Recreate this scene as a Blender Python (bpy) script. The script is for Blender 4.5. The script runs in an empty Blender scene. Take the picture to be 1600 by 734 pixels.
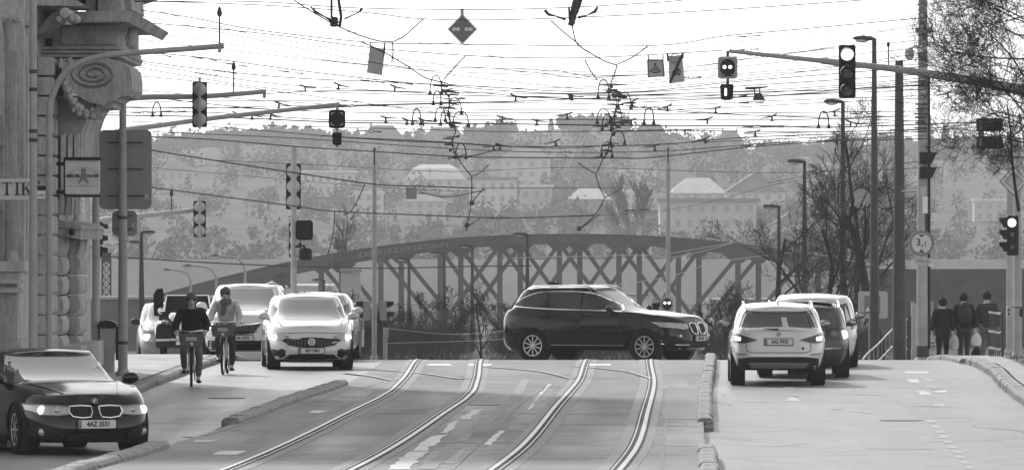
import bpy, bmesh, math, random
from mathutils import Vector, Matrix, noise
R = math.radians
sc = bpy.context.scene
COL = sc.collection
PI = math.pi
used_labels = {}
rnd = random.Random(7)

# ------------------------------------------------------------------ camera, sky, sun, exposure
FP = 10000.0          # focal length in photograph pixels (1600 wide)
HC = 2.75             # camera height above the carriageway
camd = bpy.data.cameras.new('camera')
cam = bpy.data.objects.new('camera', camd)
COL.objects.link(cam)
cam.location = (0, 0, HC)
cam.rotation_euler = (R(90), 0, 0)
camd.sensor_width = 36.0
camd.lens = 36.0 * FP / 1600.0
camd.clip_start = 1.0
camd.clip_end = 9000.0
sc.camera = cam

SUN_EL, SUN_AZ = R(36), R(-24)       # azimuth measured from +Y towards +X: the sun stands ahead, to the left
world = bpy.data.worlds.new('World')
sc.world = world
world.use_nodes = True
nt = world.node_tree
nt.nodes.clear()
sky = nt.nodes.new('ShaderNodeTexSky')
sky.sky_type = 'NISHITA'
sky.sun_disc = False
sky.sun_elevation = SUN_EL
sky.sun_rotation = SUN_AZ
sky.dust_density = 1.0
sky.air_density = 1.6
sky.ozone_density = 1.0
bw = nt.nodes.new('ShaderNodeRGBToBW')
bg = nt.nodes.new('ShaderNodeBackground')
bg.inputs['Strength'].default_value = 0.15
wo = nt.nodes.new('ShaderNodeOutputWorld')
nt.links.new(sky.outputs[0], bw.inputs[0])
nt.links.new(bw.outputs[0], bg.inputs[0])
nt.links.new(bg.outputs[0], wo.inputs[0])

sund = bpy.data.lights.new('sun', 'SUN')
sund.energy = 2.4
sund.angle = R(3.0)
sun = bpy.data.objects.new('sun', sund)
COL.objects.link(sun)
sdir = Vector((math.sin(SUN_AZ) * math.cos(SUN_EL), math.cos(SUN_AZ) * math.cos(SUN_EL), math.sin(SUN_EL)))
sun.rotation_euler = sdir.to_track_quat('Z', 'Y').to_euler()
sun.location = (0, 0, 60)
sc.view_settings.view_transform = 'Standard'
sc.view_settings.look = 'None'
sc.view_settings.exposure = 0.7
sc.view_settings.gamma = 1.0
sc.cycles.max_bounces = 6
sc.cycles.volume_bounces = 1
sc.cycles.use_denoising = True
HAZE_DENSITY = 0.00016

# ------------------------------------------------------------------ helpers
def WX(px, Y): return (px - 800.0) / FP * Y
def WZ(py, Y): return HC - (py - 367.0) / FP * Y
def W(px, py, Y): return Vector((WX(px, Y), Y, WZ(py, Y)))
def ML(n, Y): return n * Y / FP                     # a length in photograph pixels, in metres, at distance Y

def lerp(a, b, t): return a + (b - a) * t
def smooth(a, b, x):
    t = max(0.0, min(1.0, (x - a) / (b - a)))
    return t * t * (3 - 2 * t)
def interp(pts, x):
    if x <= pts[0][0]: return pts[0][1]
    for i in range(len(pts) - 1):
        x0, y0 = pts[i]; x1, y1 = pts[i + 1]
        if x <= x1:
            return y0 + (y1 - y0) * (x - x0) / (x1 - x0)
    return pts[-1][1]
def hermite(pts, x):
    n = len(pts)
    if x <= pts[0][0]: return pts[0][1]
    if x >= pts[-1][0]: return pts[-1][1]
    def slope(i):
        if i == 0: return (pts[1][1] - pts[0][1]) / (pts[1][0] - pts[0][0])
        if i == n - 1: return (pts[-1][1] - pts[-2][1]) / (pts[-1][0] - pts[-2][0])
        a = (pts[i][1] - pts[i - 1][1]) / (pts[i][0] - pts[i - 1][0])
        b = (pts[i + 1][1] - pts[i][1]) / (pts[i + 1][0] - pts[i][0])
        if a * b <= 0: return 0.0
        return 2 * a * b / (a + b)
    for i in range(n - 1):
        x0, y0 = pts[i]; x1, y1 = pts[i + 1]
        if x <= x1:
            h = x1 - x0; t = (x - x0) / h
            m0, m1 = slope(i) * h, slope(i + 1) * h
            return (2*t**3 - 3*t*t + 1) * y0 + (t**3 - 2*t*t + t) * m0 + (-2*t**3 + 3*t*t) * y1 + (t**3 - t*t) * m1
    return pts[-1][1]

# ------------------------------------------------------------------ materials (everything is a grey: the photograph is black and white)
def mat(name, v, rough=0.6, metal=0.0, var=0.0, scale=3.0, bump=0.0, bscale=None, spec=0.5, emit=0.0, detail=4.0, stretch=None, ior=None, coat=0.0, speck=0.0):
    m = bpy.data.materials.new(name)
    m.use_nodes = True
    n = m.node_tree
    b = n.nodes['Principled BSDF']
    b.inputs['Base Color'].default_value = (v, v, v, 1)
    b.inputs['Roughness'].default_value = rough
    b.inputs['Metallic'].default_value = metal
    b.inputs['Specular IOR Level'].default_value = spec
    if ior: b.inputs['IOR'].default_value = ior
    if coat:
        b.inputs['Coat Weight'].default_value = coat
        b.inputs['Coat Roughness'].default_value = 0.04
    if emit:
        b.inputs['Emission Color'].default_value = (1, 1, 1, 1)
        b.inputs['Emission Strength'].default_value = emit
    if var or bump or speck:
        tc = n.nodes.new('ShaderNodeTexCoord')
        src = tc.outputs['Object']
        if stretch:
            mp = n.nodes.new('ShaderNodeMapping')
            mp.inputs['Scale'].default_value = stretch
            n.links.new(src, mp.inputs[0]); src = mp.outputs[0]
        no = n.nodes.new('ShaderNodeTexNoise')
        no.inputs['Scale'].default_value = scale
        no.inputs['Detail'].default_value = detail
        no.inputs['Roughness'].default_value = 0.6
        n.links.new(src, no.inputs['Vector'])
        if var:
            mr = n.nodes.new('ShaderNodeMapRange')
            mr.inputs[1].default_value = 0.3; mr.inputs[2].default_value = 0.7
            mr.inputs[3].default_value = v * (1 - var); mr.inputs[4].default_value = v * (1 + var)
            n.links.new(no.outputs[0], mr.inputs[0])
            out = mr.outputs[0]
            if speck:
                n2 = n.nodes.new('ShaderNodeTexNoise'); n2.inputs['Scale'].default_value = scale * 14; n2.inputs['Detail'].default_value = 2
                n.links.new(src, n2.inputs['Vector'])
                m2 = n.nodes.new('ShaderNodeMapRange'); m2.inputs[1].default_value = .3; m2.inputs[2].default_value = .7
                m2.inputs[3].default_value = 1 - speck; m2.inputs[4].default_value = 1 + speck
                n.links.new(n2.outputs[0], m2.inputs[0])
                mu = n.nodes.new('ShaderNodeMath'); mu.operation = 'MULTIPLY'
                n.links.new(out, mu.inputs[0]); n.links.new(m2.outputs[0], mu.inputs[1]); out = mu.outputs[0]
            cb = n.nodes.new('ShaderNodeCombineColor')
            for i in range(3): n.links.new(out, cb.inputs[i])
            n.links.new(cb.outputs[0], b.inputs['Base Color'])
        if bump:
            nb = no
            if bscale:
                nb = n.nodes.new('ShaderNodeTexNoise'); nb.inputs['Scale'].default_value = bscale; nb.inputs['Detail'].default_value = 5
                n.links.new(src, nb.inputs['Vector'])
            bp = n.nodes.new('ShaderNodeBump'); bp.inputs['Strength'].default_value = bump; bp.inputs['Distance'].default_value = 0.03
            n.links.new(nb.outputs[0], bp.inputs['Height'])
            n.links.new(bp.outputs[0], b.inputs['Normal'])
    return m

M = {}
def asphalt_mat(name, v, rough, patch, seam):
    """asphalt: fine grain, broad worn patches, patched seams and tyre-polished tracks"""
    m = bpy.data.materials.new(name); m.use_nodes = True
    n = m.node_tree; b = n.nodes['Principled BSDF']
    tc = n.nodes.new('ShaderNodeTexCoord')
    def tex(scale, detail, st):
        mp = n.nodes.new('ShaderNodeMapping'); mp.inputs['Scale'].default_value = st
        n.links.new(tc.outputs['Object'], mp.inputs[0])
        t = n.nodes.new('ShaderNodeTexNoise'); t.inputs['Scale'].default_value = scale; t.inputs['Detail'].default_value = detail
        t.inputs['Roughness'].default_value = 0.65
        n.links.new(mp.outputs[0], t.inputs['Vector']); return t.outputs[0]
    def rng(s, a, c, lo=.3, hi=.7):
        r = n.nodes.new('ShaderNodeMapRange'); r.inputs[1].default_value = lo; r.inputs[2].default_value = hi
        r.inputs[3].default_value = a; r.inputs[4].default_value = c
        n.links.new(s, r.inputs[0]); return r.outputs[0]
    def mul(a, c):
        x = n.nodes.new('ShaderNodeMath'); x.operation = 'MULTIPLY'; n.links.new(a, x.inputs[0]); n.links.new(c, x.inputs[1]); return x.outputs[0]
    broad = tex(.35, 5, (1, .16, 1))
    tracks = tex(.8, 2, (1, .03, 1))
    grain = tex(22, 3, (1, .5, 1))
    blot = tex(2.2, 4, (.35, 1, 1))
    val = mul(mul(rng(broad, v * (1 - patch), v * (1 + patch)), rng(grain, .75, 1.25)), mul(rng(tracks, .88, 1.12), rng(blot, 1 - seam, 1 + seam)))
    cb = n.nodes.new('ShaderNodeCombineColor')
    for i in range(3): n.links.new(val, cb.inputs[i])
    n.links.new(cb.outputs[0], b.inputs['Base Color'])
    rr = rng(mul(broad, rng(tracks, .8, 1.2)), rough - .12, rough + .16)
    n.links.new(rr, b.inputs['Roughness'])
    bp = n.nodes.new('ShaderNodeBump'); bp.inputs['Strength'].default_value = .25; bp.inputs['Distance'].default_value = .008
    n.links.new(grain, bp.inputs['Height']); n.links.new(bp.outputs[0], b.inputs['Normal'])
    return m

M['road'] = asphalt_mat('road_asphalt', .15, .50, .42, .20)
M['shed'] = mat('shed_boards_grey', .10, .9, var=.2, scale=.8, spec=.2)
M['bed'] = asphalt_mat('track_bed_asphalt', .07, .62, .28, .38)
M['bed2'] = asphalt_mat('bed_repair_dark', .055, .66, .2, .3)
M['bed3'] = asphalt_mat('bed_repair_pale', .10, .60, .2, .3)
M['road2'] = asphalt_mat('road_repair', .145, .52, .2, .2)
M['terrain'] = mat('earth', .036, .95, var=.75, scale=.05, detail=10, spec=.15)
M['pave'] = mat('pavement_mosaic', .30, .65, var=.25, scale=2.0, bump=.3, bscale=14, spec=.12)
M['kerb'] = mat('kerb_granite', .22, .8, var=.5, scale=3.5, bump=.8, bscale=16, speck=.4, spec=.3)
M['grass'] = mat('dry_grass', .10, .95, var=.5, scale=5)
M['paint_faint'] = mat('faded_road_paint', .27, .6, var=.5, scale=5, detail=7)
M['rail'] = mat('polished_rail_steel', .24, .45, metal=1.0, var=.12, scale=6)
M['groove'] = mat('rail_groove', .02, .9)
M['seal'] = mat('bitumen_seal', .035, .55)
M['concrete'] = mat('concrete_strip', .15, .7, var=.2, scale=2.5)
M['paint'] = mat('worn_road_paint', .42, .6, var=.45, scale=6, detail=6)
M['stone'] = mat('facade_stone', .38, .9, var=.38, scale=1.6, bump=.6, bscale=12, stretch=(1, 1, .35), speck=.15, spec=.2, detail=7)
M['stone_dark'] = mat('dark_stone_and_shade', .14, .9, var=.25, scale=1.2, bump=.3, bscale=8)  # plain dark stone; on the facade also shade put into the colour
M['mast'] = mat('mast_grey_paint', .30, .5, var=.15, scale=3, bump=.05)
M['mast_light'] = mat('mast_pale_paint', .36, .5, var=.14, scale=3)
M['mast_dark'] = mat('lamp_post_dark_paint', .06, .6, spec=.25, var=.2, scale=3)
M['concrete_mast'] = mat('mast_concrete', .34, .8, var=.18, scale=2, bump=.2)
M['black'] = mat('black_plastic', .014, .55, spec=.25)
M['blackmatt'] = mat('black_matt', .012, .85)
M['alu'] = mat('sign_back_aluminium', .22, .55, metal=.0, var=.08, scale=2)
M['alu_pale'] = mat('aluminium_pale', .42, .5, var=.1, scale=3)
M['white'] = mat('white_enamel', .72, .4, var=.05, scale=3)
M['offwhite'] = mat('sign_face_offwhite', .55, .5, var=.06, scale=3)
M['ink'] = mat('sign_ink', .02, .6)
M['midgrey'] = mat('sign_midgrey', .17, .5)
M['lens_off'] = mat('signal_lens_unlit', .12, .2)
M['lens_on'] = mat('signal_lens_lit', .6, .3, emit=.75)
M['dot_on'] = mat('signal_dot_lit', .8, .3, emit=2.0)
M['wire'] = mat('copper_wire_dark', .03, .6)
M['bridge'] = mat('bridge_riveted_steel', .07, .85, spec=.2, var=.2, scale=.6)
M['graffiti'] = mat('pale_graffiti_paint', .17, .8, var=.2, scale=2)
M['bark'] = mat('bark', .04, .95, spec=.1, var=.3, scale=3)
M['bark_far'] = mat('bark_grey', .075, .95, var=.3, scale=1)
M['leaf_far'] = mat('hillside_foliage', .115, .95, var=.22, spec=.1, scale=.08)
M['conifer'] = mat('conifer_needles', .075, .95, spec=.1, var=.4, scale=.1)
M['scrub'] = mat('scrub_twigs', .045, .95, spec=.1, var=.4, scale=1)
M['tyre'] = mat('tyre_rubber', .012, .85, spec=.15)
M['rim'] = mat('alloy_rim', .55, .3, metal=.9)
M['carglass'] = mat('car_glass', .07, .06, spec=1.0, ior=2.3)
M['rearglass'] = mat('car_rear_glass', .05, .1, spec=.8, ior=1.6)
M['cabin'] = mat('car_glass_shaded', .02, .08, spec=.6)
M['chrome'] = mat('chrome', .75, .12, metal=1.0)
M['paint_black'] = mat('car_paint_black', .006, .10, spec=.42)
M['paint_white'] = mat('car_paint_white', .62, .3, coat=1.0)
M['paint_silver'] = mat('car_paint_silver', .42, .3, metal=.2, coat=1.0)
M['paint_grey'] = mat('car_paint_grey', .17, .2, metal=.2)
M['paint_dark'] = mat('car_paint_darkgrey', .035, .2, spec=.5)
M['trim'] = mat('car_black_trim', .012, .55, spec=.3)
M['trim_grey'] = mat('car_grey_trim', .16, .45)
M['headlight_on'] = mat('headlight_lit', .8, .1, emit=5.0)
M['headlight_body'] = mat('headlight_glass', .42, .15, metal=.4, spec=.8)
M['taillight_on'] = mat('taillight_lit', .5, .2, emit=1.6)
M['taillight'] = mat('taillight_dark', .05, .2)
M['plate'] = mat('number_plate_white', .62, .45)
M['skin'] = mat('skin', .42, .6)
M['hair'] = mat('hair_dark', .02, .8, spec=.15)
M['hair_grey'] = mat('hair_greying', .16, .7)
M['cloth_black'] = mat('cloth_black', .016, .9, var=.3, scale=9, bump=.3, bscale=14, spec=.12)
M['cloth_dark'] = mat('cloth_dark_grey', .04, .9, var=.3, scale=8, bump=.3, bscale=14, spec=.12)
M['cloth_mid'] = mat('cloth_mid_grey', .11, .9, var=.25, scale=8, bump=.3, bscale=14, spec=.12)
M['cloth_pale'] = mat('cloth_pale_grey', .45, .9, var=.25, scale=8, bump=.4, bscale=14)
M['bag_white'] = mat('white_plastic_bag', .6, .5, var=.12, scale=8, bump=.6, bscale=12)
M['glass_dark'] = mat('window_glass', .25, .3, spec=.5)
M['wall_white'] = mat('render_white', .50, .85, var=.08, scale=.3)
M['wall_pale'] = mat('render_pale', .42, .85, var=.1, scale=.3)
M['wall_mid'] = mat('render_mid', .25, .85, var=.12, scale=.3)
M['roof'] = mat('roof_tiles', .16, .8, var=.2, scale=.5)
M['roof_pale'] = mat('roof_metal_pale', .58, .35, var=.15, scale=.5)
M['soil'] = mat('dark_soil', .05, .95, var=.35, scale=.6, bump=.4)

# ------------------------------------------------------------------ mesh builder
class MB:
    def __init__(s): s.v = []; s.f = []
    def add(s, vs, fs):
        o = len(s.v); s.v.extend([Vector(v) for v in vs]); s.f.extend([tuple(i + o for i in f) for f in fs]); return s
    def merge(s, other): return s.add(other.v, other.f)
    def box(s, c, d, rot=None, taper=1.0):
        c = Vector(c); x, y, z = d[0] / 2, d[1] / 2, d[2] / 2
        pts = [(-x, -y, -z), (x, -y, -z), (x, y, -z), (-x, y, -z), (-x*taper, -y*taper, z), (x*taper, -y*taper, z), (x*taper, y*taper, z), (-x*taper, y*taper, z)]
        pts = [Vector(p) for p in pts]
        if rot is not None: pts = [rot @ p for p in pts]
        return s.add([c + p for p in pts], [(0, 3, 2, 1), (4, 5, 6, 7), (0, 1, 5, 4), (1, 2, 6, 5), (2, 3, 7, 6), (3, 0, 4, 7)])
    def bbox(s, c, d, b=.02):
        """box with chamfered vertical and horizontal edges (outline extruded along y)"""
        c = Vector(c); x, z = d[0] / 2, d[2] / 2
        o = [(-x + b, -z), (x - b, -z), (x, -z + b), (x, z - b), (x - b, z), (-x + b, z), (-x, z - b), (-x, -z + b)]
        return s.prism_y([(c.x + p, c.z + q) for p, q in o], c.y - d[1] / 2, c.y + d[1] / 2)
    def prism_y(s, poly, y0, y1):
        n = len(poly)
        vs = [(p[0], y0, p[1]) for p in poly] + [(p[0], y1, p[1]) for p in poly]
        fs = [tuple(range(n)), tuple(range(2 * n - 1, n - 1, -1))] + [(i, i + n, (i + 1) % n + n, (i + 1) % n) for i in range(n)]
        return s.add(vs, fs)
    def prism_z(s, poly, z0, z1):
        n = len(poly)
        vs = [(p[0], p[1], z0) for p in poly] + [(p[0], p[1], z1) for p in poly]
        fs = [tuple(range(n - 1, -1, -1)), tuple(range(n, 2 * n))] + [(i, (i + 1) % n, (i + 1) % n + n, i + n) for i in range(n)]
        return s.add(vs, fs)
    def extrude(s, poly, vec):
        n = len(poly); vec = Vector(vec); P = [Vector(p) for p in poly]
        return s.add(P + [p + vec for p in P], [tuple(range(n)), tuple(range(2 * n - 1, n - 1, -1))] + [(i, i + n, (i + 1) % n + n, (i + 1) % n) for i in range(n)])
    def tube(s, path, r, n=8, cap=True):
        path = [Vector(p) for p in path]; m = len(path)
        rs = r if isinstance(r, (list, tuple)) else [r] * m
        vs = []; fs = []
        up = None
        for i, p in enumerate(path):
            d = (path[min(i + 1, m - 1)] - path[max(i - 1, 0)])
            if d.length < 1e-9: d = Vector((0, 0, 1))
            d.normalize()
            if up is None:
                up = d.cross(Vector((0, 1, 0)) if abs(d.y) < .9 else Vector((1, 0, 0))).normalized()
            else:
                up = (up - d * up.dot(d))
                if up.length < 1e-6: up = d.orthogonal()
                up.normalize()
            sd = d.cross(up)
            for k in range(n):
                a = 2 * PI * k / n
                vs.append(p + (up * math.cos(a) + sd * math.sin(a)) * rs[i])
        for i in range(m - 1):
            for k in range(n):
                fs.append((i * n + k, i * n + (k + 1) % n, (i + 1) * n + (k + 1) % n, (i + 1) * n + k))
        if cap:
            fs.append(tuple(range(n - 1, -1, -1))); fs.append(tuple((m - 1) * n + k for k in range(n)))
        return s.add(vs, fs)
    def lathe(s, prof, c=(0, 0, 0), axis='z', n=20):
        """prof: (radius, height) list"""
        c = Vector(c); vs = []; fs = []
        for r, h in prof:
            for k in range(n):
                a = 2 * PI * k / n
                p = (r * math.cos(a), r * math.sin(a), h)
                if axis == 'y': p = (p[0], p[2], p[1])
                elif axis == 'x': p = (p[2], p[0], p[1])
                vs.append(c + Vector(p))
        m = len(prof)
        for i in range(m - 1):
            for k in range(n): fs.append((i * n + k, i * n + (k + 1) % n, (i + 1) * n + (k + 1) % n, (i + 1) * n + k))
        if prof[0][0] > 1e-6: fs.append(tuple(range(n - 1, -1, -1)))
        if prof[-1][0] > 1e-6: fs.append(tuple((m - 1) * n + k for k in range(n)))
        return s.add(vs, fs)
    def ball(s, c, d, nu=12, nv=8, rot=None):
        c = Vector(c); vs = []; fs = []
        for j in range(nv + 1):
            t = PI * j / nv
            for i in range(nu):
                a = 2 * PI * i / nu
                p = Vector((math.sin(t) * math.cos(a) * d[0], math.sin(t) * math.sin(a) * d[1], math.cos(t) * d[2]))
                if rot is not None: p = rot @ p
                vs.append(c + p)
        for j in range(nv):
            for i in range(nu): fs.append((j * nu + i, j * nu + (i + 1) % nu, (j + 1) * nu + (i + 1) % nu, (j + 1) * nu + i))
        return s.add(vs, fs)
    def disc(s, c, r, y=None, n=20, depth=.01):
        c = Vector(c)
        return s.prism_y([(c.x + r * math.cos(2 * PI * k / n), c.z + r * math.sin(2 * PI * k / n)) for k in range(n)], c.y, c.y + depth)
    def ring(s, c, r0, r1, depth=.01, n=28, sx=1.0):
        c = Vector(c); vs = []; fs = []
        for y in (0, depth):
            for r in (r0, r1):
                for k in range(n): vs.append((c.x + sx * r * math.cos(2 * PI * k / n), c.y + y, c.z + r * math.sin(2 * PI * k / n)))
        q = lambda a, k: a * n + k % n
        for k in range(n):
            fs += [(q(0, k), q(0, k + 1), q(1, k + 1), q(1, k)), (q(2, k + 1), q(2, k), q(3, k), q(3, k + 1)),
                   (q(1, k), q(1, k + 1), q(3, k + 1), q(3, k)), (q(0, k + 1), q(0, k), q(2, k), q(2, k + 1))]
        return s.add(vs, fs)
    def xf(s, mtx):
        s.v = [mtx @ v for v in s.v]; return s
    def mesh(s, name, org=Vector((0, 0, 0)), smooth=False, clean=True, ang=None):
        me = bpy.data.meshes.new(name)
        me.from_pydata([v - org for v in s.v], [], s.f)
        if clean:
            bm = bmesh.new(); bm.from_mesh(me)
            bmesh.ops.remove_doubles(bm, verts=bm.verts, dist=1e-5)
            bmesh.ops.recalc_face_normals(bm, faces=bm.faces)
            bm.to_mesh(me); bm.free()
        if smooth:
            me.polygons.foreach_set('use_smooth', [True] * len(me.polygons))
            me.set_sharp_from_angle(angle=R(ang or 40))
        return me

ORG = {}
def tag(o, label=None, cat=None, group=None, kind=None):
    if label: o['label'] = label
    if cat: o['category'] = cat
    if group: o['group'] = group
    if kind: o['kind'] = kind
    return o
def thing(name, label, cat, loc=(0, 0, 0), rz=0.0, group=None, world_coords=True):
    o = bpy.data.objects.new(name, None)
    o.empty_display_size = .2
    COL.objects.link(o); o.location = loc; o.rotation_euler = (0, 0, rz)
    ORG[o.name] = Vector(loc) if world_coords else Vector((0, 0, 0))
    return tag(o, label, cat, group)
def root_of(o):
    while o.parent: o = o.parent
    return o
def part(name, mb, material, parent=None, smooth=False, label=None, ang=None, clean=True):
    org = ORG.get(root_of(parent).name, Vector((0, 0, 0))) if parent else Vector((0, 0, 0))
    me = mb if isinstance(mb, bpy.types.Mesh) else mb.mesh(name, org, smooth, clean, ang)
    if not me.materials: me.materials.append(M[material] if isinstance(material, str) else material)
    o = bpy.data.objects.new(name, me); COL.objects.link(o)
    if parent: o.parent = parent
    if label: o['label'] = label
    return o
def solo(name, mb, material, label=None, cat=None, group=None, kind=None, smooth=False, loc=None, ang=None):
    """a thing that is one mesh, its origin at loc"""
    org = Vector(loc) if loc is not None else Vector((0, 0, 0))
    me = mb.mesh(name, org, smooth, True, ang)
    me.materials.append(M[material] if isinstance(material, str) else material)
    o = bpy.data.objects.new(name, me); COL.objects.link(o); o.location = org
    ORG[o.name] = org
    return tag(o, label, cat, group, kind)
def copy_tree(o, parent=None):
    c = o.copy(); COL.objects.link(c)
    if parent: c.parent = parent
    else: ORG[c.name] = Vector(c.location)
    for ch in list(o.children): copy_tree(ch, c)
    return c

_dg_obj = []
def text_mb(body, size, depth=.006, sx=1.0, bold=0.0):
    """lettering in the x-z plane that reads from -y, centred on the origin"""
    cu = bpy.data.curves.new('lettering', 'FONT')
    cu.body = body; cu.size = size; cu.align_x = 'CENTER'; cu.align_y = 'CENTER'; cu.resolution_u = 2
    cu.extrude = depth / 2; cu.offset = bold
    o = bpy.data.objects.new('lettering', cu); COL.objects.link(o)
    dg = bpy.context.evaluated_depsgraph_get()
    me = bpy.data.meshes.new_from_object(o.evaluated_get(dg))
    mb = MB(); mb.add([Vector((v.co.x * sx, -v.co.z, v.co.y)) for v in me.vertices], [tuple(p.vertices) for p in me.polygons])
    bpy.data.objects.remove(o); bpy.data.meshes.remove(me); bpy.data.curves.remove(cu)
    return mb
def mv(mb, loc=(0, 0, 0), rz=0.0, ry=0.0, rx=0.0, s=1.0):
    return mb.xf(Matrix.Translation(Vector(loc)) @ Matrix.Rotation(rz, 4, 'Z') @ Matrix.Rotation(ry, 4, 'Y') @ Matrix.Rotation(rx, 4, 'X') @ Matrix.Scale(s, 4))

LAND = [(722, 45, 'the diamond sign'), (587, 93, 'the tilted blank plate'), (1024, 106, 'the square wave sign'), (1057, 107, 'the struck-through 40 plate'), (1137, 106, 'the pale-rimmed tram signal'), (1323, 110, 'the big lit traffic light'),
        (312, 163, 'the three-domed signal'), (526, 186, 'the dark square tram signal'), (702, 165, 'the left wire cluster'), (960, 165, 'the right wire cluster'), (1185, 152, 'the hanging trapezoid lamp'), (1317, 190, 'the second lamp'), (350, 72, 'the upper arm tip'),
        (459, 240, 'the column post top'), (585, 250, 'the left pin-topped mast'), (1044, 250, 'the right pin-topped mast'), (1443, 150, 'the concrete mast'), (200, 150, 'the tall sign post'), (800, 210, 'the ridge villas in the middle'), (1287, 185, 'the right-hand jumper loop'), (1366, 64, 'the tallest lamp')]
def where(head, px, py):
    """a label that says beside which landmark the small thing is seen"""
    opts = sorted(LAND, key=lambda q: (q[0] - px) ** 2 + (1.6 * (q[1] - py)) ** 2)
    for q in opts:
        dx, dy = px - q[0], py - q[1]
        rel = ('right of' if dx > 0 else 'left of') if abs(dx) > 1.3 * abs(dy) else ('below' if dy > 0 else 'above')
        for pre in ('just ', ''):
            l = head + ' ' + (pre if pre == '' or abs(dx) + abs(dy) < 90 else 'some way ') + rel + ' ' + q[2]
            if l not in used_labels:
                used_labels[l] = 1; return l
    return head
ORD = ['topmost', 'second', 'third', 'fourth', 'fifth', 'sixth', 'seventh', 'eighth', 'ninth', 'tenth', 'eleventh', 'twelfth', 'thirteenth', 'fourteenth', 'fifteenth', 'sixteenth', 'seventeenth', 'eighteenth', 'nineteenth', 'twentieth']
ONES = ['', '-first', '-second', '-third', '-fourth', '-fifth', '-sixth', '-seventh', '-eighth', '-ninth']
def nth(i):
    k = i + 1
    if k <= 20: return ORD[i]
    return (('twent', 'thirt', 'fort', 'fift', 'sixt')[k // 10 - 2] + ('ieth' if k % 10 == 0 else 'y')) + ONES[k % 10]
def nthl(i): return 'leftmost' if i == 0 else nth(i)
# ------------------------------------------------------------------ ground heights
def drop(y):
    d = y - 138.0
    if d <= 0: return 0.0
    if d < 14: return -.0016 * d * d
    return max(-8.0, -.3136 - .045 * (d - 14))
HILL = [(300, 0), (880, 0), (1000, 2), (1200, 6), (1500, 15), (1800, 29), (2100, 40), (2500, 44), (2900, 46)]
def gz(x, y):
    z = drop(y)
    if x < -3.4: z -= .19 * (1 - smooth(94, 132, y)) * smooth(-3.4, -4.4, x)
    if x > 2.6: z -= .06 * (1 - smooth(116, 138, y)) * smooth(2.6, 3.6, x)
    return z
def gz_land(x, y):
    z = gz(x, y)
    if y > 185:                                        # planted embankment beyond the crest
        z += interp([(185, 0), (205, 1.6), (260, 3.2), (330, 5.2), (380, 5.0), (450, 1.5), (520, 0)], y)
    if y > 800:
        h = hermite(HILL, y)
        side = 1 + .10 * math.sin(x * .021 + 1.3) + .06 * math.sin(x * .053) - .0002 * x
        z += h * side + (noise.noise(Vector((x * .012, y * .006, 3.1))) * 3.0 * smooth(1000, 1500, y))
    return z

def sheet(name, xs, ys, zf, material, kind='structure', smoothf=True):
    mb = MB(); nx = len(xs)
    vs = [(x, y, zf(x, y)) for y in ys for x in xs]
    fs = [(j * nx + i, j * nx + i + 1, (j + 1) * nx + i + 1, (j + 1) * nx + i) for j in range(len(ys) - 1) for i in range(nx - 1)]
    mb.add(vs, fs)
    return solo(name, mb, material, kind=kind, smooth=smoothf)
def rng_f(a, b, st):
    n = int(round((b - a) / st)); return [a + (b - a) * i / n for i in range(n + 1)]

sheet('ground', rng_f(-700, -60, 20) + rng_f(-50, 50, 2) + rng_f(60, 700, 20), rng_f(-30, 380, 3) + rng_f(390, 860, 20) + rng_f(880, 2900, 20),
      lambda x, y: gz_land(x, y) - .05, 'terrain')
sheet('road', rng_f(-22, 26, .4), rng_f(30, 137, 2) + rng_f(138, 182, .8), lambda x, y: gz(x, y), 'road')

# tram bed between the two lines of kerb stones
def bedz(y): return drop(y) + .005 + .125 * (1 - smooth(96, 128, y))
BED_L = [(40, -6.4), (60, -5.5), (72, -4.75), (78, -4.38), (89, -3.88), (101, -3.5), (114, -3.12), (128, -2.9), (142, -2.8)]
BED_R = [(40, 1.3), (60, 1.9), (72, 2.2), (91, 2.72), (110, 3.3), (130, 4.0), (142, 4.4)]
def ribbon(name, lf, rf, ys, zf, material, nx=6, parent=None, kind=None, off=0.0, jag=0.0):
    mb = MB(); vs = []; fs = []
    for y in ys:
        a, b = lf(y), rf(y)
        for i in range(nx + 1):
            t = i / nx; j = (rnd.uniform(-jag, jag) if i in (0, nx) else 0)
            vs.append((lerp(a, b, t) + j, y, zf(y) + off))
    w = nx + 1
    for j in range(len(ys) - 1):
        for i in range(nx): fs.append((j * w + i, j * w + i + 1, (j + 1) * w + i + 1, (j + 1) * w + i))
    mb.add(vs, fs)
    if parent: return part(name, mb, material, parent, smooth=True)
    return solo(name, mb, material, kind=kind, smooth=True)
bl = lambda y: hermite(BED_L, y); br = lambda y: hermite(BED_R, y)
BED = ribbon('tram_bed', bl, br, rng_f(40, 137, 1.5) + rng_f(138, 142, 1), bedz, 'bed', 10, kind='structure')

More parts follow.
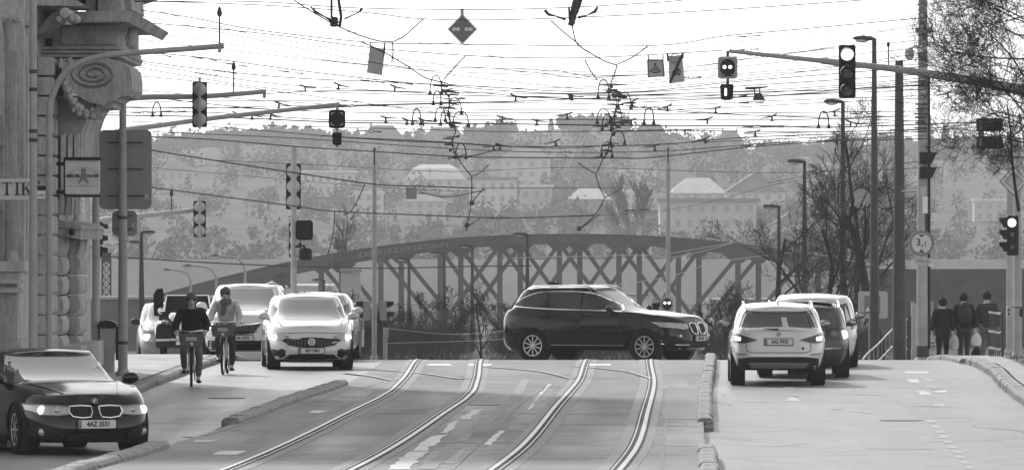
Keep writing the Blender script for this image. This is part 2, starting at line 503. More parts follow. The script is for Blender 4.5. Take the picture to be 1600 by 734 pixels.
# tracks
T1 = [(40, -4.7), (60, -3.2), (71.4, -2.50), (80, -2.14), (93, -1.74), (104, -1.44), (112, -1.36), (122, -1.36), (139, -1.40), (152, -1.36)]
T2 = [(40, -1.6), (60, -.12), (71.4, .49), (80, .86), (95, 1.30), (108, 1.66), (120, 1.95), (139, 2.30), (152, 2.62)]
GA = .7175
def track(name, T, label):
    ys = rng_f(42, 150, 1.0)
    t = thing(name, None, None); tag(t, None, None, None, 'structure')
    for sgn in (-1, 1):
        c = lambda y, s=sgn: hermite(T, y) + s * GA
        # running head, groove on the inner side, guard lip, bitumen seams and pale concrete strip
        q = -sgn
        def band(nm, a, b, mt, off):
            lo, hi = min(q * a, q * b), max(q * a, q * b)
            ribbon(nm, lambda y: c(y) + lo, lambda y: c(y) + hi, ys, bedz, mt, 1, parent=t, off=off)
        band('rail_surround', -.17, .26, 'concrete', .004)
        band('rail_seal', -.06, .125, 'groove', .008)
        band('rail_head', -.030, .030, 'rail', .016)
        band('guard_lip', .082, .100, 'rail', .012)
    return t
track('tram_track', T1, 'left')
track('tram_track', T2, 'right')
# turnout rails that leave to the left at the crest
tb = thing('turnout', None, None); tag(tb, None, None, None, 'structure')
for path in ([(-3.45, 131), (-2.55, 129.5), (-1.7, 126.3), (-.95, 121)], [(-3.3, 127), (-2.75, 124.2), (-2.2, 119.5)],
             [(-.6, 133), (.1, 130.8), (.7, 127.5), (1.15, 121.5)], [(1.3, 133.2), (1.9, 131), (2.4, 127.5), (2.65, 122)]):
    xs = [(p[1], p[0]) for p in sorted(path, key=lambda p: p[1])]
    ys = rng_f(xs[0][0], xs[-1][0], .6)
    ribbon('turnout_rail', lambda y: hermite(xs, y) - .035, lambda y: hermite(xs, y) + .035, ys, bedz, 'rail', 1, parent=tb, off=.014)
    ribbon('rail_seal', lambda y: hermite(xs, y) - .10, lambda y: hermite(xs, y) + .10, ys, bedz, 'groove', 1, parent=tb, off=.007)

# worn strips, seams and patches on the tram bed and the carriageway
def mark(name, quad, zf, material, off=.004, n=10, jag=.02):
    """quad of (px,py): near-left, near-right, far-right, far-left, dropped on the surface"""
    def hit(px, py):
        Y = 100.0
        for _ in range(25):
            z = zf((px - 800) / FP * Y, Y)
            Y = (HC - z) * FP / (py - 367.0)
        return Vector(((px - 800) / FP * Y, Y, 0))
    a, b, c, d = [hit(*p) for p in quad]
    mb = MB(); vs = []; fs = []
    for j in range(n + 1):
        t = j / n
        l = a.lerp(d, t); r = b.lerp(c, t)
        l = l + Vector((rnd.uniform(-jag, jag), 0, 0)); r = r + Vector((rnd.uniform(-jag, jag), 0, 0))
        vs += [(l.x, l.y, zf(l.x, l.y) + off), (r.x, r.y, zf(r.x, r.y) + off)]
    for j in range(n): fs.append((2 * j, 2 * j + 1, 2 * j + 3, 2 * j + 2))
    mb.add(vs, fs)
    return solo(name, mb, material, kind='structure')
bz = lambda x, y: bedz(y)
for q in ([(603, 733), (640, 733), (668, 705), (640, 705)], [(640, 704), (664, 704), (700, 678), (678, 680)], [(715, 655), (732, 655), (752, 639), (738, 641)],
          [(688, 676), (700, 676), (716, 657), (708, 658)]):
    mark('worn_line_marking', q, bz, 'paint', jag=.035)
for q in ([(652, 733), (678, 733), (725, 697), (702, 697)], [(712, 690), (728, 690), (741, 676), (726, 677)], [(750, 663), (768, 663), (800, 631), (784, 632)], [(796, 625), (814, 625), (828, 592), (815, 592)]):
    mark('concrete_patch', q, bz, 'concrete', off=.005, jag=.02)
for q in ([(755, 695), (768, 695), (790, 672), (780, 673)], [(822, 640), (828, 640), (862, 600), (857, 600)]):
    mark('worn_line_marking', q, bz, 'paint', jag=.02)
for q in ([(330, 710), (372, 710), (385, 704), (345, 704)], [(300, 690), (330, 690), (340, 687), (308, 687)], [(480, 645), (500, 645), (510, 641), (492, 641)]):
    mark('worn_line_marking', q, bz, 'paint', jag=.03)
for y, x0, x1, w in ((76.4, -4.0, 2.1, .10), (79.5, -3.9, -.3, .06), (86, -3.8, 2.3, .12), (94, -1.2, 2.4, .35), (94.8, 1.2, 2.6, .08), (101, -3.1, 2.9, .06), (108, -2.9, 3.1, .09), (113.4, -2.9, -.2, .25), (116, -2.9, 3.3, .07), (121, -.6, 3.5, .12), (126, -2.8, 3.8, .15)):
    mb = MB(); n = 24
    vs = []
    for i in range(n + 1):
        x = lerp(x0, x1, i / n); j = rnd.uniform(-.02, .02)
        vs += [(x, y + j - w / 2, bedz(y) + .0025), (x, y + j + w / 2, bedz(y) + .0025)]
    mb.add(vs, [(2 * i, 2 * i + 2, 2 * i + 3, 2 * i + 1) for i in range(n)])
    solo('bed_joint', mb, 'concrete' if w > .2 else 'seal', kind='structure')
for k in range(60):
    y = rnd.uniform(73, 130); a = lerp(bl(y), br(y), rnd.random()); L = rnd.uniform(.5, 2.6); w = rnd.uniform(.02, .10)
    x0, x1 = max(bl(y) + .2, a - L / 2), min(br(y) - .2, a + L / 2); n = 8; vs = []
    for i in range(n + 1):
        x = lerp(x0, x1, i / n); j = rnd.uniform(-.03, .03)
        vs += [(x, y + j - w / 2, bedz(y) + .0032 + .00001 * k), (x, y + j + w * rnd.random(), bedz(y) + .0032 + .00001 * k)]
    solo('bed_joint', MB().add(vs, [(2 * i, 2 * i + 2, 2 * i + 3, 2 * i + 1) for i in range(n)]), ('seal', 'bed2', 'bed3', 'concrete')[k % 4], kind='structure')
# long crack beside the right track and its square patch
mark('bed_patch', [(1034, 655), (1100, 655), (1100, 603), (1044, 603)], bz, 'bed', off=.004, jag=.0)
mark('bed_seam', [(1033, 734), (1036, 734), (1047, 600), (1045, 600)], bz, 'seal', off=.006, jag=.006)
mark('bed_seam', [(318, 680), (323, 680), (590, 600), (588, 600)], bz, 'seal', off=.006, jag=.02)
mark('bed_seam', [(705, 734), (710, 734), (860, 597), (857, 597)], bz, 'concrete', off=.006, jag=.02)

gr = lambda x, y: gz(x, y)
# ladder of short bars on the right lane, arrow remains and zebra remains near the crest
for k in range(10):
    y0 = 656 + k * 8.0; x = 1449 + k * 6.6
    mark('lane_marking_bar', [(x, y0 + 4.0), (x + 14, y0 + 4.0), (x + 12, y0), (x - 1, y0)], gr, 'paint_faint', off=.004, n=2, jag=.01)
for q in ([(1415, 583), (1452, 583), (1450, 580), (1416, 580)], [(1420, 597), (1437, 597), (1434, 592), (1418, 592)], [(1445, 594), (1462, 594), (1458, 592), (1444, 592)],
          [(1434, 616), (1454, 616), (1446, 611), (1436, 611)], [(1460, 613), (1482, 613), (1478, 610), (1462, 610)], [(1456, 634), (1476, 634), (1472, 630), (1454, 630)], [(1450, 605), (1460, 605), (1456, 602), (1449, 602)],
          [(1222, 607), (1240, 607), (1238, 604), (1226, 604)], [(1226, 626), (1248, 626), (1242, 621), (1232, 621)]):
    mark('worn_arrow_marking', q, gr, 'paint' if rnd.random() < .6 else 'paint_faint', off=.004, n=3, jag=.04)
for k in (0, 1, 4):
    mark('worn_crossing_bar', [(668 + k * 62, 571.2), (706 + k * 62, 571.2), (705 + k * 62, 568.2), (670 + k * 62, 568.2)], bz, 'paint', off=.006, n=2, jag=.05)
for q in ([(270, 690), (330, 690), (335, 686), (280, 686)], [(285, 683), (345, 683), (350, 680), (290, 680)], [(300, 700), (318, 700), (330, 692), (316, 692)]):
    mark('worn_crossing_bar', q, gr, 'paint', off=.004, n=3, jag=.05)

# fine cracks that wander, repair patches and manhole covers
wr = random.Random(5)
def crack(x, y, L, ang, zf, w=.018, mt='seal'):
    mb = MB(); vs = []; n = 14
    for i in range(n + 1):
        ang += wr.gauss(0, .22); x += math.cos(ang) * L / n; y += math.sin(ang) * L / n
        k = w * (.4 + wr.random())
        px_, py_ = -math.sin(ang) * k, math.cos(ang) * k
        vs += [(x + px_, y + py_, zf(x, y) + .003), (x - px_, y - py_, zf(x, y) + .003)]
    mb.add(vs, [(2 * i, 2 * i + 1, 2 * i + 3, 2 * i + 2) for i in range(n)])
    solo('road_crack', mb, mt, kind='structure')
for k in range(26): crack(wr.uniform(-3.5, 2.2), wr.uniform(74, 126), wr.uniform(1.5, 5), wr.choice((0, 0, PI / 2)) + wr.gauss(0, .2), bz, .03)
for k in range(16): crack(wr.uniform(3.6, 8), wr.uniform(76, 132), wr.uniform(2, 6), wr.choice((0, PI / 2, PI / 2)) + wr.gauss(0, .2), gr, .018)
for k in range(9): crack(wr.uniform(-6, -4.3), wr.uniform(84, 128), wr.uniform(2, 5), wr.choice((0, PI / 2)) + wr.gauss(0, .2), gr, .02)
for x, y, w, l, z_, m_ in ((-3.0, 83, .7, 5, bz, 'bed2'), (-2.4, 98, .5, 6, bz, 'bed2'), (-.3, 88, .5, 9, bz, 'bed2'), (.2, 104, .8, 6, bz, 'bed3'), (2.2, 82, .5, 5, bz, 'bed3'), (1.0, 110, .5, 6, bz, 'bed2'), (-2.6, 108, .5, 7, bz, 'bed3'), (-.8, 76, .4, 5, bz, 'bed3'), (2.8, 116, .8, 9, bz, 'bed3'),
                           (5.2, 88, .9, 8, gr, 'road2'), (6.8, 104, .8, 12, gr, 'road2'), (4.2, 112, .5, 9, gr, 'road2'), (-5.3, 104, .9, 9, gr, 'road2'), (7.4, 121, .7, 7, gr, 'road2')):
    mb = MB(); n = 10; vs = []
    for i in range(n + 1):
        yy = y - l / 2 + l * i / n; xx = x + .022 * (yy - y)
        vs += [(xx - w / 2 + wr.uniform(-.03, .03), yy, z_(xx, yy) + .0022), (xx + w / 2 + wr.uniform(-.03, .03), yy, z_(xx, yy) + .0022)]
    mb.add(vs, [(2 * i, 2 * i + 1, 2 * i + 3, 2 * i + 2) for i in range(n)])
    solo('tarmac_patch', mb, m_, kind='structure')
for x, y, z_ in ((5.9, 97, gr), (-5.0, 112, gr), (-.35, 99, bz)):
    solo('manhole_cover', MB().lathe([(.33, .0), (.33, .006), (.30, .008), (.001, .008)], (x, y, z_(x, y) + .001), n=28), 'mast_dark', 'round dark iron manhole cover let into the tarmac ' + ('of the right lane' if x > 3 else 'of the left lane' if x < -3 else 'between the tracks'), 'manhole cover', loc=(x, y, z_(x, y)))

# ------------------------------------------------------------------ kerbs of single stones
def kerb_run(name, fn, y0, y1, L, w, h, zf, rounded=False, gaps=()):
    k = thing(name, None, None); tag(k, None, None, None, 'structure')
    mb = MB()
    if rounded:
        prof = [(-w/2, -.1), (-w/2, h*.55), (-w*.36, h*.85), (-w*.15, h), (w*.15, h), (w*.36, h*.85), (w/2, h*.55), (w/2, -.1)]
    else:
        prof = [(-w/2, -.1), (-w/2, h - .05), (-w/2 + .03, h - .012), (-w/2 + .06, h), (w/2 - .06, h), (w/2 - .03, h - .012), (w/2, h - .05), (w/2, -.1)]
    e = .025
    secs = [(-L/2 + .006, .97), (-L/2 + e, 1.0), (L/2 - e, 1.0), (L/2 - .006, .97)]
    n = len(prof)
    for yy, s in secs: mb.v += [Vector((x * s, yy, z * (s if z > 0 else 1))) for x, z in prof]
    for j in range(3):
        for i in range(n - 1): mb.f.append((j * n + i, j * n + i + 1, (j + 1) * n + i + 1, (j + 1) * n + i))
    mb.f += [tuple(range(n)), tuple(range(4 * n - 1, 3 * n - 1, -1))]
    me = mb.mesh('kerb_stone', smooth=False); me.materials.append(M['kerb'])
    y = y0
    while y < y1:
        ym = y + L / 2
        if not any(a < ym < b for a, b in gaps):
            x = fn(ym); dx = fn(ym + .5) - fn(ym - .5)
            o = bpy.data.objects.new('kerb_stone', me); COL.objects.link(o); o.parent = k
            o.location = (x + rnd.uniform(-.012, .012), ym, zf(x, ym) + rnd.uniform(-.008, .008))
            o.rotation_euler = (math.atan2(zf(x, ym + .5) - zf(x, ym - .5), 1.0), rnd.uniform(-.02, .02), math.atan2(-dx, 1.0) + rnd.uniform(-.006, .006))
        y += L
    return k
kerb_run('kerb', lambda y: br(y) + .02, 60, 139, 1.25, .24, .18, lambda x, y: gz(x, y), False, gaps=((78.5, 90.0),))
kerb_run('kerb', lambda y: bl(y) - .02, 66, 116, 1.0, .27, .22, lambda x, y: bedz(y) - .13, False, gaps=((79.2, 88.6),))
KR = [(60, 7.2), (105, 8.42), (118, 9.0), (128, 9.5), (134, 9.66), (150, 9.8)]
kr = lambda y: hermite(KR, y)
kerb_run('kerb', lambda y: kr(y) + .15, 60, 137, 1.0, .3, .16, gr)
kerb_run('kerb', lambda y: kr(y) + .0, 137, 165, 1.0, .24, .115, gr)
KL = [(50, -7.5), (75, -7.2), (97, -6.95), (112, -6.72), (128, -6.42), (137, -6.3), (150, -6.2)]
kl = lambda y: hermite(KL, y)
kerb_run('kerb', lambda y: kl(y) - .15, 60, 150, 1.0, .3, .14, gr)
# pavements and verge behind the kerbs
ribbon('pavement', lambda y: -16, lambda y: kl(y) - .3, rng_f(50, 137, 3) + rng_f(138, 170, 1), lambda y: gz(-8, y) + .13, 'pave', 12, kind='structure')
ribbon('pavement', lambda y: kr(y) + .30, lambda y: 22, rng_f(50, 110, 3), lambda y: gz(9.5, y) + .15, 'pave', 12, kind='structure')
ribbon('verge', lambda y: kr(y) + .30, lambda y: kr(y) + .75, rng_f(110, 137, 1), lambda y: gz(9.5, y) + .15, 'pave', 3, kind='structure')
ribbon('verge', lambda y: kr(y) + .75, lambda y: 22, rng_f(110, 137, 1), lambda y: gz(9.5, y) + .155, 'grass', 12, kind='structure')
ribbon('pavement', lambda y: kr(y) - .1 , lambda y: 22, rng_f(136.5, 182, 1.5), lambda y: gz(9.5, y) + .10 - .08 * (1 - smooth(137, 143, y)), 'pave', 12, kind='structure')
# blades of dry grass on the verge
mb = MB()
for k in range(5000):
    x = rnd.uniform(9.6, 14); y = rnd.uniform(106, 137)
    if x < kr(y) + .8: continue
    z = gz(9.5, y) + .15; h = rnd.uniform(.04, .13); a = rnd.uniform(0, PI); d = rnd.uniform(-.05, .05)
    c, s = math.cos(a) * .012, math.sin(a) * .012
    mb.add([(x - c, y - s, z), (x + c, y + s, z), (x + d, y + d * .5, z + h)], [(0, 1, 2)])
g = solo('grass', mb, 'grass', 'short dry grass growing on the verge behind the right kerb', 'grass', kind='stuff')

# ------------------------------------------------------------------ dark planted bank behind the crest (scrub that reads as one mass)
mb = MB()
def twig(p, d, L, r):
    q = p + d * L
    s = d.orthogonal().normalized() * r
    t = d.cross(s).normalized() * r
    mb.add([p + s, p - s * .5 + t * .87, p - s * .5 - t * .87, q], [(0, 1, 3), (1, 2, 3), (2, 0, 3)])
for k in range(22000):
    px = rnd.uniform(470, 1420); Y = rnd.uniform(186, 250)
    x = WX(px, Y); z = gz_land(x, Y) - .05
    a = rnd.uniform(0, 2 * PI); el = rnd.uniform(.5, 1.4)
    d = Vector((math.cos(a) * math.cos(el), math.sin(a) * math.cos(el), math.sin(el)))
    twig(Vector((x, Y, z + rnd.uniform(0, .5))), d, rnd.uniform(.5, 1.2) * (1 + .6 * math.sin(px * .021 + 1) + .5 * math.sin(px * .057)), rnd.uniform(.004, .010))
solo('scrub', mb, 'scrub', 'dark leafless scrub covering the bank behind the junction', 'scrub', kind='stuff')
# ------------------------------------------------------------------ hillside: trees, houses, embankment
def hill_y(py, px=800):
    """distance at which the land reaches photograph height py"""
    y = 1000.0
    while y < 2850:
        if gz_land((px - 800) / FP * y, y) >= WZ(py, y): return y
        y += 8
    return 2400.0
def blob_tree(mb, c, w, h, n, conifer=False, sz=1.0, r=rnd):
    """leaf clumps spread through a crown's volume"""
    for k in range(n):
        if conifer:
            t = r.random() ** .8
            rad = w / 2 * (1 - t) * (.35 + .65 * abs(math.sin(t * 17))) + .15
            a = r.uniform(0, 2 * PI); q = rad * math.sqrt(r.random())
            p = Vector((c[0] + q * math.cos(a), c[1] + q * math.sin(a), c[2] + h * t))
            d = Vector((math.cos(a), math.sin(a), -.35)).normalized()
        else:
            a = r.uniform(0, 2 * PI); el = math.asin(r.uniform(-.8, 1)); q = r.random() ** .4
            lump = 1 + .3 * math.sin(3 * a + c[0]) * math.cos(2 * el + c[1])
            p = Vector((c[0] + w / 2 * q * lump * math.cos(a) * math.cos(el), c[1] + w / 2 * q * math.sin(a) * math.cos(el), c[2] + h * .5 + h * .5 * q * lump * math.sin(el)))
            d = Vector((r.uniform(-1, 1), r.uniform(-1, 1), r.uniform(-.3, 1))).normalized()
        s = sz * r.uniform(.5, 1.2)
        u = d.orthogonal().normalized(); v = d.cross(u)
        mb.add([p + u * s * .5, p - u * s * .5 + v * s * .3, p + d * s, p - v * s * .4 + d * s * .4], [(0, 1, 2), (0, 2, 3)])
# the wood that covers the slope
mb = MB(); hr = random.Random(21)
for k in range(2600):
    Y = hr.uniform(920, 2450)
    x = hr.uniform(-215, 215) * (Y / 2400.0)
    if 1440 < 800 + x / Y * FP < 1600 and Y < 1950 and hr.random() < .7: continue
    if Y < 1650 and 800 + x / Y * FP < 450 and hr.random() < .5: continue
    pxx = 800 + x / Y * FP
    if Y > 1850 and any(abs(pxx - q) < 36 for q in (598, 694, 838, 1016, 1060, 1140)): continue
    z = gz_land(x, Y) - .5
    h = hr.uniform(4, 10) * (.4 if Y < 1080 else .7 if Y < 1600 else .6 if Y > 1930 else 1.0); w = h * hr.uniform(.6, 1.0)
    blob_tree(mb, (x, Y, z), w, h, 58, hr.random() < .22, 1.7 if Y > 2020 else .85, hr)
solo('hillside_wood', mb, 'leaf_far', 'hazy wood covering the far hillside between the houses', 'wood', kind='stuff')
# trees that stand out along the ridge
def far_tree(px, top, w_px, base_py, Y, conifer, label, group, seed):
    r = random.Random(seed)
    x = WX(px, Y); z = min(WZ(base_py, Y), gz_land(x, Y) + 1); h = WZ(top, Y) - z; w = ML(w_px, Y)
    t = thing('conifer_tree' if conifer else 'broadleaf_tree', label, 'tree', (x, Y, z), group=group)
    tr = MB().tube([(x, Y, z - 1.5), (x, Y, z + h * .5), (x, Y, z + h * .85)], [h * .03, h * .02, h * .006], 5)
    part('trunk', tr, 'bark_far', t)
    mb = MB(); blob_tree(mb, (x, Y, z + h * .12), w, h * .88, 420, conifer, h * .075, r)
    part('crown', mb, 'conifer' if conifer else 'leaf_far', t)
for i, (px, top, w, b) in enumerate([(426, 190, 26, 226), (762, 190, 30, 232), (861, 186, 22, 230), (906, 194, 20, 230), (371, 222, 26, 262), (1450, 178, 26, 232), (1478, 196, 30, 236), (372, 262, 22, 345), (330, 270, 20, 340), (905, 265, 24, 300)]):
    far_tree(px, top, w, b, 2080 - (0 if b < 240 else 260), True, where('hazy far conifer', px, top), 'conifers on the far hill', 100 + i)
for i, (px, top, w, b) in enumerate([(255, 206, 44, 236), (300, 204, 34, 236), (350, 200, 44, 236), (395, 208, 40, 236), (470, 204, 60, 236), (520, 212, 50, 236), (555, 214, 40, 236), (656, 196, 26, 236), (795, 196, 50, 236), (890, 206, 44, 236), (950, 208, 50, 236),
                                     (1085, 214, 50, 238), (1120, 206, 46, 238), (1165, 210, 60, 238), (1225, 214, 60, 238), (1290, 208, 60, 238), (1345, 205, 66, 238), (1400, 212, 60, 238), (1530, 205, 60, 240), (1580, 208, 60, 240)]):
    far_tree(px, top, w, b, 2150, False, 'hazy rounded broadleaf tree on the far ridge, ' + nthl(i) + ' of its row from the left', 'rounded trees along the far ridge', 200 + i)

def house(px, top, bot, w_px, label, wall='wall_white', roof='hip', roof_mat='roof', storeys=2, bays=4, Y=None, rf=.42, rz=0.0, chim=1, base=8):
    Y = Y or hill_y(bot, px)
    x = WX(px, Y); z0 = WZ(bot, Y); zt = WZ(top, Y); w = ML(w_px, Y); d = w * .7
    H = zt - z0; hr_ = H * rf; hw = H - hr_
    t = thing('hillside_house', label, 'house', (0, 0, 0))
    t.location = (x, Y, z0); t.rotation_euler = (0, 0, rz)
    ORG[t.name] = Vector((0, 0, 0))
    wl = part('wall', MB().box((0, 0, (hw - base) / 2), (w, d, hw + base)), wall, t)
    o = w * .04; e = hw + .002
    mb = MB()
    if roof == 'hip':
        q = w * .28
        mb.add([(-w/2-o, -d/2-o, e), (w/2+o, -d/2-o, e), (w/2+o, d/2+o, e), (-w/2-o, d/2+o, e), (-w/2+q, 0, H), (w/2-q, 0, H)],
               [(0, 1, 5, 4), (1, 2, 5), (2, 3, 4, 5), (3, 0, 4), (3, 2, 1, 0)])
    elif roof == 'gable':       # gable end towards the viewer
        mb.add([(-w/2-o, -d/2-o, e), (w/2+o, -d/2-o, e), (w/2+o, d/2+o, e), (-w/2-o, d/2+o, e), (0, -d/2-o, H), (0, d/2+o, H)],
               [(0, 1, 4), (1, 2, 5, 4), (2, 3, 5), (3, 0, 4, 5), (3, 2, 1, 0)])
    elif roof == 'mansard':
        k = w * .10; s = .72
        mb.add([(-w/2-o, -d/2-o, e), (w/2+o, -d/2-o, e), (w/2+o, d/2+o, e), (-w/2-o, d/2+o, e)], [(3, 2, 1, 0)])
        b0 = [(-w/2-o, -d/2-o, e), (w/2+o, -d/2-o, e), (w/2+o, d/2+o, e), (-w/2-o, d/2+o, e)]
        b1 = [(-w/2+k, -d/2+k, e+hr_*s), (w/2-k, -d/2+k, e+hr_*s), (w/2-k, d/2-k, e+hr_*s), (-w/2+k, d/2-k, e+hr_*s)]
        b2 = [(-w/2+2.4*k, -d/2+2.4*k, H), (w/2-2.4*k, -d/2+2.4*k, H), (w/2-2.4*k, d/2-2.4*k, H), (-w/2+2.4*k, d/2-2.4*k, H)]
        mb.add(b0 + b1 + b2, [(i, (i+1) % 4, 4+(i+1) % 4, 4+i) for i in range(4)] + [(4+i, 4+(i+1) % 4, 8+(i+1) % 4, 8+i) for i in range(4)] + [(8, 9, 10, 11)])
    else:
        mb.box((0, 0, e + .3), (w + 2 * o, d + 2 * o, .6))
    rfo = part('roof', mb, roof_mat, t)
    for c in range(chim):
        cx = (-.25 + .5 * c) * w
        part('chimney', MB().box((cx, .1 * d, H * .96), (w * .05, w * .05, H * .22)), 'wall_mid', rfo)
    ww = w / bays * .42; hh = hw / storeys * .5
    for s in range(storeys):
        for b in range(bays):
            cx = -w / 2 + (b + .5) * w / bays; cz = (s + .5) * hw / storeys
            wn = part('window', MB().box((cx, -d / 2 - .02, cz), (ww, .1, hh)), 'glass_dark', wl)
    return t
house(680, 257, 304, 88, 'broad white house with a pale mansard roof, left of the middle of the far hill', 'wall_white', 'mansard', 'roof_pale', 2, 6, rf=.5, chim=0)
house(508, 268, 306, 92, 'long low white house with a bright flat eave, behind the signal column', 'wall_white', 'flat', 'roof_pale', 2, 8, rf=.06, chim=0)
house(577, 300, 344, 44, 'narrow pale house just left of the slim pin-topped mast', 'wall_white', 'flat', 'roof_pale', 3, 3, rf=.06, chim=0)
house(664, 304, 352, 64, 'tall plain pale house below the mansard house', 'wall_pale', 'hip', 'roof', 3, 4, rf=.22)
house(822, 232, 296, 76, 'tall white villa standing highest behind the left wire cluster', 'wall_white', 'hip', 'roof', 3, 4, rf=.25, chim=2)
house(770, 276, 340, 74, 'wide pale block with long dark balconies under the white villa', 'wall_white', 'flat', 'roof', 3, 5, rf=.08, chim=0)
house(838, 290, 336, 50, 'pale stepped house right of the balcony block', 'wall_pale', 'flat', 'roof_pale', 2, 3, rf=.06, chim=0)
house(920, 294, 348, 66, 'square villa with a pointed pale pyramid roof', 'wall_mid', 'hip', 'roof_pale', 2, 3, rf=.32)
house(980, 298, 352, 34, 'slim white tower house behind the leafless poplars', 'wall_white', 'flat', 'roof_pale', 4, 3, rf=.05, chim=0)
house(997, 266, 290, 56, 'low modern white house with a terrace above the poplars', 'wall_white', 'flat', 'roof_pale', 1, 4, rf=.1, chim=0)
house(1090, 278, 326, 84, 'house whose sunlit roof shines brightest on the hill, right of the middle mast', 'wall_pale', 'hip', 'roof_pale', 2, 5, rf=.5)
house(1180, 268, 345, 92, 'large gabled white villa left of the short lamp posts', 'wall_white', 'gable', 'roof', 3, 5, rf=.42, chim=2)
house(1105, 312, 384, 150, 'very wide pale apartment house low on the slope, right of the middle mast', 'wall_pale', 'flat', 'roof', 3, 8, rf=.04, chim=0)
house(1235, 330, 380, 60, 'small pale house half hidden by the right-hand bare trees', 'wall_pale', 'gable', 'roof', 2, 3)
house(1290, 254, 284, 52, 'faint pale house up the slope between two lamp posts', 'wall_pale', 'hip', 'roof', 2, 4, rf=.35)
house(276, 252, 300, 52, 'faint pale house on the slope at the far left', 'wall_pale', 'hip', 'roof', 2, 4, rf=.3)
house(302, 236, 258, 34, 'small house with a bright roof edge high on the left slope', 'wall_pale', 'flat', 'roof_pale', 1, 3, rf=.15, chim=0)
house(398, 300, 340, 36, 'small pale house among trees left of the signal column', 'wall_pale', 'hip', 'roof', 2, 3)
house(1545, 312, 346, 48, 'faint pale block on the bare slope beyond the right pavement', 'wall_pale', 'flat', 'roof_pale', 2, 3, Y=1500, rf=.06, chim=0)
house(598, 196, 238, 74, 'broad dark villa with a hipped roof on the ridge, left of the wire clusters', 'wall_mid', 'hip', 'roof', 2, 5, rf=.6, Y=2000)
house(694, 199, 238, 78, 'dark villa with a steep hipped roof on the ridge behind the left wire cluster', 'wall_mid', 'hip', 'roof', 2, 5, rf=.6, Y=2000, chim=2)
house(838, 203, 240, 64, 'dark villa with a pointed roof on the ridge between the wire clusters', 'wall_mid', 'gable', 'roof', 2, 4, rf=.6, Y=2000)
house(1016, 194, 240, 52, 'dark square villa topping the ridge right of the right wire cluster', 'wall_mid', 'mansard', 'roof', 2, 4, rf=.5, Y=2000)
house(1060, 208, 240, 46, 'small dark gabled house on the ridge beside the square villa', 'wall_mid', 'gable', 'roof', 2, 3, rf=.6, Y=2000)
house(1140, 204, 240, 44, 'dark ridge house with two chimneys, above the gabled villa', 'wall_mid', 'hip', 'roof', 2, 3, rf=.55, Y=2010, chim=2)
# riverside: quay wall and low pale buildings seen through the bridge
Yq = 900.0
for i, (a, b, top, lab, wm) in enumerate([(560, 700, 452, 'low white riverside shed behind the left half of the bridge', 'wall_white'), (705, 800, 470, 'long pale riverside building seen under the bridge', 'wall_pale'),
                                 (840, 1010, 462, 'wide white riverside building seen over the dark car', 'wall_white'), (415, 520, 448, 'white riverside hall behind the left end of the arch', 'wall_white'), (1110, 1230, 470, 'grey riverside building behind the leafless shrubs', 'wall_mid')]):
    t = thing('riverside_building', lab, 'building', (WX((a + b) / 2, Yq), Yq - 20 * i, -8))
    Y = Yq - 20 * i; w = ML(b - a, Y); zt = WZ(top, Y)
    wl = part('wall', MB().box((WX((a + b) / 2, Y), Y, (zt - 9) / 2), (w, 12, zt + 9)), wm, t)
    part('roof', MB().box((WX((a + b) / 2, Y), Y, zt + .17), (w + .8, 12.8, .3)), 'roof_pale' if i % 2 else 'roof', t)
    for k in range(int(w / 2.2)):
        part('window', MB().box((WX((a + b) / 2, Y) - w / 2 + 1.2 + k * 2.2, Y - 6.02, zt - 1.6), (1.1, .1, 1.2)), 'glass_dark', wl)
solo('quay_wall', MB().box((0, 870, -3.6), (260, 3, 6.0)), 'wall_pale', 'long grey quay wall across the river under the bridge', 'wall')

